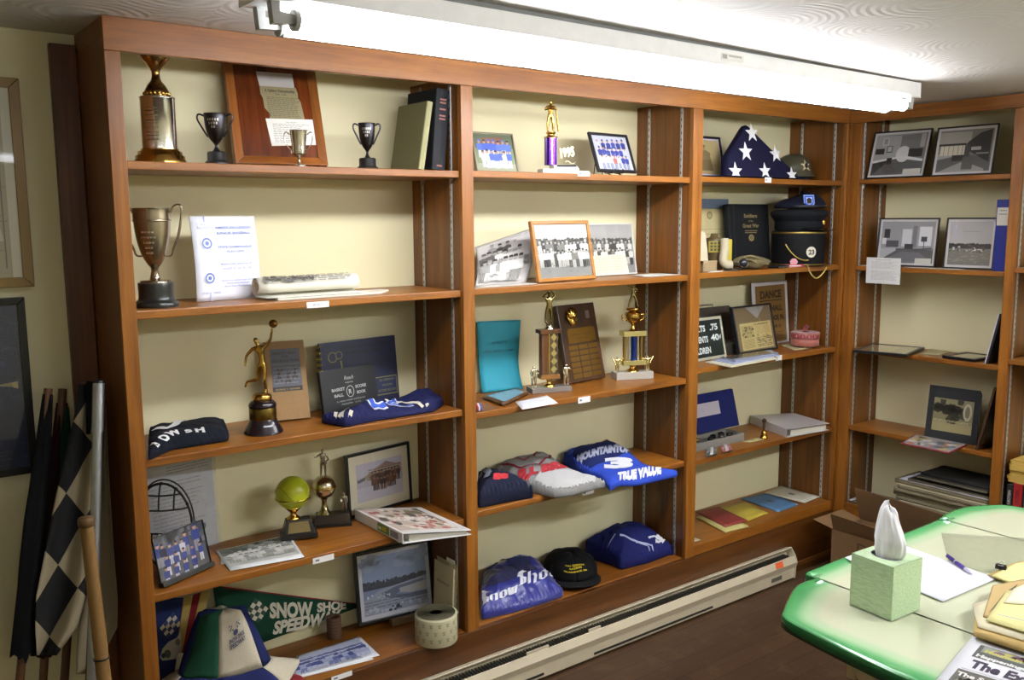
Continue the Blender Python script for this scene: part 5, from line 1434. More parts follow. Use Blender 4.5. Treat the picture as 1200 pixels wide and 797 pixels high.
P.team([(4, .76, .2, .75, .16), (8, .56, .06, .8, .2), (8, .36, .04, .82, .2)], '#a09c96', ['#55534f', '#c9c7c2', '#8a8883'], ['#77756f', '#b5b3ae'], '#33322f', 5); P.rect(.84, .36, .94, .5, '#77756f'); P.blobs(.2, .8, .14, .2, 12, .03, '#77756f', 5, .4)
p.v = [cp(min(q.x, 1), q.y) + Vector((0, -1, .5)).normalized() * q.z for q in p.v]; p.build('image', t)
DEBUG_NAME[0] = 'wf'
framed('framed_photograph', 'oak framed black and white photo of a large baseball team on the second shelf', 'picture', leaned(632, 699, .045, .075, z, (622, 260), .016), .013, wood('frame_oak', '#c58a44', '#9a6426', 0, .3), lambda P: paint_bw(P, sky='#bdbcba'), depth=.016, matw=0, strut=True)
def paint_bw_card(P):
    paint_bw(P, seed=6, sky='#a09e9a', n=11); P.poly([(0, 0), (.84, 0), (.80, .40), (0, .38)], '#d6cfb6'); P.lines(.05, .76, .06, .34, 5, '#b5ae96', .25)
DEBUG_NAME[0] = 'bw'
framed('framed_photograph', 'white-edged black and white team photo with a caption card, behind the oak frame', 'picture', leaned(693, 747, .175, .19, z, (686, 263), .010), .005, '#c9c6c0', paint_bw_card, depth=.009)
PAPER2 = mat('paper', '#c9c6bd')
for lab, y0, y1, xs in (('white paper lying at the left end of the second shelf under the curled print', .02, .09, (1.06, 1.33)), ('loose white sheets lying at the right end of the second shelf', .03, .165, (1.86, 2.06))):
    sheet('loose_paper', lab, 'paper', [(xs[0], y0), (xs[1], y0 + .01), (xs[1] + .005, y1), (xs[0] + .04, y1)], z, PAPER2, None, .001)

# ------------------------------------------------------------------ middle bay, third shelf
z = ZB[3] + .0005
t = thing('teal_booklet', 'bright teal booklet cover curving down from the wall onto the third shelf', 'booklet')
TEAL = mat('paper', '#2292a6', .6)
tl, tr = ony(558, 377, .29), ony(609, 375, .29); bl, br = onz(565, 461, z), onz(613, 456, z)
def tp(u, v):
    a, b = bl.lerp(br, u), tl.lerp(tr, u); p = a.lerp(b, v); s = max(0, 1 - v / .45)
    y = .285 - (.285 - a.y) * s ** 1.7; return Vector((max(p.x, 1.05), y, z + .001 + (b.z - z) * v))
MB().grid(tp, 8, 22, TEAL).build('cover', t, solid=.0012)
p = MB(); P = Pic(p, 1, 1, Matrix.Identity(4), .0008, .0002)
for tx, b, w_ in (('1995', .78, .17), ('DISTRICT 5', .67, .36), ('LITTLE LEAGUE CHAMPS', .55, .76)): P.text(tx, .5, b, .045, '#17505e', width=w_, bold=.02)
p.v = [tp(q.x, q.y) - Vector((0, q.z, 0)) for q in p.v]; p.build('print', t)
t = thing('medal', 'medal with a red, white and blue ribbon in a dark holder beside the bay divider', 'medal', (1.058, at(560, .06, z).y - .005, z), 0)
MB().hexa([(-.008, -.03, 0), (.012, -.03, 0), (.016, .05, 0), (-.008, .05, 0)], [(-.008, .02, .085), (-.002, .02, .085), (-.002, .05, .085), (-.008, .05, .085)], mat('paint', '#2b2c30', .5)).build('holder', t, bevel=.001)
for i_, c_ in enumerate(('#a02a35', '#d8d6d8', '#2d3a8c')):
    MB().tube([(.004 + i_ * .007, -.036 - .004 * abs(i_ - 1), .004), (.004 + i_ * .007, -.038, .016), (.003 + i_ * .007, -.030, .026)], .0038, mat('satin', c_), 8).build('ribbon', t)
q = pxquad([(590, 477), (619, 463), (606, 458), (566, 468)], z)
t = sheet('framed_picture', 'dark wooden frame lying flat in front of the teal booklet', 'picture', q, z, mat('paint', '#4f3320', .35), None, .012)
pm = MB(); o_ = [Vector((*a, z + .0128)) for a in q]; c0 = sum(o_, Vector()) / 4
pm.poly([a.lerp(c0, .18) for a in o_], flat('#7f9aa6', .15))
Mi = Matrix.Rotation(-t.rotation_euler.z, 4, 'Z') @ Matrix.Translation(-t.location); pm.v = [Mi @ v for v in pm.v]; pm.build('photo', t)
sheet('caption_card', 'white card lying on the front edge of the third shelf', 'card', pxquad([(612, 480), (654, 472.5), (641, 463.5), (604, 471)], z + .001), z, mat('paper', '#e9e8ee'), lambda P: P.lines(.1, .8, .45, .8, 4, '#b9b9c4', .25), .0012)

WOODT = wood('trophy_walnut', '#6d4526', '#43270f', 2, .3); GREYM = mat('gloss', '#77706a', .25)
t, k = stand('baseball_trophy', 'walnut column trophy with a gold batter and two small side figures', 'trophy', 643.5, .15, z, YAWV + .35)
MB().box(-25 * k, 25 * k, -10 * k, 10 * k, 0, 6 * k, GREYM).build('base', t, bevel=.0015)
lathe_part(t, 'stem', smooth_prof([(7, 6), (6, 8), (3, 10), (3.5, 14), (5, 16)], 3), k, GOLD)
MB().box(-12.5 * k, 11 * k, -7 * k, 7 * k, 15.5 * k, 20.5 * k, wood('trophy_oak', '#9a6a34', '#734a20', 0, .3)).build('platform', t, bevel=.001); MB().box(-14 * k, 13 * k, -8 * k, 8 * k, 69 * k, 73.5 * k, WOODT).build('platform', t, bevel=.001)
MB().box(-11 * k, -3 * k, -5 * k, 5 * k, 20.5 * k, 69 * k, WOODT).build('wood_column', t, bevel=.001)
MB().box(-1 * k, 9 * k, -5 * k, 5 * k, 20.5 * k, 69 * k, mat('paint', '#4a3822', .3)).box(-2.6 * k, -1.2 * k, -5.2 * k, -4 * k, 20.5 * k, 69 * k, GOLD).build('gold_column', t)
m = MB()
for j in range(5): m.add([(4 * k, -5.3 * k, (22 + j * 9.4) * k), (8 * k, -5.3 * k, (26.7 + j * 9.4) * k), (4 * k, -5.3 * k, (31.4 + j * 9.4) * k), (0, -5.3 * k, (26.7 + j * 9.4) * k)], [(0, 1, 2, 3)], mat('metal', '#cdbd8a', .25))
m.build('diamond_inlay', t)
lathe_part(t, 'figure_base', [(6, 73.5), (6, 75), (4, 76), (3.5, 79), (4.5, 80)], k, mat('metal', '#c9c0ac', .2))
figurine(38 * k, dict(er=(.2, .02, .86), wr=(.1, .02, .98), hr=(.05, .02, 1.0), el=(-.2, -.02, .84), wl=(-.06, 0, .96), hl=(0, .01, .99), kl=(-.1, 0, .27), al=(-.12, 0, .06)), mat('metal', '#9a8a5c', .2), t, (0, 0, 79.5 * k), fat=1.2)
for x in (-20, 21): figurine(26 * k, dict(er=(.2, -.06, .7), wr=(.12, -.14, .8), hr=(.1, -.16, .84)), mat('metal', '#d2c9b0', .25), t, (x * k, -2 * k, 6 * k), fat=1.5)
DEBUG_NAME[0] = 'plq'
M, w, h = leaned(667, 710, .19, .215, z, (644, 360), .02)
t = thing('award_plaque', 'walnut plaque with a gold baseball glove and rows of brass nameplates', 'plaque', M=M)
MB().box(0, w, 0, .019, 0, h, wood('plaque_walnut', '#543622', '#38220f', 2, .35)).build('board', t, bevel=.003)
BR2 = mat('metal', '#8d6f37', .4)
MB().prism([(.16 * w, .50 * h), (.9 * w, .50 * h), (.9 * w, .66 * h), (.86 * w, .69 * h), (.2 * w, .69 * h), (.16 * w, .66 * h)], -.0015, 0, BR2, axis=1).build('title_plate', t)
for r in range(6):
    for c_ in range(3):
        x = w * (.14 + c_ * .265); zz = h * (.05 + r * .073)
        MB().box(x, x + w * .235, -.0012, 0, zz, zz + h * .058, BR2).build('nameplate', t)
p = MB(); P = Pic(p, w, h, Matrix.Translation((0, -.0015, 0)) @ FACE, .0002); P.text('OUTSTANDING PLAYER AWARD', .53, .6, .022, '#4a3414', width=.5); P.text('LITTLE LEAGUE', .53, .55, .02, '#4a3414', width=.32)
P.lines(.17, .88, .055, .48, 12, '#5c451e', .15, .3); p.build('engraving', t)
gx, gz = w * .33, h * .83
m = MB(); m.ball((gx, -.006, gz - .012), .021, GOLD, 20, sz=(1, .45, 1.05))
for j, a_ in enumerate((-50, -18, 8, 34)):
    a_ = math.radians(a_); m.tube([(gx + .012 * math.sin(a_), -.008, gz - .004 + .008 * math.cos(a_)), (gx + .030 * math.sin(a_), -.011, gz + .002 + .024 * math.cos(a_)), (gx + .032 * math.sin(a_), -.008, gz + .006 + .032 * math.cos(a_))], [.0075, .0075, .0045], GOLD, 10)
m.tube([(gx - .014, -.008, gz - .018), (gx - .030, -.01, gz - .002), (gx - .031, -.009, gz + .010)], [.007, .007, .004], GOLD, 10)
m.build('glove', t, 'gold baseball glove'); MB().ball((gx + .004, -.015, gz - .010), .009, mat('metal', '#8d7038', .3), 14).build('ball', t)
MB().box(w * .72, w * .82, -.001, 0, h * .80, h * .9, mat('metal', '#8a8784', .4), Matrix.Translation((0, 0, 0))).build('emblem', t)

t, k = stand('baseball_trophy', 'gold and blue pillared cup trophy with a figure on top, right end of third shelf', 'trophy', 741, .15, z, YAWV + .25)
MB().box(-23 * k, 23 * k, -9 * k, 9 * k, 0, 8.5 * k, mat('gloss', '#a9a59a', .25)).build('base', t, bevel=.0015)
lathe_part(t, 'stem', smooth_prof([(8, 8.5), (7, 10), (3.5, 12), (4, 15), (6, 16.5)], 3), k, GOLD)
PG_ = mat('metal', '#d3c48e', .25)
MB().box(-14 * k, 14 * k, -8 * k, 8 * k, 16.5 * k, 22 * k, PG_).build('platform', t, bevel=.001); MB().box(-14 * k, 14 * k, -8 * k, 8 * k, 50.5 * k, 56.5 * k, PG_).build('platform', t, bevel=.001)
for x, c_, r_ in ((-10, '#b59a5a', 2.4), (-5, '#d2cfc4', 1.3), (1, '#2c47a8', 3.2), (6.5, '#d2cfc4', 1.3), (10.5, '#a98f55', 2.2)):
    MB().cyl((x * k, 0, 22 * k), (x * k, 0, 50.5 * k), r_ * k, mat('metal', c_, .3), 16).build('pillar', t, 'blue pillar' if x == 1 else None)
lathe_part(t, 'cup', smooth_prof([(6, 56.5), (4, 58), (2, 61), (2.5, 64), (7, 67), (9.5, 72), (9, 77), (9.6, 77.6), (5, 79), (4, 80.5)], 3), k, GOLD)
for s in (-1, 1): MB().tube(smooth_path([(s * 8 * k, 0, 68 * k), (s * 13 * k, 0, 70 * k), (s * 13.5 * k, 0, 75 * k), (s * 9.5 * k, 0, 75 * k)]), .8 * k, GOLD, 6).build('handle', t)
lathe_part(t, 'figure_base', [(6, 80), (9, 81), (7.5, 83.5)], k, GOLD)
figurine(29 * k, dict(el=(-.22, -.02, .82), wl=(-.28, -.02, .98), hl=(-.29, -.02, 1.03), er=(.18, -.05, .66), wr=(.02, -.12, .66), kl=(-.14, 0, .28), al=(-.2, 0, .06), tl=(-.22, -.06, .03), kr=(.14, 0, .28), ar=(.2, 0, .06), tr=(.22, -.06, .03)), mat('metal', '#a8986c', .2), t, (0, 0, 83.3 * k), fat=1.15)
for x in (-19, 19): figurine(18 * k, dict(el=(-.3, 0, .8), wl=(-.4, 0, .95), er=(.3, 0, .8), wr=(.4, 0, .95)), PG_, t, (x * k, 0, 8.5 * k), fat=1.7)
shelf_tag(684.5, 468.5, z, 'white shelf label below the walnut award plaque', None, 14, 7)

# ------------------------------------------------------------------ middle bay, fourth shelf
z = ZB[4] + .0005
def garment(name, label, outline, z, T, m, seed, wr=.3, cat='jersey', T0=None, **kw):
    t = thing(name, label, cat); q = pxz(outline, z, T0 or T); q = [(min(max(x, 1.058), 2.057), min(y, .288)) for x, y in q]
    c = Cloth(q, T, z, wr, seed, **kw); return t, c
def px(c, u, v, f=.9): return c.px(u, v)
def ribbon(c, pts, wd_, f=.9): return strip2d([px(c, u, v, f) for u, v in pts], wd_)
def patch(c, pts, f=.9): return ([px(c, u, v, f) for u, v in pts], [tuple(range(len(pts)))])
def ctext(c, tx, p0, p1, hpx, f=.9, bold=.06, rise=0, m=None):
    """lettering between two pixels of the garment's top; hpx = letter height in pixels"""
    vs, fs = text_geo(tx, 1.0, 'LEFT', bold); X_ = max(v[0] for v in vs)
    def P_(x, y): q = x / X_; return c.px(p0[0] + (p1[0] - p0[0]) * q, p0[1] + (p1[1] - p0[1]) * q - hpx * (y / .72 + rise * 4 * q * (1 - q)))
    return ([P_(x, y) for x, y in vs], fs)
def slope(y0, y1, lo):
    """a pile that is lower towards the room"""
    return lambda x, y: lo + (1 - lo) * max(0, min(1, (y - y0) / (y1 - y0)))
NAVY2 = mat('cloth', '#171b2e', .85)
t, c = garment('folded_garment', 'navy sweatshirt with a grey collar folded at the left end of the fourth shelf', [(561, 596, 0), (600, 588, 0), (625, 580, .2), (623, 571, .8), (606, 562, 1), (582, 556, 1), (561, 552, 1)], z, .10, NAVY2, 11, .15, T0=.055)
c.build('body', t, NAVY2)
c.drape([ribbon(c, [(562, 561), (567, 551), (573, 555), (570, 561)], .022)], mat('cloth', '#7f8590', .9), 'collar', t, .006, 'grey collar')
c.drape([ctext(c, 'SS', (578, 562), (596, 563), 7, 1, .09)], mat('cloth', '#b8383a', .8), 'emblem', t, .002, 'red emblem')
GREY = mat('cloth', '#8d8c89', .9); LGREY = mat('cloth', '#b9b8b6', .9); REDT = mat('cloth', '#a8343a', .8); MAR = mat('cloth', '#7a2030', .8)
t, c = garment('folded_jersey', 'grey baseball jersey with maroon piping and red lettering on the fourth shelf', [(578, 556, .5), (612, 571, .2), (632, 580, 0), (650, 584, 0), (668, 582, 0), (704, 572, 0), (711, 564, .4), (692, 550, .9), (662, 541, 1), (650, 533, 1), (633, 527, 1), (606, 530, 1), (586, 543, .8)], z, .09, GREY, 17, .14, T0=.07, top=slope(.0, .2, .65))
c.build('body', t, GREY)
c.drape([patch(c, [(612, 566), (660, 542), (690, 549), (708, 563), (702, 571), (668, 580), (648, 581)])], LGREY, 'front_panel', t, .0015, 'pale grey front')
c.drape([ribbon(c, [(600, 539), (614, 540), (626, 535), (632, 528)], .008), ribbon(c, [(588, 545), (612, 549), (632, 545), (644, 538), (646, 532)], .008)], MAR, 'collar_piping', t, .003, 'maroon piping')
c.drape([ctext(c, 'ILL BRO', (607, 560), (672, 546), 8, .9, .09)], REDT, 'lettering', t, .0035, 'red lettering')
BLUJ = mat('cloth', '#2c46ad', .75); DBLU = mat('cloth', '#1a2454', .8)
t, c = garment('folded_jersey', 'bright blue jersey with white sponsor lettering hanging over the fourth shelf edge', [(660, 532, .7), (685, 548, .5), (705, 560, .2), (715, 576, 0), (724, 570, 0), (745, 570, 0), (772, 564, 0), (793, 557, .1), (795, 549, .5), (772, 540, .9), (750, 532, 1), (735, 523, 1), (712, 516, 1), (690, 521, 1)], z, .08, BLUJ, 23, .12, T0=.06, top=slope(.0, .2, .5))
c.build('body', t, BLUJ)
c.drape([patch(c, [(662, 533), (690, 521), (712, 517), (734, 524), (742, 531), (715, 541), (690, 547)])], DBLU, 'shoulder', t, .0015, 'darker blue shoulder')
c.drape([ribbon(c, [(697, 521), (708, 518), (716, 515)], .010)], mat('cloth', '#c79a2a', .8), 'yellow_trim', t, .004, 'yellow trim')
c.drape([ctext(c, 'MOUNTAINTOP', (676, 543), (738, 531), 8, .95, .08, .6)], mat('cloth', '#a3a8bc', .8), 'team_lettering', t, .003, 'grey lettering')
WH2 = mat('cloth', '#d9dae0', .8)
c.drape([ctext(c, '3', (708, 549), (742, 548), 11, .9, .08)], WH2, 'number', t, .003, 'white number'); c.drape([ctext(c, 'TRUE VALUE', (724, 563), (775, 553), 8, .6, .08)], WH2, 'sponsor_lettering', t, .003, 'white lettering')
shelf_tag(689, 577, z, 'white shelf label below the grey jersey', None, 13, 5, y=.0105)

# ------------------------------------------------------------------ middle bay, bottom shelf
z = ZB[5] + .0005
SAT = mat('satin', '#25297c', .3)
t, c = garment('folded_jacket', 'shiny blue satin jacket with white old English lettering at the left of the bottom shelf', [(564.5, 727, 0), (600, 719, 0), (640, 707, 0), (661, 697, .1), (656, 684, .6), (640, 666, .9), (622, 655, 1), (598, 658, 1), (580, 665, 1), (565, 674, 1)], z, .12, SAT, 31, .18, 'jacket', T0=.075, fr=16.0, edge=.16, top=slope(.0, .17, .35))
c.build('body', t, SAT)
c.drape([patch(c, [(567, 690), (569, 676), (582, 666), (600, 660), (620, 659), (630, 668), (606, 676), (582, 686)])], mat('satin', '#14163f', .4), 'painted_shade', t, .002, 'painted shade on the shoulders')  # shade on the jacket's upper part, painted as darker satin
c.drape([ribbon(c, [(572, 670), (584, 661), (600, 660), (616, 657), (622, 660)], .030)], mat('cloth', '#2b3050', .85), 'knit_collar', t, .007, 'dark knitted collar')
def blackletter(c, tx, p0, p1, hpx, f=.9):
    """broken pen strokes built per letter: stems with diamond feet"""
    STK = {'S': [[(.8, .85), (.3, 1), (.15, .7), (.8, .45), (.75, .12), (.1, .05)], [(.45, 1), (.45, .05)]], 'n': [[(.15, .7), (.15, .0)], [(.1, .62), (.6, .72), (.75, .55), (.75, .0)]], 'o': [[(.2, .62), (.2, .12), (.5, 0), (.75, .12), (.75, .58), (.5, .72), (.2, .6)]],
           'w': [[(.05, .75), (.15, .08), (.4, .0), (.45, .7)], [(.42, .05), (.75, .05), (.85, .72)]], 'h': [[(.15, 1), (.15, .0)], [(.12, .6), (.6, .72), (.78, .5), (.7, -.1)]], 'e': [[(.2, .35), (.75, .55), (.5, .72), (.2, .6), (.2, .12), (.5, 0), (.78, .14)]]}
    n_ = len(tx); out = []
    for i, ch in enumerate(tx):
        sc = 1.25 if ch.isupper() else 1
        for st in STK.get(ch, []):
            pts = [(p0[0] + (p1[0] - p0[0]) * (i + x * .95) / n_, p0[1] + (p1[1] - p0[1]) * (i + x * .95) / n_ - hpx * y * sc) for x, y in st]
            vs = []; fs = []
            for j in range(len(pts) - 1):
                o = len(vs); vs += [c.px(pts[k][0] + s_ * 1.7, pts[k][1] - s_ * .8) for k, s_ in ((j, -1), (j, 1), (j + 1, 1), (j + 1, -1))]; fs.append((o, o + 1, o + 2, o + 3))
            out.append((vs, fs))
    return out
c.drape(blackletter(c, 'Snow', (563, 711), (607, 695), 12, .85), WH2, 'lettering', t, .003, 'white old English lettering'); c.drape(blackletter(c, 'Shoe', (606, 689), (656, 673), 14, .9), WH2, 'lettering', t, .003)

BLKC = mat('cloth', '#121214', .9); YEL = mat('cloth', '#c9b32c', .8)
cp_ = onz(672, 676, z)
t = thing('baseball_hat', 'black baseball cap with yellow lettering between the satin and blue jackets', 'cap', (cp_.x + .012, cp_.y + .035, z), YAWV + .15)
def cap(a, s):
    r = .104 * math.sin(min(1, s) * math.pi / 2) ** .8; hh = .085 * math.cos(s * math.pi / 2) ** .75
    return Vector((r * 1.02 * math.cos(a), r * 1.12 * math.sin(a), .006 + hh + .006 * noise.noise(Vector((math.cos(a) * 2, math.sin(a) * 2, s * 3)))))
for j in range(6): MB().grid(lambda u, v: cap(math.pi / 3 * (j + u) + .52, .02 + .98 * v), 8, 12, BLKC).build('crown_panel', t, solid=.002)
def brim(u, v):
    a = math.radians(-158 + 136 * u); a_ = math.radians(-90 + (u - .5) * 150)
    q0 = Vector((.104 * math.cos(a), .114 * math.sin(a), .008)); q1 = Vector((.112 * math.cos(a) * 1.02, -.065 - .125 * max(0, math.sin(math.pi * u)) ** .7, .004 + .016 * math.sin(math.pi * u)))
    return q0.lerp(q1, v)
MB().grid(brim, 16, 8, BLKC).build('brim', t, solid=.003); MB().ball((0, 0, .093), .006, BLKC, 10).build('button', t)
p = MB(); P = Pic(p, 1, 1, Matrix.Identity(4), .003, .0003)
for tx, b, w_, h_ in (('FULL THROTTLE', .74, .62, .12), ('RACING', .55, .36, .12), ('CLARENCE, PA', .34, .66, .12)): P.text(tx, .5, b, h_, YEL, bold=.06, width=w_)
P.rect(.42, .68, .7, .71, YEL)
def capt(q): a_ = math.radians(-90 + (q.x - .5) * 80); s = .93 - .5 * q.y; e = cap(a_, s); n_ = Vector((math.cos(a_), math.sin(a_), .5)).normalized(); return e + n_ * q.z
p.v = [capt(q) for q in p.v]; p.build('lettering', t, 'yellow lettering')
m = MB(); m.tube([brim(u, .97) + Vector((0, 0, .002)) for u in [i / 10 for i in range(0, 3)]], .004, YEL, 6).build('brim_flash', t, 'yellow flash')
JB = mat('cloth', '#161c58', .75)
t, c = garment('folded_jacket', 'royal blue jacket with white stripes folded at the right end of the bottom shelf', [(688, 640, .6), (716, 655, .3), (728, 668, 0), (760, 660, 0), (795, 647, 0), (802, 638, .4), (796, 628, .9), (772, 619, 1), (750, 611, 1), (738, 613, 1), (712, 611, 1), (694, 617, 1), (685, 632, .9)], z, .125, JB, 37, .14, 'jacket', T0=.085, top=slope(.0, .16, .45))
c.build('body', t, JB)
c.drape([ribbon(c, [(725, 627), (748, 636), (764, 640), (770, 648), (771, 654)], .008, .85), ribbon(c, [(745, 636), (760, 641), (768, 652)], .006, .8)], mat('cloth', '#b9c0d8', .8), 'stripe', t, .0025, 'white stripes')
c.drape([ribbon(c, [(690, 628), (696, 616), (712, 612), (722, 618), (722, 628), (708, 632)], .034)], mat('cloth', '#1a2152', .8), 'collar', t, .008, 'dark folded collar')
c.drape([ribbon(c, [(692, 633), (702, 636), (716, 636), (721, 628)], .004)], mat('cloth', '#8d94b0', .8), 'collar_piping', t, .009)
c.drape([ctext(c, 'S', (768, 637), (777, 635), 9, 1, .08), ribbon(c, [(760, 631), (767, 629), (771, 631)], .007), ribbon(c, [(776, 637), (781, 633), (784, 634)], .006)], WH2, 'chest_emblem', t, .003, 'white chest emblem')
# ------------------------------------------------------------------ right bay of the back wall, top shelf
z = ZC[1] + .0005
def paint_sepia(P):
    P.rect(0, 0, 1, 1, '#a08f63'); P.rect(0, .3, 1, 1, '#ab9a6c'); P.poly([(.25, .1), (.75, .1), (.7, .5), (.3, .5)], '#6d5d3c'); P.poly([(.3, .42), (.68, .42), (.72, .62), (.6, .7), (.4, .7), (.28, .6)], '#7a6a48'); P.ell(.5, .77, .08, .09, '#93815a'); P.ell(.5, .82, .085, .05, '#5f5136'); P.rect(.2, .1, .3, .4, '#6a5a3a')
DEBUG_NAME[0] = 'sepia'
framed('framed_photograph', 'black framed sepia portrait of a seated soldier beside the folded flag', 'picture', leaned(806, 851, .13, .14, z, (799, 158), .014), .010, '#15151a', paint_sepia, .006, '#b9aec4', depth=.014)
# folded flag
NVF = mat('cloth', '#100f2a', .9); STAR = mat('cloth', '#dedede', .85)
fl, fr = at(853, .04, z), at(940, .05, z)
ex = (fr - fl); Lf = ex.length; ex.normalize(); nn_ = Vector((-ex.y, ex.x, 0)); tilt = math.radians(9)
uz = Vector((0, 0, 1)) * math.cos(tilt) + nn_ * math.sin(tilt); bk = nn_ * math.cos(tilt) - Vector((0, 0, 1)) * math.sin(tilt)
fl = fl + Vector((0, 0, .045 * math.sin(tilt)))
Mf = Matrix(((ex.x, bk.x, uz.x, fl.x), (ex.y, bk.y, uz.y, fl.y), (ex.z, bk.z, uz.z, fl.z), (0, 0, 0, 1)))
t = thing('folded_flag', 'navy flag with white stars folded into a triangle on the top shelf', 'flag', M=Mf)
Hf = zat(fl.x + .1, fl.y + .03, 143) - fl.z
def tri(ins, top): # rounded triangle outline
    P_ = [Vector((0.0 + ins, 0.0)), Vector((Lf - ins * 1.2, 0.0)), Vector((Lf * .32, Hf - ins * 1.2)), Vector((Lf * .03 + ins, Hf * .36))]
    out = []
    for i in range(4):
        a, b, c = P_[i - 1], P_[i], P_[(i + 1) % 4]; r = .012
        p, q = b + (a - b).normalized() * r, b + (c - b).normalized() * r
        out += [p, p.lerp(b, .6).lerp(q.lerp(b, .6), .35), p.lerp(b, .6).lerp(q.lerp(b, .6), .65), q]
    return out
m = MB()
rg = [(.016, .0), (.005, .004), (0.0, .012), (0.0, .032), (.006, .042), (.02, .045)]
n = 16; vs = []
for ins, y in rg: vs += [(p.x, y, p.y) for p in tri(ins, 0)]
m.add(vs, [(i * n + k, i * n + (k + 1) % n, (i + 1) * n + (k + 1) % n, (i + 1) * n + k) for i in range(len(rg) - 1) for k in range(n)], NVF, True)
m.add(vs[:n], [tuple(range(n))], NVF); m.add(vs[-n:], [tuple(range(n))[::-1]], NVF); m.build('folded_cloth', t, weld=True)
def to_flag(u, v):
    d = ray(u, v); kk = (fl - CAM).dot(bk) / d.dot(bk); p = CAM + d * kk - fl; return p.dot(ex), p.dot(uz)
for i_, (u, v, r, rot) in enumerate(((881, 156, 11, .15), (874, 178, 11.5, .1), (909, 180.5, 10.5, .3), (862, 201, 11, .0), (896.5, 200.5, 10, .15), (928, 205, 9.5, .1))):
    a, b = to_flag(u, v); kk = mpp(fl) * r * 1.06; pts = []
    for j in range(10):
        w_ = math.pi / 2 + rot * .3 + j * math.pi / 5; rr = kk if j % 2 == 0 else kk * .4; pts.append((a + rr * 1.1 * math.cos(w_), max(.001, b + rr * math.sin(w_))))
    MB().prism(pts, -.0012, .0, STAR, axis=1).build('star', t)
m = MB(); m.tube([(Lf * .62, .0, .003), (Lf * .66, -.0008, .06), (Lf * .74, -.0008, Hf * .36)], .0008, mat('cloth', '#0e0d26'), 6); m.build('fold_seam', t)
# helmet on a cap
hp0 = Vector((2.981, .2, z))
t = thing('military_cap', 'flat navy cap lying under the steel helmet', 'hat', hp0 + Vector((.0, -.0, 0)), -.3)
lathe_part(t, 'body', smooth_prof([(.072, 0), (.076, .006), (.072, .014), (.05, .018), (.0, .019)], 3), 1, mat('cloth', '#1a2036', .9))
MB().grid(lambda u, v: (.072 * math.cos(-2.2 + u * 1.4) * (1 + .4 * v), .072 * math.sin(-2.2 + u * 1.4) * (1 + .4 * v), .006 - .003 * v), 10, 3, mat('plastic', '#101014', .3)).build('visor', t, solid=.003)
t = thing('steel_helmet', 'olive steel helmet with a star and eagle badge beside the folded flag', 'helmet', hp0 + Vector((0, .0, .0205)), YAWV + .1)
OLV = mat('paint', '#474431', .5); k = .0036
lathe_part(t, 'shell', smooth_prof([(27.5, 0), (26, 2.5), (23.5, 8), (21.5, 16), (17, 24), (9, 28.5), (0.01, 29.5)], 4) + [(0.01, 28.5), (20, 15), (25.5, 1)], k, OLV)
lathe_part(t, 'rim', [(27.3, -.4), (28, 0), (27.3, .6)], k, mat('paint', '#3a3727', .5))
def onshell(a, zz):
    r = (27.5 - 4 * zz / 8 if zz < 8 else 23.5 - 2 * (zz - 8) / 8 if zz < 16 else 21.5 - 4.5 * (zz - 16) / 8) * k + .0012; th = math.radians(-80) + a; return Vector((r * math.cos(th), r * math.sin(th), zz * k))
def spot(pts, m_, nm): MB().add([onshell(a, zz) for a, zz in pts], [tuple(range(len(pts)))], m_).build(nm, t, solid=.0008)
star = lambda ca, cz, r: [(ca + (r if j % 2 == 0 else r * .42) / 21 * math.cos(math.pi / 2 + j * math.pi / 5), cz + (r if j % 2 == 0 else r * .42) * math.sin(math.pi / 2 + j * math.pi / 5)) for j in range(10)]
spot([(-.1, 7.5), (.42, 7.5), (.42, 18.5), (-.1, 18.5)], mat('paint', '#7d6a2c', .6), 'badge_field')
MB().add([onshell(a, zz) * 1.012 for a, zz in star(.15, 13.5, 7.5)], [tuple(range(10))], mat('paint', '#c9bf98', .6)).build('badge_star', t, solid=.0006)
MB().add([onshell(a, zz) * 1.02 for a, zz in [(.08, 11), (.2, 10), (.3, 13), (.28, 16), (.15, 17), (.06, 14)]], [tuple(range(6))], mat('paint', '#1f1c18', .6)).build('badge_head', t, solid=.0006)
shelf_tag(900, 211, z, 'white shelf label below the folded flag', None, 9, 6)

# ------------------------------------------------------------------ second shelf: keepsakes of service
z = ZC[2] + .0005
def paint_cert(P):
    P.rect(0, 0, 1, 1, '#cdc08f'); P.lines(.05, .95, .1, .6, 7, '#a3966a', .12, .1); P.ell(.62, .78, .06, .06, '#8d8058'); P.ell(.62, .78, .04, .04, '#b5a878'); P.rect(.1, .9, .95, .93, '#6f6546')
    for a in (.45, .75): P.rect(a, .05, a + .006, .88, '#b1a474')
DEBUG_NAME[0] = 'cert'
MC = leaned(797, 854, .265, .28, z, (795, 234), .008, lean=2)
t = framed('certificate', 'yellowed certificate with a blue-grey top strip behind the gas mask', 'certificate', MC, .004, '#c3c6d6', paint_cert, depth=.006)
MB().box(.002, MC[1] - .002, -.0006, .004, MC[2] * .87, MC[2] + .004, mat('card', '#6d7f94')).build('blue_strip', t, 'blue-grey strip')
t = thing('canvas_packet', 'cream cloth packet standing on a small cardboard box at the divider', 'packet', at(828, .085, z), 0)
CB = mat('card', '#8f7c5c', .85)
MB().box(-.045, .040, -.02, .055, 0, .042, CB).build('box', t, 'small cardboard box', bevel=.001)
MB().box(-.045, .041, -.0212, .0, .034, .0435, CB).build('flap', t, bevel=.0008)
m = MB(); m.prism([(-.045, .0435), (.008, .0435), (.002, .09), (-.014, .16), (-.045, .165)], .0, .03, mat('cloth', '#c6bda0', .9), axis=1).build('packet', t, bevel=.006)
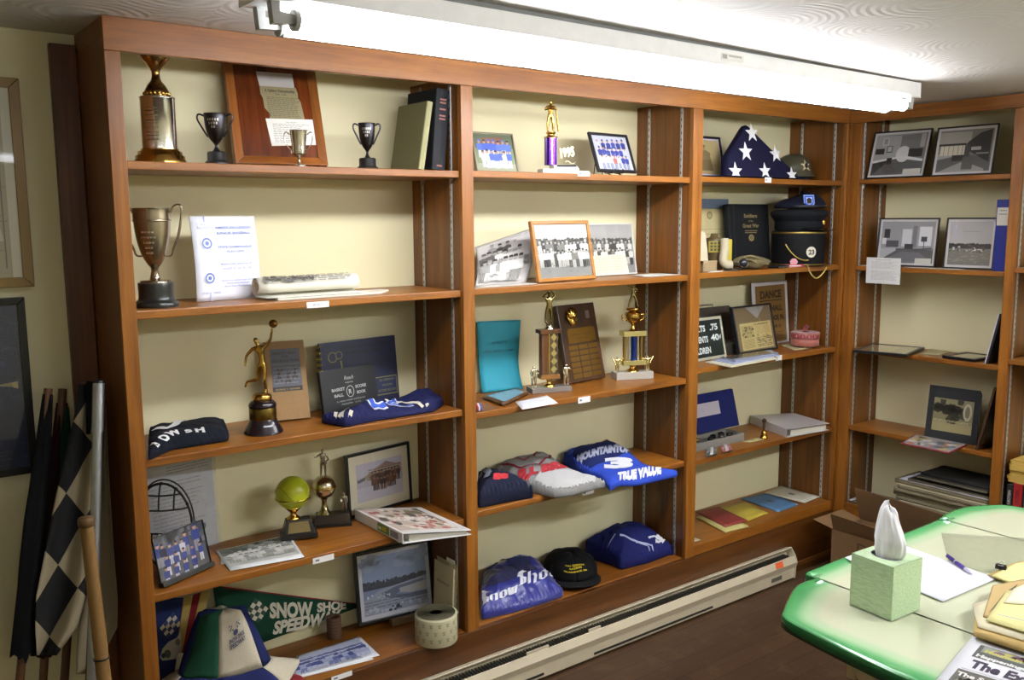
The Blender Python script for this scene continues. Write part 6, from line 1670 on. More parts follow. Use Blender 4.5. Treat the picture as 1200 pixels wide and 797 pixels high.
# gas mask
g = at(862, .085, z); k = mpp(g)
t = thing('gas_mask', 'old gas mask with a ribbed hose, brown canister and camouflaged facepiece', 'gas mask', g, YAWV + .1)
CAN = mat('paint', '#5a4a2e', .45); HOSE = mat('cloth', '#b9ae92', .9)
lathe_part(t, 'canister', [(9, 0), (10, 1), (10, 34), (9, 36.5), (5, 37.5), (4, 42), (0.1, 42)], k, CAN).location = (-22 * k, 14 * k, 0)
m = MB()
m.prism([(-32 * k, 20 * k), (-12 * k, 20 * k), (-12 * k, 33 * k), (-32 * k, 33 * k)], 3.2 * k, 3.8 * k, mat('paper', '#8f7f22'), axis=1)
for r in range(3):
    for j in range(4 - (r == 0)): m.box((-30 + j * 4.4) * k, (-27 + j * 4.4) * k, 2.9 * k, 3.2 * k, (22 + r * 3.8) * k, (24.6 + r * 3.8) * k, flat('#3a3418'))
m.build('canister_label', t, 'yellow printed label')
m = MB(); m.box(-9 * k, -2 * k, 8 * k, 26 * k, 8 * k, 35 * k, mat('paint', '#b3a11c', .5)).build('filter_box', t, 'yellow filter box', bevel=.002)
path = smooth_path([(-14 * k, 2 * k, 36 * k), (-14 * k, 0, 24 * k), (-16 * k, -2 * k, 12 * k), (-13 * k, -3 * k, 6 * k), (-6 * k, -2 * k, 6 * k)], 10)
MB().tube(path, [(4.6 + .9 * (i % 2)) * k for i in range(len(path))], HOSE, 14).build('hose', t, 'ribbed cream hose')
FACEC = mat('card', '#5f5436', .9)
def facep(u, v):
    a = 2 * math.pi * u; q = math.sin(math.pi * v); n_ = 1 + .25 * noise.noise(Vector((math.cos(a) * 1.7, math.sin(a) * 1.7, v * 4)))
    return ((-4 + 48 * v) * k, 2 * k + 10 * k * q ** .6 * math.cos(a) * n_, max(.001, (8.5 + 8.5 * q ** .6 * math.sin(a) * n_ * (1.1 - .4 * v)) * k))
MB().grid(facep, 24, 16, FACEC).build('facepiece', t, 'mottled facepiece')
MB().ball((6 * k, -8 * k, 8 * k), 5.5 * k, mat('plastic', '#22242a', .1), 18).lathe([(5.6, -1), (6.2, 0), (5.6, 1)], mat('metal', '#6d675a', .4), n=20, M=Matrix.Translation((6 * k, -8 * k, 8 * k)) @ Matrix.Rotation(1.2, 4, 'X') @ Matrix.Diagonal((k, k, k, 1))).build('eyepiece', t, 'dark glass eyepiece')
m = MB()
for s in (0, 1): m.tube(smooth_path([(0 * k, -6 * k, 9 * k), (10 * k, -10 * k, (16 - 4 * s) * k), (24 * k, -7 * k, (13 - 5 * s) * k), (38 * k, -3 * k, 6 * k)]), 1.1 * k, mat('cloth', '#6d6344', .9), 6)
m.build('strap', t)
MB().lathe([(10, 0), (10.5, .6), (10, 1.6), (4, 2), (.1, 2)], mat('metal', '#4c4a44', .5), n=24, M=Matrix.Translation((-8 * k, -13 * k, 0)) @ Matrix.Diagonal((k, k, k, 1))).build('valve_disc', t)
sheet('caption_card', 'small white card lying below the gas mask', 'card', [(at(829, .02, z).x, .02), (at(846, .02, z).x, .022), (at(849, .06, z).x, .062), (at(832, .06, z).x, .06)], z, WHITE_PAPER, None, .001)
DEBUG_NAME[0] = 'soldiers'
M, w, h = leaned(858, 903, .20, .22, z, (854.5, 240), .035, lean=5)
t = thing('book', 'large black book with gold title standing beside the gas mask', 'book', M=M)
BKC = mat('cloth', '#17181a', .75)
MB().box(0, w, 0, .003, 0, h, BKC).box(0, w, .030, .033, 0, h, BKC).prism([(.0, 0), (-.004, .008), (-.004, .025), (0, .033), (.003, .033), (.003, 0)], 0, h, BKC).build('cover', t, bevel=.001)
MB().box(.004, w - .004, .003, .030, .004, h - .004, mat('paper', '#b9ad8c')).build('pages', t)
p = MB(); P = Pic(p, w, h, FACE); GT = '#8a7a4e'
P.text('Soldiers', .52, .78, .085, GT, width=.34, bold=.02); P.text('of the', .52, .71, .05, GT, width=.12); P.text('Great War', .52, .62, .085, GT, width=.42, bold=.02)
P.lines(.36, .68, .52, .58, 2, GT, .4, .05); P.ell(.52, .45, .07, .055, GT); P.ell(.52, .45, .045, .035, '#6a5d3a'); P.text('VOLUME I', .58, .06, .03, '#5f5638', width=.2); P.rect(.09, .02, .1, .98, '#0f1011')
p.build('cover_print', t)
# stacked hats
hb = at(934.5, .112, z); k = mpp(hb + Vector((0, 0, .1)))
t = thing('dress_shako', 'black drum-shaped band hat with gold braid and a white 23 badge', 'hat', hb, YAWV - .15)
SHK = mat('cloth', '#0c0c0e', .7); BRD = mat('metal', '#a89250', .45)
lathe_part(t, 'drum', [(29, 0), (30, 2), (30.5, 38), (29.5, 40), (28, 40)], k, SHK, 48)
lathe_part(t, 'top', [(30, 38.5), (29, 40.3), (15, 40.6), (0.01, 40.6)], k, SHK, 48)
lathe_part(t, 'gold_braid', [(30.8, 37), (31.3, 37.6), (31.3, 38.8), (30.8, 39.4)], k, BRD, 48, 'gold braid'); lathe_part(t, 'lower_braid', [(30.1, 1.0), (30.8, 1.2), (30.8, 2.4), (30.1, 2.8)], k, BRD, 48)
def ond(a, zz, o=0): th = math.radians(a); return Vector(((30.5 + o) * k * math.cos(th), (30.5 + o) * k * math.sin(th), zz * k))
a0 = -71
MB().add([ond(a0 + 11 * math.cos(j * math.pi / 10), 16.5 + 6.2 * math.sin(j * math.pi / 10), .5) for j in range(20)], [tuple(range(20))], mat('plastic', '#d6d0bd', .4)).build('badge', t, 'white round badge', solid=.0012)
p = MB(); vs, fs = text_geo('23', 7.6, 'CENTER', .04); p.add([ond(a0 + x * 1.75, 13.8 + y, .9) for x, y in vs], fs, flat('#26241f')); p.build('badge_number', t, 'black number 23')
m = MB(); m.tube(smooth_path([ond(-125 + j * 6, 25 - 5 * j + .35 * j * j, 1.2) for j in range(9)]), .8 * k, BRD, 6)
m.build('gold_cord', t, 'gold cord')
m = MB(); m.tube(smooth_path([ond(-80, 1.5, 3) + Vector((0, -.0, 0)), (4 * k, -47 * k, 1.5 * k), (6 * k, -50.5 * k, -6 * k), (13 * k, -51 * k, -12 * k), (21 * k, -49 * k, -5 * k), (24 * k, -46 * k, 1.5 * k), (25 * k, -20 * k, 2 * k)]), .9 * k, BRD, 6).build('hanging_cord', t, 'gold cord hanging over the shelf edge')
m = MB()
for j in range(26): q = ond(-150 + j * 6.5, 32, .15); m.ball(q, .35 * k, SHK, 6)
m.build('stud_row', t)
pc = hb + Vector((0, 0, 40.8 * k))
t = thing('peaked_cap', 'black peaked dress cap with a gold badge on top of the drum-shaped hat', 'hat', pc, YAWV + .3)
PKC = mat('cloth', '#101216', .85)
lathe_part(t, 'band', [(27, 0), (27.5, 1), (27.5, 10), (27, 11)], k, PKC, 40)
lathe_part(t, 'crown', smooth_prof([(27, 10), (31, 15), (32.5, 19), (30, 23), (18, 24.5), (0.01, 24.5)], 3), k, PKC, 40)
MB().grid(lambda u, v: ((27.5 + 13 * v * math.sin(math.pi * u) ** .6) * k * math.cos(math.radians(-120 + 130 * u)), (27.5 + 13 * v * math.sin(math.pi * u) ** .6) * k * math.sin(math.radians(-120 + 130 * u)), (2.5 - 3.0 * v * math.sin(math.pi * u) + .8) * k), 20, 5, mat('plastic', '#0b0b0d', .15)).build('visor', t, solid=.0025)
MB().ball((27.8 * k * math.cos(math.radians(-48)), 27.8 * k * math.sin(math.radians(-48)), 9 * k), 3.4 * k, GOLD, 14, sz=(.8, .5, 1.2)).build('badge', t, 'gold badge')
t = thing('beret', 'navy beret with a light blue flash on top of the stacked hats', 'hat', pc + Vector((0.004, 0, 25.4 * k)), YAWV)
BRT = mat('cloth', '#0f1222', .95)
def ber(u, v):
    a = 2 * math.pi * u; r = 31 * (1 - v) ** .5 * (1 + .06 * math.sin(a * 2)); return (r * k * math.cos(a), r * k * .9 * math.sin(a), (1 + 15 * (1 - (1 - v)) ** .6 * (1 + .25 * math.cos(a)) + 1.5 * noise.noise(Vector((math.cos(a) * 2, math.sin(a) * 2, v)))) * k)
MB().grid(ber, 36, 12, BRT).build('crown', t, solid=.002)
lathe_part(t, 'headband', [(28, -.2), (28.6, 0), (29.5, 3), (29, 3.4)], k, mat('paint', '#131318', .5), 36)
SH = [(-6, 13.5), (6, 13.5), (6, 3), (4, .5), (0, -1.5), (-4, .5), (-6, 3)]
Mb = Matrix.Translation((2 * k, -27.5 * k, 2.2 * k)) @ Matrix.Rotation(-.35, 4, 'X') @ FACE
for s_, c_, dz in ((1, '#8fa6dc', 0), (.86, '#3f57b8', .0008), (.6, '#9fb4e4', .0014)):
    MB().prism([(x * s_ * k, (6 + (y - 6) * s_) * k) for x, y in SH], dz - .001, dz, mat('cloth', c_, .8), M=Mb).build('flash', t, 'light blue shield flash' if s_ == 1 else None)
MB().prism([(-2.6 * k, 3 * k), (2.4 * k, 3 * k), (2.8 * k, 8 * k), (0, 10 * k), (-2.8 * k, 8 * k)], .0014, .003, mat('metal', '#55504a', .3), M=Mb).build('badge', t)
q = at(931, .03, z); k2 = mpp(q)
t = thing('lapel_pin', 'small red and white pin standing in front of the drum-shaped hat', 'pin', q, YAWV + .2)
MB().prism([(-11, 0), (11, 0), (12, 3), (-11, 3)], -.003, .003, mat('paint', '#a83a44', .4), axis=1, M=Matrix.Diagonal((k2, 1, k2, 1))).build('base', t); MB().prism([(-5, 3), (2, 3), (4, 6), (1, 10), (-3, 10), (-6, 7)], -.002, .002, mat('paint', '#c98a90', .4), axis=1, M=Matrix.Diagonal((k2, 1, k2, 1))).build('emblem', t); MB().box(-8 * k2, 8 * k2, -.0036, -.003, .8 * k2, 2 * k2, mat('paint', '#d8d0d0')).build('stripe', t)
t = thing('pocket_wallet', 'flat black wallet lying beside the gas mask facepiece', 'wallet', at(913, .045, z), .1)
MB().box(-.045, .045, -.025, .03, 0, .010, mat('cloth', '#17171a', .6)).build('body', t, bevel=.004); MB().box(-.045, .045, -.026, -.0245, .003, .006, mat('paper', '#5a5750')).build('edge', t)

# ------------------------------------------------------------------ third shelf
z = ZC[3] + .0005
t = thing('metal_cash_box', 'dented grey metal box with its lid open behind a price board', 'box', at(824, .13, z), .0)
DENT = mat('metal', '#7f7c72', .45)
wb = at(862, .27, z + .1).x - at(824, .13, z).x
x0 = 2.131 - at(824, .13, z).x
MB().box(x0, wb * .9, .03, .15, 0, .05, DENT).build('box_body', t, bevel=.003)
hl = zat(at(840, .26, z).x, .26, 360) - z
m = MB(); m.hexa([(x0, .13, .051), (wb, .13, .051), (wb, .155, .051), (x0, .155, .051)], [(x0, .155, hl - .03), (wb * 1.05, .155, hl - .03), (wb * .95, .168, hl), (x0, .168, hl)], DENT).build('lid', t, 'open lid', bevel=.004)
m = MB(); m.tube([(wb * .35, .155, hl - .002), (wb * .36, .155, hl + .012), (wb * .62, .155, hl + .012), (wb * .62, .155, hl - .002)], .002, STEEL, 6).build('handle', t)
DEBUG_NAME[0] = 'prices'
M, w, h = leaned(799, 852, .11, .13, z + .0, (796, 377), .006, lean=12)
t = thing('price_board', 'small black price board with white painted lettering in a pale frame', 'sign', M=M)
fr_ = MB(); fm = mat('paint', '#a9a690', .5)
for b in ((0, w, 0, .012), (0, w, h - .012, h), (0, .012, .012, h - .012), (w - .012, w, .012, h - .012)): fr_.box(b[0], b[1], 0, .006, b[2], b[3], fm)
fr_.build('frame', t, bevel=.001); MB().box(.011, w - .011, .002, .0055, .011, h - .011, mat('paint', '#16201f', .4)).build('panel', t)
p = MB(); P = Pic(p, w, h, Matrix.Translation((0, .002, 0)) @ FACE)
for tx, a, b, wd_ in (('ADULTS', .40, .68, .42), ('.75', .8, .69, .18), ('STUDENTS', .42, .42, .44), ('40', .80, .44, .18), ('CHILDREN', .44, .16, .46)): P.text(tx, a, b, .2, '#cfd6d2', bold=.035, width=wd_)
P.text('¢', .92, .48, .14, '#cfd6d2', bold=.03); p.build('lettering', t, 'white painted lettering')
def paint_clip(P):
    P.rect(0, 0, 1, 1, '#6b5c40'); P.poly([(.32, 1), (.85, 1), (.6, .72)], '#8d8a86'); P.rect(.1, .03, .95, .64, '#b9a86f'); P.text('CLARENCE', .68, .57, .06, '#3d3523', width=.4, bold=.03)
    P.rect(.14, .30, .46, .58, '#a3935f'); P.blobs(.15, .45, .31, .57, 26, .02, '#55492e', 4); P.lines(.14, .46, .06, .28, 8, '#6d5f3c', .4); P.lines(.5, .92, .36, .55, 8, '#7d6f48', .3); P.blobs(.52, .92, .08, .34, 24, .03, '#8d7d50', 6); P.lines(.5, .92, .06, .3, 6, '#4d4228', .3)
DEBUG_NAME[0] = 'clip'
framed('framed_clipping', 'black framed newspaper clipping standing on the third shelf of the right bay', 'picture', leaned(867, 912, .115, .135, z, (858, 361), .018), .009, '#15161a', paint_clip, depth=.018)
DEBUG_NAME[0] = 'dance'
M, w, h = leaned(884, 925, .24, .262, z, (880.5, 332), .004)
t = thing('dance_poster', 'brown dance poster mounted on a white board at the back of the third shelf', 'poster', M=M)
MB().box(0, w, 0, .003, 0, h, mat('card', '#c9c7c9')).build('mount', t)
p = MB(); P = Pic(p, w, h, FACE); P.rect(.09, .03, .93, .94, '#80602f'); K_ = '#2a1f12'
P.text('DANCE', .52, .74, .16, K_, width=.6, bold=.05); P.rect(.2, .69, .84, .705, K_)
for tx, b, s_, w_ in (('FIRE HALL', .53, .12, .62), ('SNOW SHOE, PA.', .38, .11, .7), ('SAT. JUNE 12', .26, .06, .5)): P.text(tx, .53, b, s_, K_, width=w_, bold=.05)
P.lines(.2, .88, .06, .2, 4, '#4a3820', .3); p.build('print', t, 'brown printed sheet')
sheet('booklet', 'green booklet lying under the ribbon roll', 'booklet', pxquad([(950, 407), (966, 402), (936, 396), (914, 399)], z + .004), z + .0016, mat('card', '#5f6a48'), None, .006, lim=(2.2, 3.084, .015, .225))
t, k = stand('ribbon_roll', 'roll of pinkish patterned ribbon with a red tail on the green booklet', 'roll', 943, .105, z + .009, 0)
lathe_part(t, 'roll', [(15.5, 0), (16, .6), (16, 7.6), (15.5, 8), (5, 8)], k, mat('satin', '#9a5548', .5), 40); lathe_part(t, 'upper_roll', [(15, 8.1), (16.4, 8.6), (16.4, 15), (15.6, 15.6), (5, 15.6), (4.6, 8.2)], k, mat('satin', '#a0605a', .5), 40, 'patterned upper roll')
m = MB()
for j in range(14):
    a_ = j * math.pi / 7
    for q_ in (0, 1): m.add([Vector(((16.5 + .05 * q_) * k * math.cos(a_ + .2 * math.cos(w_) * (1 - .5 * q_)), (16.5 + .05 * q_) * k * math.sin(a_ + .2 * math.cos(w_) * (1 - .5 * q_)), (11.8 + 3 * (1 - .5 * q_) * math.sin(w_)) * k)) for w_ in [i * math.pi / 4 for i in range(8)]], [tuple(range(8))], flat('#7a2532' if q_ == 0 else '#b5604f'))
m.build('pattern', t)
MB().grid(lambda u, v: ((-4 + 8 * v + 2 * u) * k, (-2 + 3 * math.sin(u * 3)) * k, (15.6 + 9 * u - 3 * u * v) * k), 8, 3, mat('satin', '#7d1f24', .5)).build('ribbon_tail', t, 'dark red ribbon tail', solid=.0012)
sheet('caption_card', 'yellowed card lying in front of the green booklet', 'card', pxquad([(931, 411), (951, 408), (930, 402), (913, 404)], z), z, mat('paper', '#b9ab7c'), None, .001)
t = thing('plastic_folder', 'stack of clear plastic folders overhanging the third shelf edge', 'folder')
PLA = mat('plastic', '#9fa6bc', .2)
for i_, (pts, c_, zz) in enumerate((([(857, 431), (912, 421), (880, 413), (818, 424)], '#c9c3a6', 0), ([(860, 427.5), (914, 417), (882, 410), (818, 420)], '#aab2cc', .004), ([(862, 424), (912, 414.5), (880, 408), (818, 416)], '#8d93a6', .009))):
    q = pxquad(pts, z + zz); q = [(max(x, 2.132), min(y, .09)) for x, y in q]
    MB().hexa([(x, y, z + zz) for x, y in q], [(x, y, z + zz + .0038 + .001 * (i_ == 2)) for x, y in q], mat('plastic' if i_ else 'paper', c_, .25 if i_ else .7)).build('folder_leaf', t, bevel=.0006)
q = pxquad([(858, 421), (906, 413.5), (880, 409), (826, 416)], z + .014); q = [(max(x, 2.135), min(y, .088)) for x, y in q]
MB().add([(x, y, z + .0142) for x, y in q], [(0, 1, 2, 3)], mat('print', '#5f564a', .15)).build('top_print', t, solid=.0003)
shelf_tag(912.5, 419.5, z, 'white shelf label under the framed clipping', None, 9, 6, y=.009)

# ------------------------------------------------------------------ fourth shelf
z = ZC[4] + .0005
q = at(846, .15, z)
t = thing('medal_case', 'grey case holding medals with its blue lid open, at the left of the fourth shelf', 'case', (2.135, .10, z), 0)
LB = at(872, .10, z).x - 2.135; GC = mat('card', '#77746c', .7); BC = mat('cloth', '#1b2460', .7)
MB().box(0, LB, 0, .004, 0, .035, GC).box(0, LB, .10, .104, 0, .035, GC).box(0, .004, .004, .10, 0, .035, GC).box(LB - .004, LB, .004, .10, 0, .035, GC).box(.004, LB - .004, .004, .10, 0, .004, GC).build('tray', t, bevel=.0006)
ht_ = zat(2.25, .22, 470) - z
LL = at(861, .235, z + .08).x - 2.135
MB().hexa([(0, .106, .036), (LL, .106, .036), (LL, .120, .036), (0, .120, .036)], [(0, .15, ht_), (LL, .15, ht_), (LL, .165, ht_), (0, .165, ht_)], BC).build('lid', t, 'blue lid', bevel=.002)
sl = Matrix.Translation((LL * .42, .1235, .036 + (ht_ - .036) * .42)) @ Matrix.Rotation(-math.atan2(.044, ht_ - .036), 4, 'X')
MB().box(0, LL * .36, -.0014, -.0004, 0, (ht_ - .036) * .36, mat('paper', '#c9c3cf'), sl).build('lid_label', t, 'white label')
for j, (x, y, c_) in enumerate(((.55, .03, '#2a2722'), (.64, .05, '#1d1c1c'), (.72, .03, '#55504a'), (.80, .06, '#25221e'), (.86, .035, '#3b362e'), (.4, .05, '#8f7f58'), (.25, .04, '#2c2822'))): MB().ball((LB * x, y, .032), .014, mat('metal', c_, .4), 12, sz=(1.2, 1, .7)).build('medal', t)
t, k = stand('hand_bell', 'small brass hand bell with a dark handle on the fourth shelf', 'bell', 895, .07, z + .0018)
lathe_part(t, 'bell', smooth_prof([(4.6, 0), (4.9, .8), (3.8, 3), (3.3, 6), (2.4, 8.5), (.8, 9.5)], 3), k, BRASS); lathe_part(t, 'handle', smooth_prof([(1, 9.5), (1.2, 11), (1.9, 14), (1.5, 18), (2.6, 20), (2.4, 22.5), (.1, 24)], 3), k, mat('paint', '#3a2a1c', .3), label='dark turned handle')
sheet('caption_card', 'cream card with a small emblem lying in front of the open medal case', 'card', pxquad([(878, 519), (896, 515.5), (868, 508.5), (848, 512.5)], z), z, mat('paper', '#b3a774'), lambda P: (P.ell(.5, .62, .08, .14, '#6d7458'), P.lines(.15, .85, .2, .4, 2, '#948a60', .3)), .001, lim=(2.14, 3.08, .013, .095))
zt = z + .04
bq = [(min(x, 3.086), min(y, D - .008)) for x, y in pxquad([(922, 503), (972, 494.5), (930, 482.5), (876, 486)], zt)]
binder('ring_binder', 'pale grey ring binder lying at the right end of the fourth shelf', bq, z, .04, '#b9b4b2', None, None, 0, .006)
for i_, (pts, c1, lab) in enumerate((([(836, 539), (849, 536), (834, 523), (822, 526)], '#2c3a34', 'dark green striped medal ribbon hanging over the fourth shelf edge'), ([(850, 533), (862, 530), (842, 518), (830, 520)], '#8d3a34', 'red and grey medal ribbon lying beside the open medal case'))):
    q = pxz([(u, v, 0) for u, v in pts], z, 0); q = [(max(x, 2.133), min(.094, max(y, .012))) for x, y in q]
    t = thing('medal_ribbon', lab, 'medal')
    a, b, c_, d = [Vector((*p_, z + .001)) for p_ in q]
    MB().grid(lambda u, v: a.lerp(b, u).lerp(d.lerp(c_, u), v) + Vector((0, 0, .0065 + .004 * math.sin(6 * v))), 6, 12, mat('satin', c1, .5)).build('ribbon', t, solid=.002)
    MB().grid(lambda u, v: a.lerp(b, .35 + .3 * u).lerp(d.lerp(c_, .35 + .3 * u), v) + Vector((0, 0, .0073 + .004 * math.sin(6 * v))), 3, 12, mat('satin', '#b9b5ac', .5)).build('centre_stripe', t, solid=.0006)
    m = MB()
    for j in range(7): e0 = a.lerp(b, (j + .5) / 7); m.tube([e0 + Vector((0, 0, .004)), e0 + (a - d).normalized() * .012 + Vector((0, 0, .003)), e0 + (a - d).normalized() * .02 + Vector((0, 0, .0015))], .0014, mat('metal', '#a9a598', .35), 6)
    m.build('fringe', t)

# ------------------------------------------------------------------ bottom shelf: booklets
z = ZC[5] + .0005
def seal(P): P.ell(.5, .52, .06, .09, '#4a443a')
for lab, pts, zz, th, c_ in (('pale yellow booklet underneath the red booklet', [(850, 625), (877, 618), (843, 600), (816, 607)], 0, .006, '#b9ae6c'), ('dark red booklet lying on the bottom shelf', [(850, 618), (876, 611), (842, 595), (816, 601)], .0065, .005, '#7d2a24'), ('yellow booklet between the red and blue ones', [(872, 613), (900, 602), (872, 589), (838, 597)], 0, .004, '#b39f3a'), ('blue booklet with a small seal', [(912, 600.5), (936, 592), (898, 578), (868, 585)], 0, .004, '#4d7296'), ('white booklet with a small seal near the corner', [(943, 590), (963, 582), (915, 570), (896, 578)], .0048, .003, '#c6c0ac')):
    q = pxquad(pts, z + zz); q = [(max(x, 2.131), y) for x, y in q]
    sheet('booklet', lab, 'booklet', q, z + zz, mat('card', c_, .6), seal if 'seal' in lab else None, th, lim=(2.131, 3.084, .004, .29))
sheet('caption_card', 'grey-white card at the divider, left of the red booklet', 'card', [(2.131, .03), (2.20, .03), (2.20, .10), (2.131, .10)], z, mat('paper', '#b9b49c'), None, .001)
# ------------------------------------------------------------------ right wall bookcase
def leanedX(ubl, ubr, xbl, xbr, z, tl, t=.012, lean=None):
    """like leaned(), for things whose back is to the right wall: foot columns with depths in x"""
    def atx(u, x):
        k = (u - 600.0) / FPX; n = RT - FW * k
        return Vector((x, CAM.y - ((x - CAM.x) * n.x + (z - CAM.z) * n.z) / n.y, z))
    A, B = atx(ubl, xbl), atx(ubr, xbr); e = (B - A); w = e.length; e.normalize(); n = Vector((-e.y, e.x, 0))
    k = (398.5 - tl[1]) / FPX; nn = UP - FW * k
    if lean is None:
        d = ray(*tl); kk = ((A - CAM).dot(e)) / d.dot(e); P = CAM + d * kk - A; lean = math.atan2(P.dot(n), P.z)
    else: lean = math.radians(lean)
    lean = max(.03, min(lean, .7))
    while True:
        dv = Vector((0, 0, 1)) * math.cos(lean) + n * math.sin(lean); H = -(A - CAM).dot(nn) / dv.dot(nn)
        if lean <= 0.01 or max((p + dv * H + n * t).x for p in (A, B)) < XW - .004: break
        lean -= .005
    up = dv; back = n * math.cos(lean) - Vector((0, 0, 1)) * math.sin(lean); A = A + Vector((0, 0, t * math.sin(lean) + .0005))
    if DEBUG: print('LEANX %-12s w %.3f h %.3f lean %.1f A %s' % (DEBUG_NAME[0], w, H, math.degrees(lean), [round(x, 3) for x in A]))
    return Matrix(((e.x, back.x, up.x, A.x), (e.y, back.y, up.y, A.y), (e.z, back.z, up.z, A.z), (0, 0, 0, 1))), w, H
def room(P, seed, dark='#3a3a3a', win=True):
    P.rect(0, 0, 1, 1, '#8a8a8a'); P.poly([(0, 0), (1, 0), (1, .3), (.55, .42), (0, .3)], '#5f5f5f'); P.poly([(0, .3), (.5, .42), (.5, .95), (0, 1)], '#a3a3a3'); P.poly([(.5, .42), (1, .3), (1, 1), (.5, .95)], '#777777')
    R_ = random.Random(seed)
def paint_room1(P):
    room(P, 1); P.rect(.02, .52, .2, .66, '#2d2d2d'); P.rect(.14, .74, .26, .92, '#c4c4c4'); P.rect(.16, .76, .24, .9, '#8f8f8f'); P.rect(.24, .55, .36, .72, '#555555'); P.rect(.26, .58, .34, .7, '#b5b5b5'); P.ell(.58, .5, .14, .2, '#d3d3d3'); P.rect(.68, .42, .95, .62, '#262626'); P.poly([(0, .36), (.6, .46), (.98, .36), (.98, .3), (.5, .4), (0, .3)], '#d8d8d8'); P.poly([(.02, .0), (.28, .3), (.28, .36), (.02, .3)], '#383838'); P.rect(.28, .26, .38, .42, '#222222'); P.lines(.3, .95, .05, .3, 5, '#4a4a4a', .3); P.rect(.64, .0, .98, .13, '#c9c7bd'); P.rect(.88, .65, .97, .98, '#a9a9a9')
def paint_room2(P):
    room(P, 2); P.rect(0, .45, 1, 1, '#7f7d76'); P.rect(.0, .68, .6, .95, '#a5a39a'); P.poly([(.5, .55), (.97, .2), (.97, .98), (.75, .9), (.55, .7)], '#2a2a2a'); P.rect(.04, .4, .5, .66, '#d3cbb8'); P.many([[(a, .4), (a + .012, .4), (a + .012, .66), (a, .66)] for a in (.1, .19, .28, .37, .45)], '#8d877a'); P.rect(0, .63, .52, .68, '#26241f'); P.rect(.28, .26, .52, .4, '#2a2a2a'); P.poly([(.02, 0), (.5, .25), (.9, .05), (.9, 0)], '#9a9a97'); P.rect(.48, .05, .68, .34, '#5a5a58'); P.rect(.62, .5, .8, .58, '#b5b5b5'); P.rect(.72, .4, .95, .44, '#8a8a8a'); P.rect(.5, .35, .6, .62, '#444444')
def paint_room3(P):
    room(P, 3); P.rect(0, .35, 1, 1, '#9d9da0'); P.rect(.05, .6, .16, .82, '#3b3b3e'); P.rect(.02, .45, .1, .6, '#d8d8da'); P.rect(.4, .4, .58, .82, '#d0d0d2'); P.rect(.6, .38, .68, .9, '#808083'); P.rect(.72, .42, .95, .88, '#dadadd'); P.rect(.1, .38, .34, .54, '#55555a'); P.rect(.46, .34, .62, .46, '#3d3d42'); P.poly([(.0, 0), (.4, .28), (.75, .26), (1, 0)], '#6f6f73'); P.poly([(0, .05), (.3, .3), (.3, .36), (0, .34)], '#b5b5b8'); P.rect(.76, .52, .87, .64, '#444448'); P.rect(.81, .3, .825, .52, '#444448'); P.poly([(.68, .34), (.97, .38), (.97, .35), (.68, .31)], '#55555a'); P.rect(.68, .0, .98, .12, '#c9c8bd')
def paint_field(P):
    P.rect(0, 0, 1, 1, '#7a786f'); P.rect(0, .45, 1, 1, '#b3b1ae'); P.ridge(0, 1, .38, .5, .02, '#2c2b28', 7); P.blobs(.02, .98, .3, .44, 26, .03, '#4a4843', 8, .6); P.blobs(.1, .98, .32, .42, 16, .03, '#cfcdc6', 9, .5); P.blobs(0, 1, .02, .3, 30, .05, '#8f8c80', 10, .3); P.text('SNOW SHOE, PA', .52, .76, .035, '#6d6a64', width=.4)
z = ZD[1] + .0005
PLAINW = '#cfccca'
for nm, lp, pn, lab in (('d1', (1014, 1082, 3.145, 3.165, z, (1025, 156)), paint_room1, 'black and white office photo, left of the two on the right wall top shelf'),
                        ('d2', (1090, 1162, 3.155, 3.165, z, (1099, 150.5)), paint_room2, 'black and white photo of a dark room with a wide window, top shelf')):
    DEBUG_NAME[0] = nm; framed('framed_photograph', lab, 'picture', leanedX(*lp, .010), .006, '#23211f', pn, .010, PLAINW, depth=.010)
z = ZD[2] + .0005
for nm, lp, pn, lab in (('d3', (1025, 1095, 3.165, 3.185, z, (1031, 256)), paint_room3, 'black and white photo of a room with tall bright windows on the second shelf'),
                        ('d4', (1104, 1163, 3.17, 3.185, z, (1110, 255.5)), paint_field, 'black and white photo of a town landscape beside the blue binder')):
    DEBUG_NAME[0] = nm; framed('framed_photograph', lab, 'picture', leanedX(*lp, .010), .006, '#23211f', pn, .010, PLAINW, depth=.010)
def ox(u, v, x): return onx(u, v, x)
a, b = ox(1163, 318, 3.14), ox(1179, 318, 3.14); h = zat(3.14, a.y, 234) - z
t = thing('ring_binder', 'upright blue binder with a white spine label on the right wall bookcase', 'binder', (3.14, max(b.y, -.7095), z), 0)
w = a.y - max(b.y, -.7095); BB = mat('plastic', '#1d2a78', .35)
MB().box(0, .003, 0, w, 0, h, BB).box(0.003, .19, 0, .003, 0, h, BB).box(.003, .19, w - .003, w, 0, h, BB).build('cover', t, bevel=.001)
MB().box(.006, .185, .004, w - .004, .004, h - .006, mat('paper', '#cfcabd')).build('pages', t)
m = MB(); m.box(-.0008, 0, w * .08, w * .92, h * .64, h * .89, mat('paper', '#cfc9bb')); m.box(-.0011, -.0008, w * .25, w * .75, h * .84, h * .855, flat('#8d8a84')); m.box(-.0011, -.0008, w * .2, w * .8, h * .79, h * .805, flat('#8d8a84')); m.build('spine_label', t, 'white label')
c = [ox(1016, 301.5, XI - .001), ox(1056, 303, XI - .001), ox(1055, 334, XI - .001), ox(1016, 331.5, XI - .001)]
t = thing('information_card', 'white typed card hanging from the second shelf edge of the right wall', 'card', (XI, c[0].y, c[3].z), -math.pi / 2)
wc, hc = c[0].y - c[1].y, c[0].z - c[3].z
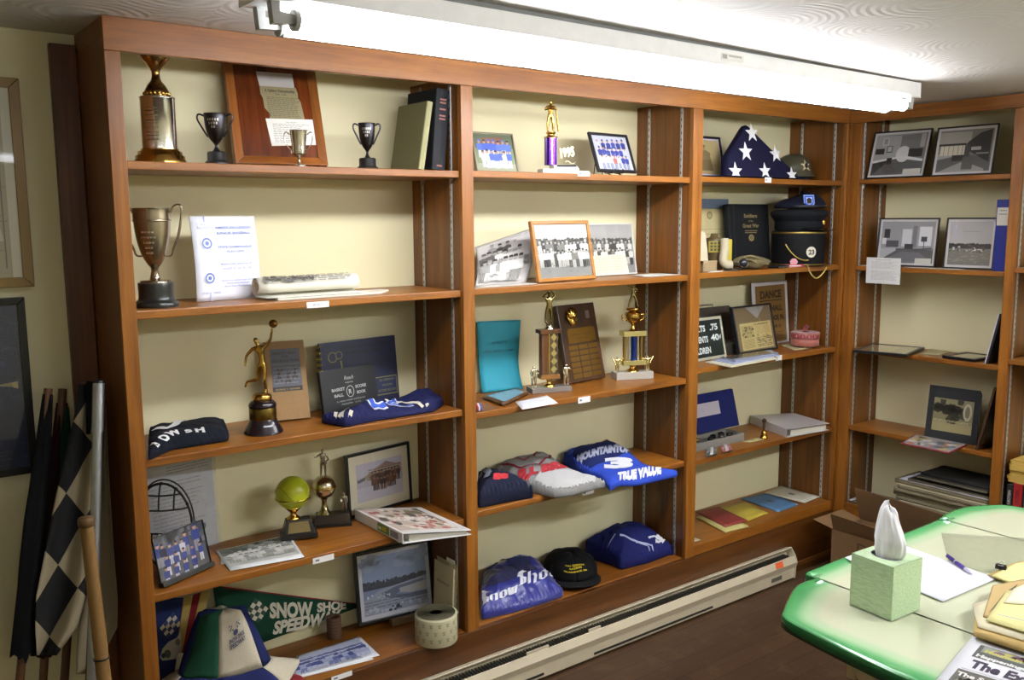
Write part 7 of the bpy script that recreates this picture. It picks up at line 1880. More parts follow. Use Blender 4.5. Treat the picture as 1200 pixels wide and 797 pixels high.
MB().box(0, wc, -.0022, -.0008, 0, hc, mat('paper', '#d9d8d6')).build('card', t); p = MB(); P = Pic(p, wc, hc, Matrix.Translation((0, -.0022, 0)) @ FACE, .0001)
P.text('MOUNTAIN HISTORY', .5, .9, .05, '#6d6a66', width=.45); P.lines(.15, .95, .58, .86, 7, '#9a9894', .25, .25); P.lines(.15, .95, .14, .5, 9, '#9a9894', .25, .25, 5); p.build('typing', t)
for lab, y0, y1 in (('white papers lying at the left end of the second shelf by the hanging card', -.07, -.15), ('loose papers lying in front of the two photos on the second shelf', -.28, -.52)):
    sheet('loose_paper', lab, 'paper', [(3.12, y0), (3.12, y1), (3.158, y1 - .01), (3.158, y0 + .005)], z, PAPER2, None, .0015)
z = ZD[3] + .0005
def flatframe(lab, pts, z, rim, paint):
    q = [onz(u, v, z + .012) for u, v in pts]      # front-left, front-right, back-right, back-left
    e = (q[1] - q[0]); w = e.length; e.normalize(); n = Vector((-e.y, e.x, 0)); h = (q[3] - q[0]).dot(n); h = min(h, (XW - .004 - q[0].x) / n.x if n.x > .1 else h)
    A = Vector((q[0].x, q[0].y, z + .0005))
    M = Matrix(((e.x, 0, n.x, A.x), (e.y, 0, n.y, A.y), (0, -1, 0, A.z + .012), (0, 0, 0, 1)))
    return framed('framed_document', lab, 'picture', (M, w, h), rim, '#121214', paint, depth=.012)
def paint_old(P): P.rect(0, 0, 1, 1, '#8d8465'); P.rect(.08, .1, .6, .9, '#a89d78'); P.lines(.12, .56, .15, .85, 9, '#6f674c', .25); P.rect(.64, .1, .95, .9, '#77704f')
flatframe('black framed document lying flat at the left of the third shelf, right wall', [(999, 410), (1063, 415.5), (1083, 408), (1022, 402)], z, .014, paint_old)
flatframe('black framed document lying flat at the right of the third shelf, right wall', [(1104, 416.5), (1142, 421.5), (1153, 416), (1126, 411.5)], z, .018, paint_old)
sheet('loose_paper', 'yellowed paper lying between the two flat frames', 'paper', pxquad([(1076, 415), (1102, 416.5), (1117, 411.5), (1092, 409)], z), z, mat('paper', '#a79c74'), None, .001)
a = onz(1153.5, 426.5, z); b = ox(1171, 368, 3.20)
t = thing('leaning_panel', 'black panel with a white edge leaning on the right upright of the third shelf', 'panel')
y0 = a.y; y1 = -.709; hgt = zat(3.13, y1, 368) - z
MB().hexa([(3.122, y0, z), (3.26, y0, z), (3.26, y0 - .009, z), (3.122, y0 - .009, z)], [(3.122, y1 + .010, z + hgt), (3.26, y1 + .010, z + hgt), (3.26, y1 + .001, z + hgt), (3.122, y1 + .001, z + hgt)], mat('paint', '#101013', .5)).build('panel', t)
MB().hexa([(3.121, y0 + .004, z), (3.126, y0 + .004, z), (3.126, y0 + .0002, z), (3.121, y0 + .0002, z)], [(3.121, y1 + .014, z + hgt), (3.126, y1 + .014, z + hgt), (3.126, y1 + .0102, z + hgt), (3.121, y1 + .0102, z + hgt)], mat('paper', '#d9d3dc')).hexa([(3.126, y0 + .004, z), (3.26, y0 + .004, z), (3.26, y0 + .0002, z), (3.126, y0 + .0002, z)], [(3.126, y1 + .014, z + hgt), (3.26, y1 + .014, z + hgt), (3.26, y1 + .0102, z + hgt), (3.126, y1 + .0102, z + hgt)], mat('paper', '#d9d3dc')).build('white_face', t, 'white face board')
z = ZD[4] + .0005
def paint_house(P):
    P.rect(0, 0, 1, 1, '#8a8265'); P.rect(0, .3, 1, 1, '#77704f'); P.blobs(.05, .75, .45, .95, 18, .11, '#2f2c20', 3, 1.1); P.blobs(.4, .8, .3, .6, 8, .08, '#3a3626', 4); P.rect(0, .0, 1, .26, '#94895f'); P.lines(.02, .98, .3, .36, 2, '#b5a97e', .5); P.ell(.86, .66, .11, .26, '#a89f84', 20); P.ell(.86, .66, .06, .18, '#6d6650', 16)
DEBUG_NAME[0] = 'mount'
lp = leanedX(1083, 1144, 3.17, 3.19, z, (1090, 451), .006)
M, w, h = lp
t = thing('mounted_photograph', 'old photo of a tree-lined street in a wide black card mount', 'photograph', M=M)
CARD = mat('card', '#1d1e20', .8)
MB().prism([(0, 0), (w, 0), (w, h * .93), (w * .96, h), (.0, h)], 0, .004, CARD, axis=1).build('mount', t)
p = MB(); Tm = Matrix.Translation((w * .12, 0, h * .16)) @ FACE; paint_house(Pic(p, w * .76, h * .62, Tm)); p.build('photo', t)
def onq(u, v, zz=z): return onz(u, v, zz)
t = thing('framed_photograph', 'old brown framed photo leaning on the right upright of the fourth shelf', 'picture')
a = onz(1160, 527, z); y0 = -.64; y1 = -.7085; hh = zat(3.2, y1, 452) - z
bw_ = wood('frame_walnut', '#4a3320', '#2c1c10', 2, .4)
def lp_(x, q, o=0): return (x, y0 + (y1 + .0105 - y0) * q - .0 + o * 1.0, z + hh * q + .001)
def slab(x0, x1, q0, q1, o0, o1, m_, nm): return MB().hexa([lp_(x0, q0, o0), lp_(x1, q0, o0), lp_(x1, q0, o1), lp_(x0, q0, o1)], [lp_(x0, q1, o0), lp_(x1, q1, o0), lp_(x1, q1, o1), lp_(x0, q1, o1)], m_).build(nm, t)
for x0, x1, q0, q1 in ((3.118, 3.318, 0, .08), (3.118, 3.318, .92, 1), (3.118, 3.136, .08, .92), (3.30, 3.318, .08, .92)): slab(x0, x1, q0, q1, 0, -.0095, bw_, 'frame_rail')
slab(3.136, 3.30, .08, .92, -.003, -.008, mat('print', '#565138', .3), 'photo'); slab(3.16, 3.27, .3, .7, -.0015, -.003, mat('print', '#7d775c', .3), 'figures')
def paint_coll(P):
    P.rect(0, 0, 1, 1, '#8f8a88')
    for c_, n_, s_ in (('#b59a4a', 10, 1), ('#a85a34', 5, 2), ('#5f6f86', 7, 3), ('#c3bfb8', 8, 4), ('#55504a', 6, 5)): P.blobs(.08, .92, .1, .9, n_, .09, c_, s_)
q = [(min(x, 3.162), y) for x, y in pxquad([(1055, 519.5), (1112, 531), (1147, 517), (1088, 505)], z + .004)]
sheet('picture_folder', 'red-edged folder of colourful pictures lying on the fourth shelf', 'folder', q, z, mat('card', '#7a2228', .6), None, .004)
q = [Vector((*p_, 0)) for p_ in q]; cq = sum(q, Vector()) / 4; q2 = [tuple((p_ + (cq - p_) * .06 + Vector((.006, 0, 0))).to_2d()) for p_ in q]
sheet('picture_sheet', 'sheet of colourful pictures under plastic on the red folder', 'picture', q2, z + .0045, mat('print', '#b5b1ae', .15), paint_coll, .0008)
# bottom: stack of old newspapers
z = ZD[5] + .0005
R_ = random.Random(11); i_ = 0; zz = z
ya, yb = onx(1050, 560, 3.125).y, -.705
cols = ['#8a7f63', '#988c6e', '#7a7056', '#a3977a', '#6d644c', '#958b68', '#857a5e', '#a89e80', '#6f664f', '#c3c2cc', '#3a352b', '#262420', '#302c26', '#1f1e1b']
for i_ in range(14):
    th = .004 if i_ == 9 else R_.uniform(.016, .022) if i_ < 9 else R_.uniform(.010, .014)
    d0 = 3.118 + R_.uniform(0, .012); j0, j1 = R_.uniform(-.02, .012), R_.uniform(0, .006)
    if i_ > 9: j0 -= .05 + .02 * (i_ - 10)
    if i_ in (11, 13): d0 += .02
    P0 = [(d0, ya + j0), (d0 + R_.uniform(-.004, .006), yb + j1), (3.325, yb + j1), (3.325, ya + j0 + R_.uniform(-.01, .01))]
    Rr_ = [Vector((x, y, 0)) for x, y in P0]
    t = thing('old_newspaper', 'old newspaper in the stack on the bottom shelf of the right wall' if i_ not in (9, 13) else ('single white sheet sticking out of the newspaper stack' if i_ == 9 else 'dark old album on top of the newspaper stack'), 'newspaper' if i_ != 13 else 'album', (d0, P0[0][1], zz), 0, 'stacked old newspapers' if i_ not in (9, 13) else None)
    o = Rr_[0].copy(); sd = R_.random() * 50
    def f_(u, v, lift): 
        p = (Rr_[0] * (1 - u) + Rr_[1] * u) * (1 - v) + (Rr_[3] * (1 - u) + Rr_[2] * u) * v - o
        e = .004 * noise.noise(Vector((u * 9, v * 9, sd))); edge = max(0, 1 - 9 * min(u, v + .02)) * .0014 * noise.noise(Vector((u * 5, v * 7, sd + 3)))
        return Vector((p.x + (e if v < .1 else 0), p.y + (e if u < .1 else 0), max(.0003, lift + (edge if lift > .001 else abs(edge) * .3))))
    m_ = mat('card', cols[i_], .85); m = MB(); L = th - .0006
    m.grid(lambda u, v: f_(u, v, L), 16, 10, m_); m.grid(lambda u, v: f_(u, v, .0004), 16, 10, m_)
    for a_, b_ in ((lambda q: (q, 0)), (lambda q: (q, 1))), ((lambda q: (0, q)), (lambda q: (1, q))):
        for g_ in (a_, b_): m.grid(lambda u, v: f_(*g_(u), .0004 + (L - .0004) * v), 16, 3, m_)
    m.build('folded_sheets', t, weld=True)
    if th > .008 and i_ != 13:
        l = MB()
        for q in (.3, .6): l.grid(lambda u, v: f_(u, 0, L * (q + .1 * v)) + Vector((-.0006, 0, 0)), 16, 1, mat('card', '#3d3626' if i_ % 2 else '#a79c7c', .85))
        l.build('page_edges', t)
    zz += th + .0004
def paint_none(P): P.rect(0, 0, 1, 1, '#8f8a70'); P.rect(.1, .12, .5, .88, '#a29c80')
q = [onz(u, v, z + .01) for u, v in ((988, 590), (1040, 606), (1062, 588), (1025, 573))]
t = thing('flat_picture', 'picture under glass lying flat on the bottom shelf in the corner', 'picture', (3.125, ya + .03, z), 0); yl = -.07 - ya - .03
MB().box(0, .195, 0, yl, 0, .010, mat('paint', '#5a5148', .4)).build('frame', t, bevel=.001); MB().box(.01, .185, .012, yl - .012, .0101, .0106, mat('print', '#7d755a', .1)).build('photo', t); MB().box(.05, .15, .03, yl * .6, .0107, .011, mat('print', '#a39c82', .1)).build('inset', t)
MB().box(0, .195, yl - .012, yl, .0101, .014, mat('paint', '#b5b0b8', .3)).build('pale_edge', t)

# ------------------------------------------------------------------ next bay on the right wall
YEN = mat('paper', '#b3923c', .7)
def envelopes(lab, n, y0, y1, x0, x1, z, th, seed, col=YEN, gp=None):
    R_ = random.Random(seed)
    for i in range(n):
        j = R_.uniform(-.006, .006); t = thing('envelope', lab, 'envelope', (x0 + R_.uniform(0, .008), y1 + j, z + i * th), R_.uniform(-.02, .02), gp)
        MB().prism(rounded(0, x1 - x0, 0, y0 - y1 - .01, .012, 4), .0003, th - .0004, col).build('envelope_body', t, bevel=.0008); MB().box(.001, .02, .002, y0 - y1 - .012, th - .0004, th - .0001, mat('paper', '#a5842f')).build('flap', t)
zE = ZE[2] + .0005
t = None
envelopes('yellow envelope in the pile at the right edge of the photo, third shelf level', 4, -.80, -1.10, 3.13, 3.32, zE, .011, 3, gp='yellow envelopes on the upper pile')
zB = ZE[4] + .0005
bk = -.775
for nm, thk, col, hh, tx in (('black book with white spine lettering behind the table corner', .026, '#17171a', .245, '#a9a9a4'), ('red book standing between two black books', .034, '#9a2020', .255, '#5f1414'), ('second black book with bold white lettering, right of the red one', .036, '#141417', .25, '#d5d5d0'), ('dark blue book beyond the bold-lettered black one', .03, '#1d2338', .24, '#8d8d98')):
    t = thing('book', nm, 'book', (3.12, bk - thk, zB), 0); cv = mat('card', col, .5)
    MB().box(0, .18, 0, .002, 0, hh, cv).box(0, .18, thk - .002, thk, 0, hh, cv).box(-.002, .002, .0005, thk - .0005, 0, hh, cv).build('cover', t, bevel=.0008); MB().box(.003, .176, .0025, thk - .0025, .003, hh - .003, mat('paper', '#c9c2ae')).build('pages', t)
    p = MB(); vs, fs = text_geo('HISTORY OF PENNSYLVANIA', .02, 'LEFT', .03, 0, hh * .8); p.add([(-.0024, thk * .36 + y * (thk / .034), hh * .9 - x) for x, y in vs], fs, flat(tx)); p.build('spine_lettering', t)
    bk -= thk + .0008
envelopes('thick yellow envelope in the pile lying on the standing books', 7, -.765, -1.05, 3.115, 3.325, zB + .2565, .0125, 5, mat('paper', '#c2a14e', .7), 'yellow envelopes on the books')
t = thing('brass_tray', 'brass-edged tray at the right edge of the photo, second shelf level', 'tray', (3.125, -1.05, ZE[1] + .0005), 0)
MB().box(0, .19, 0, .25, 0, .006, BRASS).box(0, .006, 0, .25, .006, .022, BRASS).box(.006, .19, .244, .25, .006, .022, BRASS).build('tray', t, bevel=.002); MB().box(.03, .15, .05, .22, .0065, .03, mat('paint', '#2a2a26', .4)).build('contents', t, bevel=.003)

# ------------------------------------------------------------------ cardboard box on the floor
CBX = mat('card', '#7a5c3a', .85)
pb = ony(975, 620, -.15); bx0, bx1, by0, by1, bh = pb.x, 3.095, -.60, -.15, pb.z
t = thing('cardboard_box', 'brown cardboard box with open flaps on the floor behind the table', 'box', (bx0, by0, 0), 0)
W2, D2 = bx1 - bx0, by1 - by0
m = MB()
for b in ((0, W2, 0, .005), (0, W2, D2 - .005, D2), (0, .005, .005, D2 - .005), (W2 - .005, W2, .005, D2 - .005)): m.box(b[0], b[1], b[2], b[3], .001, bh, CBX)
m.box(.005, W2 - .005, .005, D2 - .005, .001, .006, CBX).build('box_body', t)
MB().hexa([(.0, .005, bh + .001), (.005, .005, bh + .001), (.005, D2 - .005, bh + .001), (.0, D2 - .005, bh + .001)], [(-.045, -.01, bh + .07), (-.04, -.01, bh + .07), (-.04, D2 * .96, bh + .085), (-.045, D2 * .96, bh + .085)], CBX).build('flap', t)
MB().hexa([(.0, D2 - .005, bh + .001), (W2, D2 - .005, bh + .001), (W2, D2, bh + .001), (0, D2, bh + .001)], [(-.03, D2 + .075, bh + .03), (W2 * .9, D2 + .075, bh + .03), (W2 * .9, D2 + .08, bh + .03), (-.03, D2 + .08, bh + .03)], CBX).build('flap', t)
MB().hexa([(W2 - .005, 0, bh + .001), (W2, 0, bh + .001), (W2, D2, bh + .001), (W2 - .005, D2, bh + .001)], [(W2 - .06, 0, bh + .14), (W2 - .055, 0, bh + .14), (W2 - .055, D2, bh + .16), (W2 - .06, D2, bh + .16)], CBX).build('flap', t)
MB().hexa([(0, 0, bh + .001), (W2, 0, bh + .001), (W2, .005, bh + .001), (0, .005, bh + .001)], [(.02, -.12, bh + .09), (W2 * .96, -.12, bh + .09), (W2 * .96, -.115, bh + .09), (.02, -.115, bh + .09)], CBX).build('flap', t)
p = MB(); p.add([(-.0006, D2 * .72 - x, bh * .62 + y) for x, y in text_geo('DJA M', .09, 'LEFT', .0)[0]], text_geo('DJA M', .09, 'LEFT', .0)[1], flat('#4d3a24')); p.build('marker_lettering', t)

# ------------------------------------------------------------------ things on the table
z = ZT + .0005
A, Lc, Rc = onz(1043.7, 728, z), onz(995.3, 708, z), onz(1078.4, 714.6, z)
ex = (A - Lc).normalized(); wT = ((A - Lc).length + (Rc - A).length) / 2; rz = math.atan2(ex.y, ex.x)
t = thing('tissue_box', 'pale green cube tissue box with a white tissue pulled up', 'tissue box', (Lc.x, Lc.y, z), rz)
hT = zat(A.x, A.y, 665.4) - z
def box_green():
    m, nt, b = newmat('green_weave_print'); tc = N(nt, 'ShaderNodeTexCoord'); mp = N(nt, 'ShaderNodeMapping'); mp.inputs['Rotation'].default_value = (.6, .8, .8); mp.inputs['Scale'].default_value = (60, 300, 300); nt.links.new(tc.outputs['Object'], mp.inputs['Vector'])
    n1 = N(nt, 'ShaderNodeTexNoise', Scale=1.0, Detail=3.0); nt.links.new(mp.outputs[0], n1.inputs['Vector']); r = N(nt, 'ShaderNodeValToRGB'); r.color_ramp.elements[0].position = .35; r.color_ramp.elements[1].position = .65
    r.color_ramp.elements[0].color = (*lin('#a9c495'), 1); r.color_ramp.elements[1].color = (*lin('#c2d8b0'), 1); nt.links.new(n1.outputs['Fac'], r.inputs[0]); nt.links.new(r.outputs[0], b.inputs['Base Color']); b.inputs['Roughness'].default_value = .6; return m
BG = box_green(); m = MB()
m.box(0, wT, 0, .0015, 0, hT, BG).box(0, wT, wT - .0015, wT, 0, hT, BG).box(0, .0015, .0015, wT - .0015, 0, hT, BG).box(wT - .0015, wT, .0015, wT - .0015, 0, hT, BG).box(0, wT, 0, wT, 0, .001, BG)
cx_ = wT / 2; nn_ = 32; vs = []
for k_ in range(nn_):
    a_ = 2 * math.pi * k_ / nn_ + math.pi / 4; c_, s_ = math.cos(a_), math.sin(a_); q = 1 / max(abs(c_), abs(s_)); vs.append((cx_ + c_ * q * cx_, cx_ + s_ * q * cx_, hT)); 
for k_ in range(nn_): a_ = 2 * math.pi * k_ / nn_ + math.pi / 4; vs.append((cx_ + .036 * math.cos(a_), cx_ + .027 * math.sin(a_), hT))
m.add(vs, [(k_, (k_ + 1) % nn_, nn_ + (k_ + 1) % nn_, nn_ + k_) for k_ in range(nn_)], BG).build('carton', t)
MB().tube([(cx_ + .036 * math.cos(2 * math.pi * k_ / nn_), cx_ + .027 * math.sin(2 * math.pi * k_ / nn_), hT - .0005) for k_ in range(nn_)], .0012, mat('plastic', '#8f8aa0', .2), 6, closed=True).build('slot_film', t)
m = MB(); m.box(wT + .0001, wT + .0006, .0005, .004, 0, hT, BG).build('glued_seam', t)
TIS = mat('paper', '#f0eff0', .9)
def tis(u, v):
    a = 2 * math.pi * u; s = v
    pr = [(0, .028), (.15, .035), (.35, .036), (.55, .031), (.72, .025), (.88, .0205), (.96, .015), (1, .002)]
    for (s0, r0), (s1, r1) in zip(pr, pr[1:]):
        if s0 <= s <= s1: r = r0 + (r1 - r0) * (s - s0) / (s1 - s0)
    r *= 1 + (.09 * math.sin(3 * a + 4 * s + 1) + .05 * math.sin(8 * a + 1 - 3 * s) + .03 * math.sin(15 * a + 5 * s)) * (1 - .35 * s)
    ln = .002 - .006 * s + .008 * math.sin(4 * s) * (1 - s)
    return (cx_ + ln + r * math.cos(a), cx_ + .6 * r * math.sin(a) + .006 * s, hT - .004 + .118 * s + .010 * math.cos(a - 2.7) * s ** 3 + .003 * math.sin(3 * a) * s)
MB().grid(tis, 72, 26, TIS).build('tissue', t, 'white tissue')
def paint_form(P):
    P.lines(.06, .94, .93, .97, 1, '#b5b5bd', .3); c_ = '#c6c6d0'
    P.many([[(.05, .25 + .65 * i / 16), (.95, .25 + .65 * i / 16), (.95, .2512 + .65 * i / 16), (.05, .2512 + .65 * i / 16)] for i in range(17)] + [[(a, .25), (a + .002, .25), (a + .002, .9), (a, .9)] for a in (.05, .25, .5, .62, .8, .948)], c_); P.rect(.08, .14, .6, .144, '#9a9aa8'); P.rect(.66, .14, .92, .144, '#9a9aa8')
sheet('printed_form', 'white printed form lying on the table behind the tissue box', 'paper', pxquad([(1105, 706), (1168, 679), (1062, 641), (1000, 662)], z), z + .0014, mat('paper', '#e2e1ea'), paint_form, .0008)
sheet('loose_paper', 'white sheet poking out on the table left of the tissue box', 'paper', pxquad([(1003, 662), (1030, 656), (1010, 648), (990, 655)], z), z + .0028, mat('paper', '#e4e4ea'), None, .0008)
a, b = onz(1109.5, 652.5, z + .006), onz(1140, 674, z + .006)
t = thing('ballpoint_pen', 'purple ballpoint pen lying on the printed form', 'pen', (a.x, a.y, z + .0026 + .0056), math.atan2(b.y - a.y, b.x - a.x)); Lp = (b - a).length
Mp = Matrix.Rotation(math.pi / 2, 4, 'Y'); PV = mat('plastic', '#3d2a7a', .25)
MB().lathe([(.003, 0), (.0042, .002), (.0046, Lp * .3), (.0046, Lp * .72)], PV, n=16, M=Mp).build('barrel', t); MB().lathe([(.0047, Lp * .72), (.0048, Lp * .86), (.0022, Lp * .97), (.0006, Lp)], mat('plastic', '#b9b8cc', .2), n=16, M=Mp).build('grip', t, 'pale grip and tip'); MB().box(Lp * .0, Lp * .3, -.0012, .0012, .0046, .0062, PV).build('clip', t); MB().lathe([(.0046, Lp * .33), (.0052, Lp * .335), (.0052, Lp * .36), (.0046, Lp * .365)], STEEL, n=16, M=Mp).build('ring', t)
sheet('clear_sleeve', 'smoky clear plastic sheet lying flat on the table behind the pen', 'plastic sheet', pxquad([(1112, 662), (1215, 683), (1215, 632), (1103, 625)], z), z, film('#b5b79a', .28), None, .0008)
LEG = mat('paper', '#d6cf8e', .8); MAN = mat('paper', '#b3975a', .8); OFF = mat('paper', '#cfc6a6', .8)
def stackpapers(lab0, quads):
    zz = z
    for i, (lab, pts, th, m_, pn) in enumerate(quads):
        sheet('paper', lab, 'paper', pxquad(pts, zz + th), zz, m_, pn, th); zz += th + .0006
    return zz
def ledger(P): P.lines(.1, .95, .1, .9, 9, '#b3ad78', .08, .05); P.rect(.1, .2, .95, .215, '#8da0b0'); P.rect(.45, .1, .455, .8, '#a9b4a0')
def mapd(P): P.rect(.03, .03, .97, .97, '#b39a68'); P.poly([(.1, .1), (.5, .6), (.6, .9), (.35, .7)], '#55503a'); P.poly([(.4, .2), (.6, .3), (.7, .8), (.5, .6)], '#4a4636')
stackpapers('', [('manila envelope at the bottom of the paper pile at the right table edge', [(1152, 736), (1236, 760), (1260, 690), (1143, 728)], .010, MAN, None), ('brown folder in the middle of the paper pile', [(1141, 741), (1230, 770), (1250, 690), (1142, 722)], .009, MAN, None),
    ('old cream envelope lying on the brown folder in the paper pile', [(1146, 734), (1220, 756), (1235, 680), (1140, 708)], .004, OFF, None), ('folded map print sticking out of the paper pile', [(1152, 722), (1200, 734), (1215, 676), (1163, 686)], .003, mat('paper', '#a98f62', .8), mapd), ('yellow ruled paper on the top of the paper pile', [(1156, 726), (1226, 748), (1240, 690), (1180, 692)], .003, LEG, ledger), ('folded white paper lying on the yellow ruled paper', [(1176, 706), (1230, 710), (1232, 672), (1188, 690)], .003, mat('paper', '#d6d0b4', .8), None)])
sheet('paper', 'yellow legal pad sheet beyond the paper pile at the right table edge', 'paper', pxquad([(1163, 674), (1215, 694), (1220, 655), (1190, 660)], z + .010), z + .0066, LEG, ledger, .003)
sheet('paper', 'manila sheet under the yellow legal pad sheet', 'paper', pxquad([(1158, 673), (1212, 696), (1222, 654), (1190, 659)], z + .006), z + .0028, MAN, None, .003)
q = onz(1173, 665, z + .012); t = thing('binder_clip', 'black binder clip on the yellow legal pad sheet', 'clip', (q.x, q.y, z + .0095), .3)
MB().prism([(-.010, 0), (.010, 0), (.004, .010), (-.004, .010)], -.012, .012, BLACK, axis=1).build('clip_body', t, bevel=.0008)
for s in (-1, 1): MB().tube([(s * .004, -.006, .009), (s * .016, -.005, .013), (s * .02, 0, .014), (s * .016, .005, .013), (s * .004, .006, .009)], .0009, STEEL, 6).build('wire_loop', t)
nq = pxquad([(1092, 803), (1215, 840), (1275, 785), (1141, 744)], z + .003)
def paint_news(P):
    P.rect(.12, .62, 1, .86, '#4a4c48'); P.rect(.16, .74, 1, .85, '#7d8378'); P.blobs(.2, .95, .76, .84, 14, .05, '#a8a25a', 3, .5); P.blobs(.3, .9, .78, .85, 8, .05, '#6a4a58', 4, .4)
    P.text('Mountain', .36, .75, .07, '#b5b04f', 'CENTER', .04, width=.34); P.text('Happenings', .38, .645, .07, '#cfd0cc', 'CENTER', .05, width=.46)
    P.text('The Exponent', .16, .44, .19, '#2c2438', 'LEFT', .05, width=1.0); P.rect(.12, .385, 1, .392, '#77757a')
    P.rect(.1, -.2 + .2, 1, .365, '#55534c'); P.blobs(.12, .98, .02, .3, 40, .05, '#3d3a34', 6, .8); P.blobs(.12, .98, .02, .28, 22, .04, '#8d8a7c', 7, .8); P.text('The Spirit of the', .12, .26, .085, '#dedcd6', 'LEFT', .04, width=.72)
t = sheet('newspaper', 'local newspaper with a bold masthead lying at the front right of the table', 'newspaper', nq, z, mat('paper', '#cfcfd2', .8), paint_news, .003)
# ------------------------------------------------------------------ pictures on the wall left of the bookcase
def wallframe(lab, ur, vt_r, vb_r, w, rim, rimc, paint, depth, rimkind='paint', glz=True):
    tr = ony(ur, vt_r, D - depth - .001); br_ = ony(ur + 9, vb_r, D - depth - .001); h = tr.z - br_.z
    x1 = (tr.x + br_.x) / 2
    M = Matrix.Translation((x1 - w, D - depth - .001, br_.z))
    return framed('wall_picture', lab, 'picture', (M, w, h), rim, rimc, paint, depth=depth, matw=.0, glazed=glz, rimkind=rimkind)
def paint_map(P):
    P.rect(0, 0, 1, 1, '#a59c80'); P.lines(.1, .9, .1, .9, 26, '#8d8468', .15); P.rect(.9, .05, .91, .95, '#6d6a60'); P.poly([(.7, .3), (.86, .34), (.9, .2), (.82, .18)], '#c4bda6'); P.poly([(.7, .5), (.85, .52), (.85, .3), (.76, .26)], '#b9b196')
    for b in (.3, .48, .66, .84): P.rect(.1, b, .93, b + .004, '#77705a')
    P.rect(.94, .0, 1, 1, '#c9c5b0')
wallframe('gold framed old map hanging on the wall left of the bookcase, upper picture', 27, 92, 336, .42, .026, '#8a6d38', paint_map, .022)
def paint_blue(P):
    P.rect(0, 0, 1, 1, '#1f2c4a'); R_ = random.Random(2)
    for i in range(26):
        a, b = R_.uniform(.3, .95), R_.uniform(.05, .95); P.poly([(a, b), (a + .12, b + R_.uniform(-.05, .05)), (a + .12, b + R_.uniform(-.04, .05)), (a + .02, b + .006)], R_.choice(['#283758', '#19243d', '#304064']))
    P.poly([(.80, .52), (.97, .535), (.97, .5), (.9, .51)], '#8d8060'); P.poly([(.93, .53), (.97, .535), (.97, .49), (.94, .5)], '#a59468'); P.lines(.5, .9, .05, .12, 3, '#3f4a63', .2)
wallframe('black framed crumpled dark blue print hanging on the wall, lower picture', 32.5, 348, 554, .42, .020, '#0e0e10', paint_blue, .02)

# ------------------------------------------------------------------ flags, pole and stick leaning in the corner beside the bookcase
POLE = wood('flag_pole', '#6d4526', '#42270f', 2, .4)
def leanpole(name, label, cat, top, bot_uv, r, m, ytop=.22, mat_top=None, ybot=.08):
    T_ = ony(*top, ytop); d = ray(*bot_uv); B1 = ony(*bot_uv, ybot)
    dirv = (B1 - T_); s = (0.002 - T_.z) / dirv.z if dirv.z else 1; Bt = T_ + dirv * s
    return T_, Bt
def furled(label, top, bot, ytop, ybot, cloths, poler=.011, polem=POLE, length=None):
    T_, Bt = leanpole('', '', '', top, bot, .01, None, ytop, None, ybot)
    Bt = Vector((Bt.x, min(Bt.y, D - .03), 0.003)); t = thing('flag', label, 'flag', Bt)
    ax = (T_ - Bt); L = ax.length; ax.normalize(); e1 = Vector((1, 0, 0)); e1 = (e1 - ax * e1.dot(ax)).normalized(); e2 = ax.cross(e1)
    MB().tube([(0, 0, 0), ax * (L + .015)], poler, polem, 12).build('pole', t)
    for nm, s0, s1, wid, dep, col, seed, off in cloths:
        def f_(u, v):
            s = s0 + (s1 - s0) * v; a = 2 * math.pi * u
            sw = .35 + .65 * math.sin(min(1, v * 1.25 + .08) * math.pi / 2); rag = 1 + .22 * noise.noise(Vector((math.cos(a) * 1.5, math.sin(a) * 1.5, v * 3 + seed))) + .12 * math.sin(5 * a + seed + 2 * v)
            return ax * (L * (1 - s) - (.03 * noise.noise(Vector((math.cos(a) * 2, seed, 0))) if v > .95 else 0)) + e1 * (wid * sw * rag * math.cos(a) + off * sw) + e2 * (dep * sw * rag * math.sin(a))
        MB().grid(f_, 40, 30, mat('cloth', col, .95)).build('cloth', t, nm)
    return t, ax, L, e1, e2
furled('furled black flag on a wooden pole, leftmost in the corner', (56, 462), (25, 780), .19, .08, [('black cloth', .0, .55, .028, .022, '#0f0f11', 1, .0)])
furled('furled dark flag showing a strip of green and dark red beside the chequered flag', (73, 462), (51, 790), .262, .20, [('dark red cloth', .02, .6, .03, .02, '#2a1013', 4, .0), ('dark green cloth', .03, .35, .022, .02, '#12382c', 7, .02)])
# chequered flag: a hanging fan of cloth
T_, Bt = leanpole('', '', '', (100, 452), (76, 790), .01, None, .18, None, .15)
Bt = Vector((Bt.x, min(Bt.y, .24), .003))
t = thing('flag', 'black and cream chequered racing flag draped over its pole beside the bookcase', 'flag', Bt)
ax = (T_ - Bt); L = ax.length; ax.normalize()
MB().tube([(0, 0, 0), ax * (L + .01)], .011, POLE, 12).build('pole', t)
YF = .075
def chk_mat():
    m, nt, b = newmat('chequered_cloth'); at_ = N(nt, 'ShaderNodeUVMap'); ck = N(nt, 'ShaderNodeTexChecker', Scale=1.0)
    ck.inputs['Color1'].default_value = (*lin('#121214'), 1); ck.inputs['Color2'].default_value = (*lin('#a89a7c'), 1)
    nt.links.new(at_.outputs[0], ck.inputs['Vector']); n1 = N(nt, 'ShaderNodeTexNoise', Scale=30.0); mx = N(nt, 'ShaderNodeMix', _data_type='RGBA', _blend_type='MULTIPLY'); mx.inputs[0].default_value = .25
    nt.links.new(ck.outputs['Color'], mx.inputs[6]); nt.links.new(n1.outputs['Fac'], mx.inputs[7]); nt.links.new(mx.outputs[2], b.inputs['Base Color']); b.inputs['Roughness'].default_value = .9; return m
CK = chk_mat()
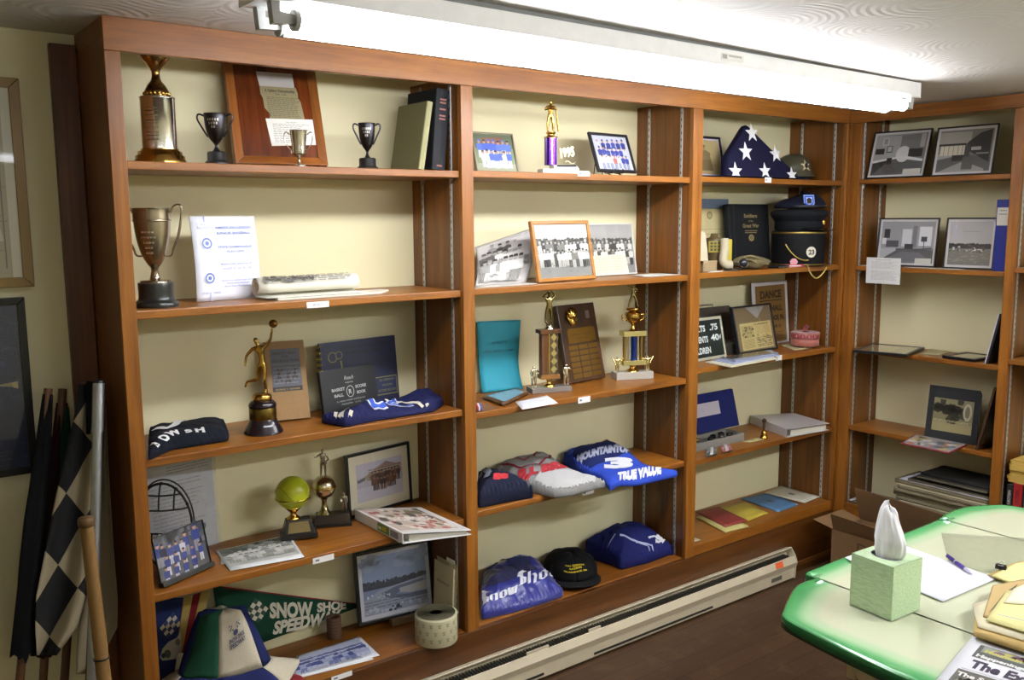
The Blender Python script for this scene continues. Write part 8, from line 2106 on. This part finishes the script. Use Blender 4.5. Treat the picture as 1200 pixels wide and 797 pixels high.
# outline of the draped cloth in the photograph's columns, left and right edges per height
edge = [(450, 92, 108), (475, 90, 110), (510, 82, 110), (545, 74, 109), (580, 66, 108), (620, 58, 107), (660, 50, 104), (700, 42, 101), (735, 41, 90), (768, 43, 66)]
def clothpt(u, v):
    q = v * (len(edge) - 1); i = min(int(q), len(edge) - 2); f = q - i; a, b = edge[i], edge[i + 1]
    vv, l, r = [a[k] + (b[k] - a[k]) * f for k in range(3)]
    y = YF + (T_.y - .04 - YF) * max(0, 1 - v * 1.1) - .022 * math.sin(u * 7 + v * 2) * min(1, v * 3) + .01
    p = ony(l + (r - l) * u, vv, y); return Vector(p) - Bt
m = MB(); m.grid(clothpt, 30, 40, CK); ob = m.build('cloth', t, recalc=False, solid=.0015)
uvl = ob.data.uv_layers.new(name='UVMap')
for lp_i, l in enumerate(ob.data.loops):
    co = ob.data.vertices[l.vertex_index].co + Bt; uu, vv = proj(co)
    # squares set on their corners, about 57 by 57 pixels tall, running down the cloth
    du, dv = uu - 77, vv - 578; de = 24 * 57 + 33.5 * 27
    uvl.data[lp_i].uv = ((du * 57 + dv * 33.5) / de + 41.001, (24 * dv - 27 * du) / de + 40.001)
m = MB(); m.grid(lambda u, v: (Vector(ony(101 + (113 - 101) * u, 447 + 62 * v, T_.y - .05)) - Bt), 4, 10, mat('cloth', '#0c0c0e', .95)); m.build('hem', t, 'black folded hem', solid=.002)
# pale cloth hanging behind the metal pole
T2, B2 = leanpole('', '', '', (120, 470), (104, 795), .01, None, .14, None, .03); B2 = Vector((B2.x, B2.y, .003))
t = thing('flag', 'plain cream flag hanging behind the aluminium pole', 'flag', B2)
MB().tube([(0, 0, 0), (T2 - B2)], .009, POLE, 12).build('pole', t)
ed2 = [(470, 113, 124), (560, 110, 128), (640, 106, 133), (700, 100, 138), (735, 92, 138), (765, 90, 122), (790, 90, 100)]
def cl2(u, v):
    q = v * (len(ed2) - 1); i = min(int(q), len(ed2) - 2); f = q - i; a, b = ed2[i], ed2[i + 1]; vv, l, r = [a[k] + (b[k] - a[k]) * f for k in range(3)]
    p = ony(l + (r - l) * u, vv, .145 - .05 * v - .012 * math.sin(u * 6 + v)); p.x = min(p.x, -.048); return Vector(p) - B2
MB().grid(cl2, 20, 30, mat('cloth', '#8a7d64', .95)).build('cloth', t, recalc=False, solid=.0015)
# aluminium pole
T3 = ony(115.5, 449, .03); B3 = ony(108, 790, -.03); d3 = B3 - T3; B3 = T3 + d3 * ((.003 - T3.z) / d3.z)
t = thing('metal_pole', 'grey aluminium pole leaning beside the chequered flag', 'pole', B3); AL = mat('metal', '#a9adb6', .4)
A3 = (T3 - B3); MB().tube([(0, 0, 0), A3 * .91], .0125, AL, 16).build('tube', t); MB().tube([A3 * .90, A3], .0145, AL, 16).build('upper_sleeve', t); MB().tube([A3 * .33, A3 * .345], .0135, BLACK, 16).build('black_band', t, 'black band'); MB().lathe([(.012, 0), (.0135, .004), (.010, .008), (.002, .009)], BLACK, n=14, M=Matrix.Translation(A3)).build('end_cap', t)
# tape-wrapped stick
T4 = ony(101, 613, -.09); B4 = ony(122, 797, -.12); d4 = B4 - T4; B4 = T4 + d4 * ((.003 - T4.z) / d4.z)
t = thing('wooden_stick', 'tan tape-wrapped wooden stick leaning in front of the flags', 'stick', B4); A4 = T4 - B4; ST = mat('card', '#7d5c2c', .7)
n_ = 60; MB().tube([A4 * (i / n_) for i in range(n_ + 1)], [(.019 - .004 * i / n_) * (1 + .035 * (i % 2)) for i in range(n_ + 1)], ST, 14).build('shaft', t); MB().lathe([(.015, -.01), (.019, -.004), (.0195, .010), (.017, .014), (.004, .015)], mat('paint', '#5f4524', .5), n=16, M=Matrix.Translation(A4)).build('knob', t, 'dark knob'); MB().tube([A4 * .62, A4 * .625], .0192, BLACK, 14).build('black_ring', t)
# ------------------------------------------------------------------ stand every empty at the base of its thing
bpy.context.view_layer.update()
for o in list(COL.objects):
    if o.type == 'EMPTY' and o.parent is None and o.children and o.location.length < 1e-6:
        pts = [c.matrix_world @ Vector(b) for c in o.children if c.type == 'MESH' for b in c.bound_box]
        p = Vector(((min(q.x for q in pts) + max(q.x for q in pts)) / 2, (min(q.y for q in pts) + max(q.y for q in pts)) / 2, min(q.z for q in pts)))
        o.location = p
        for c in o.children: c.location -= p
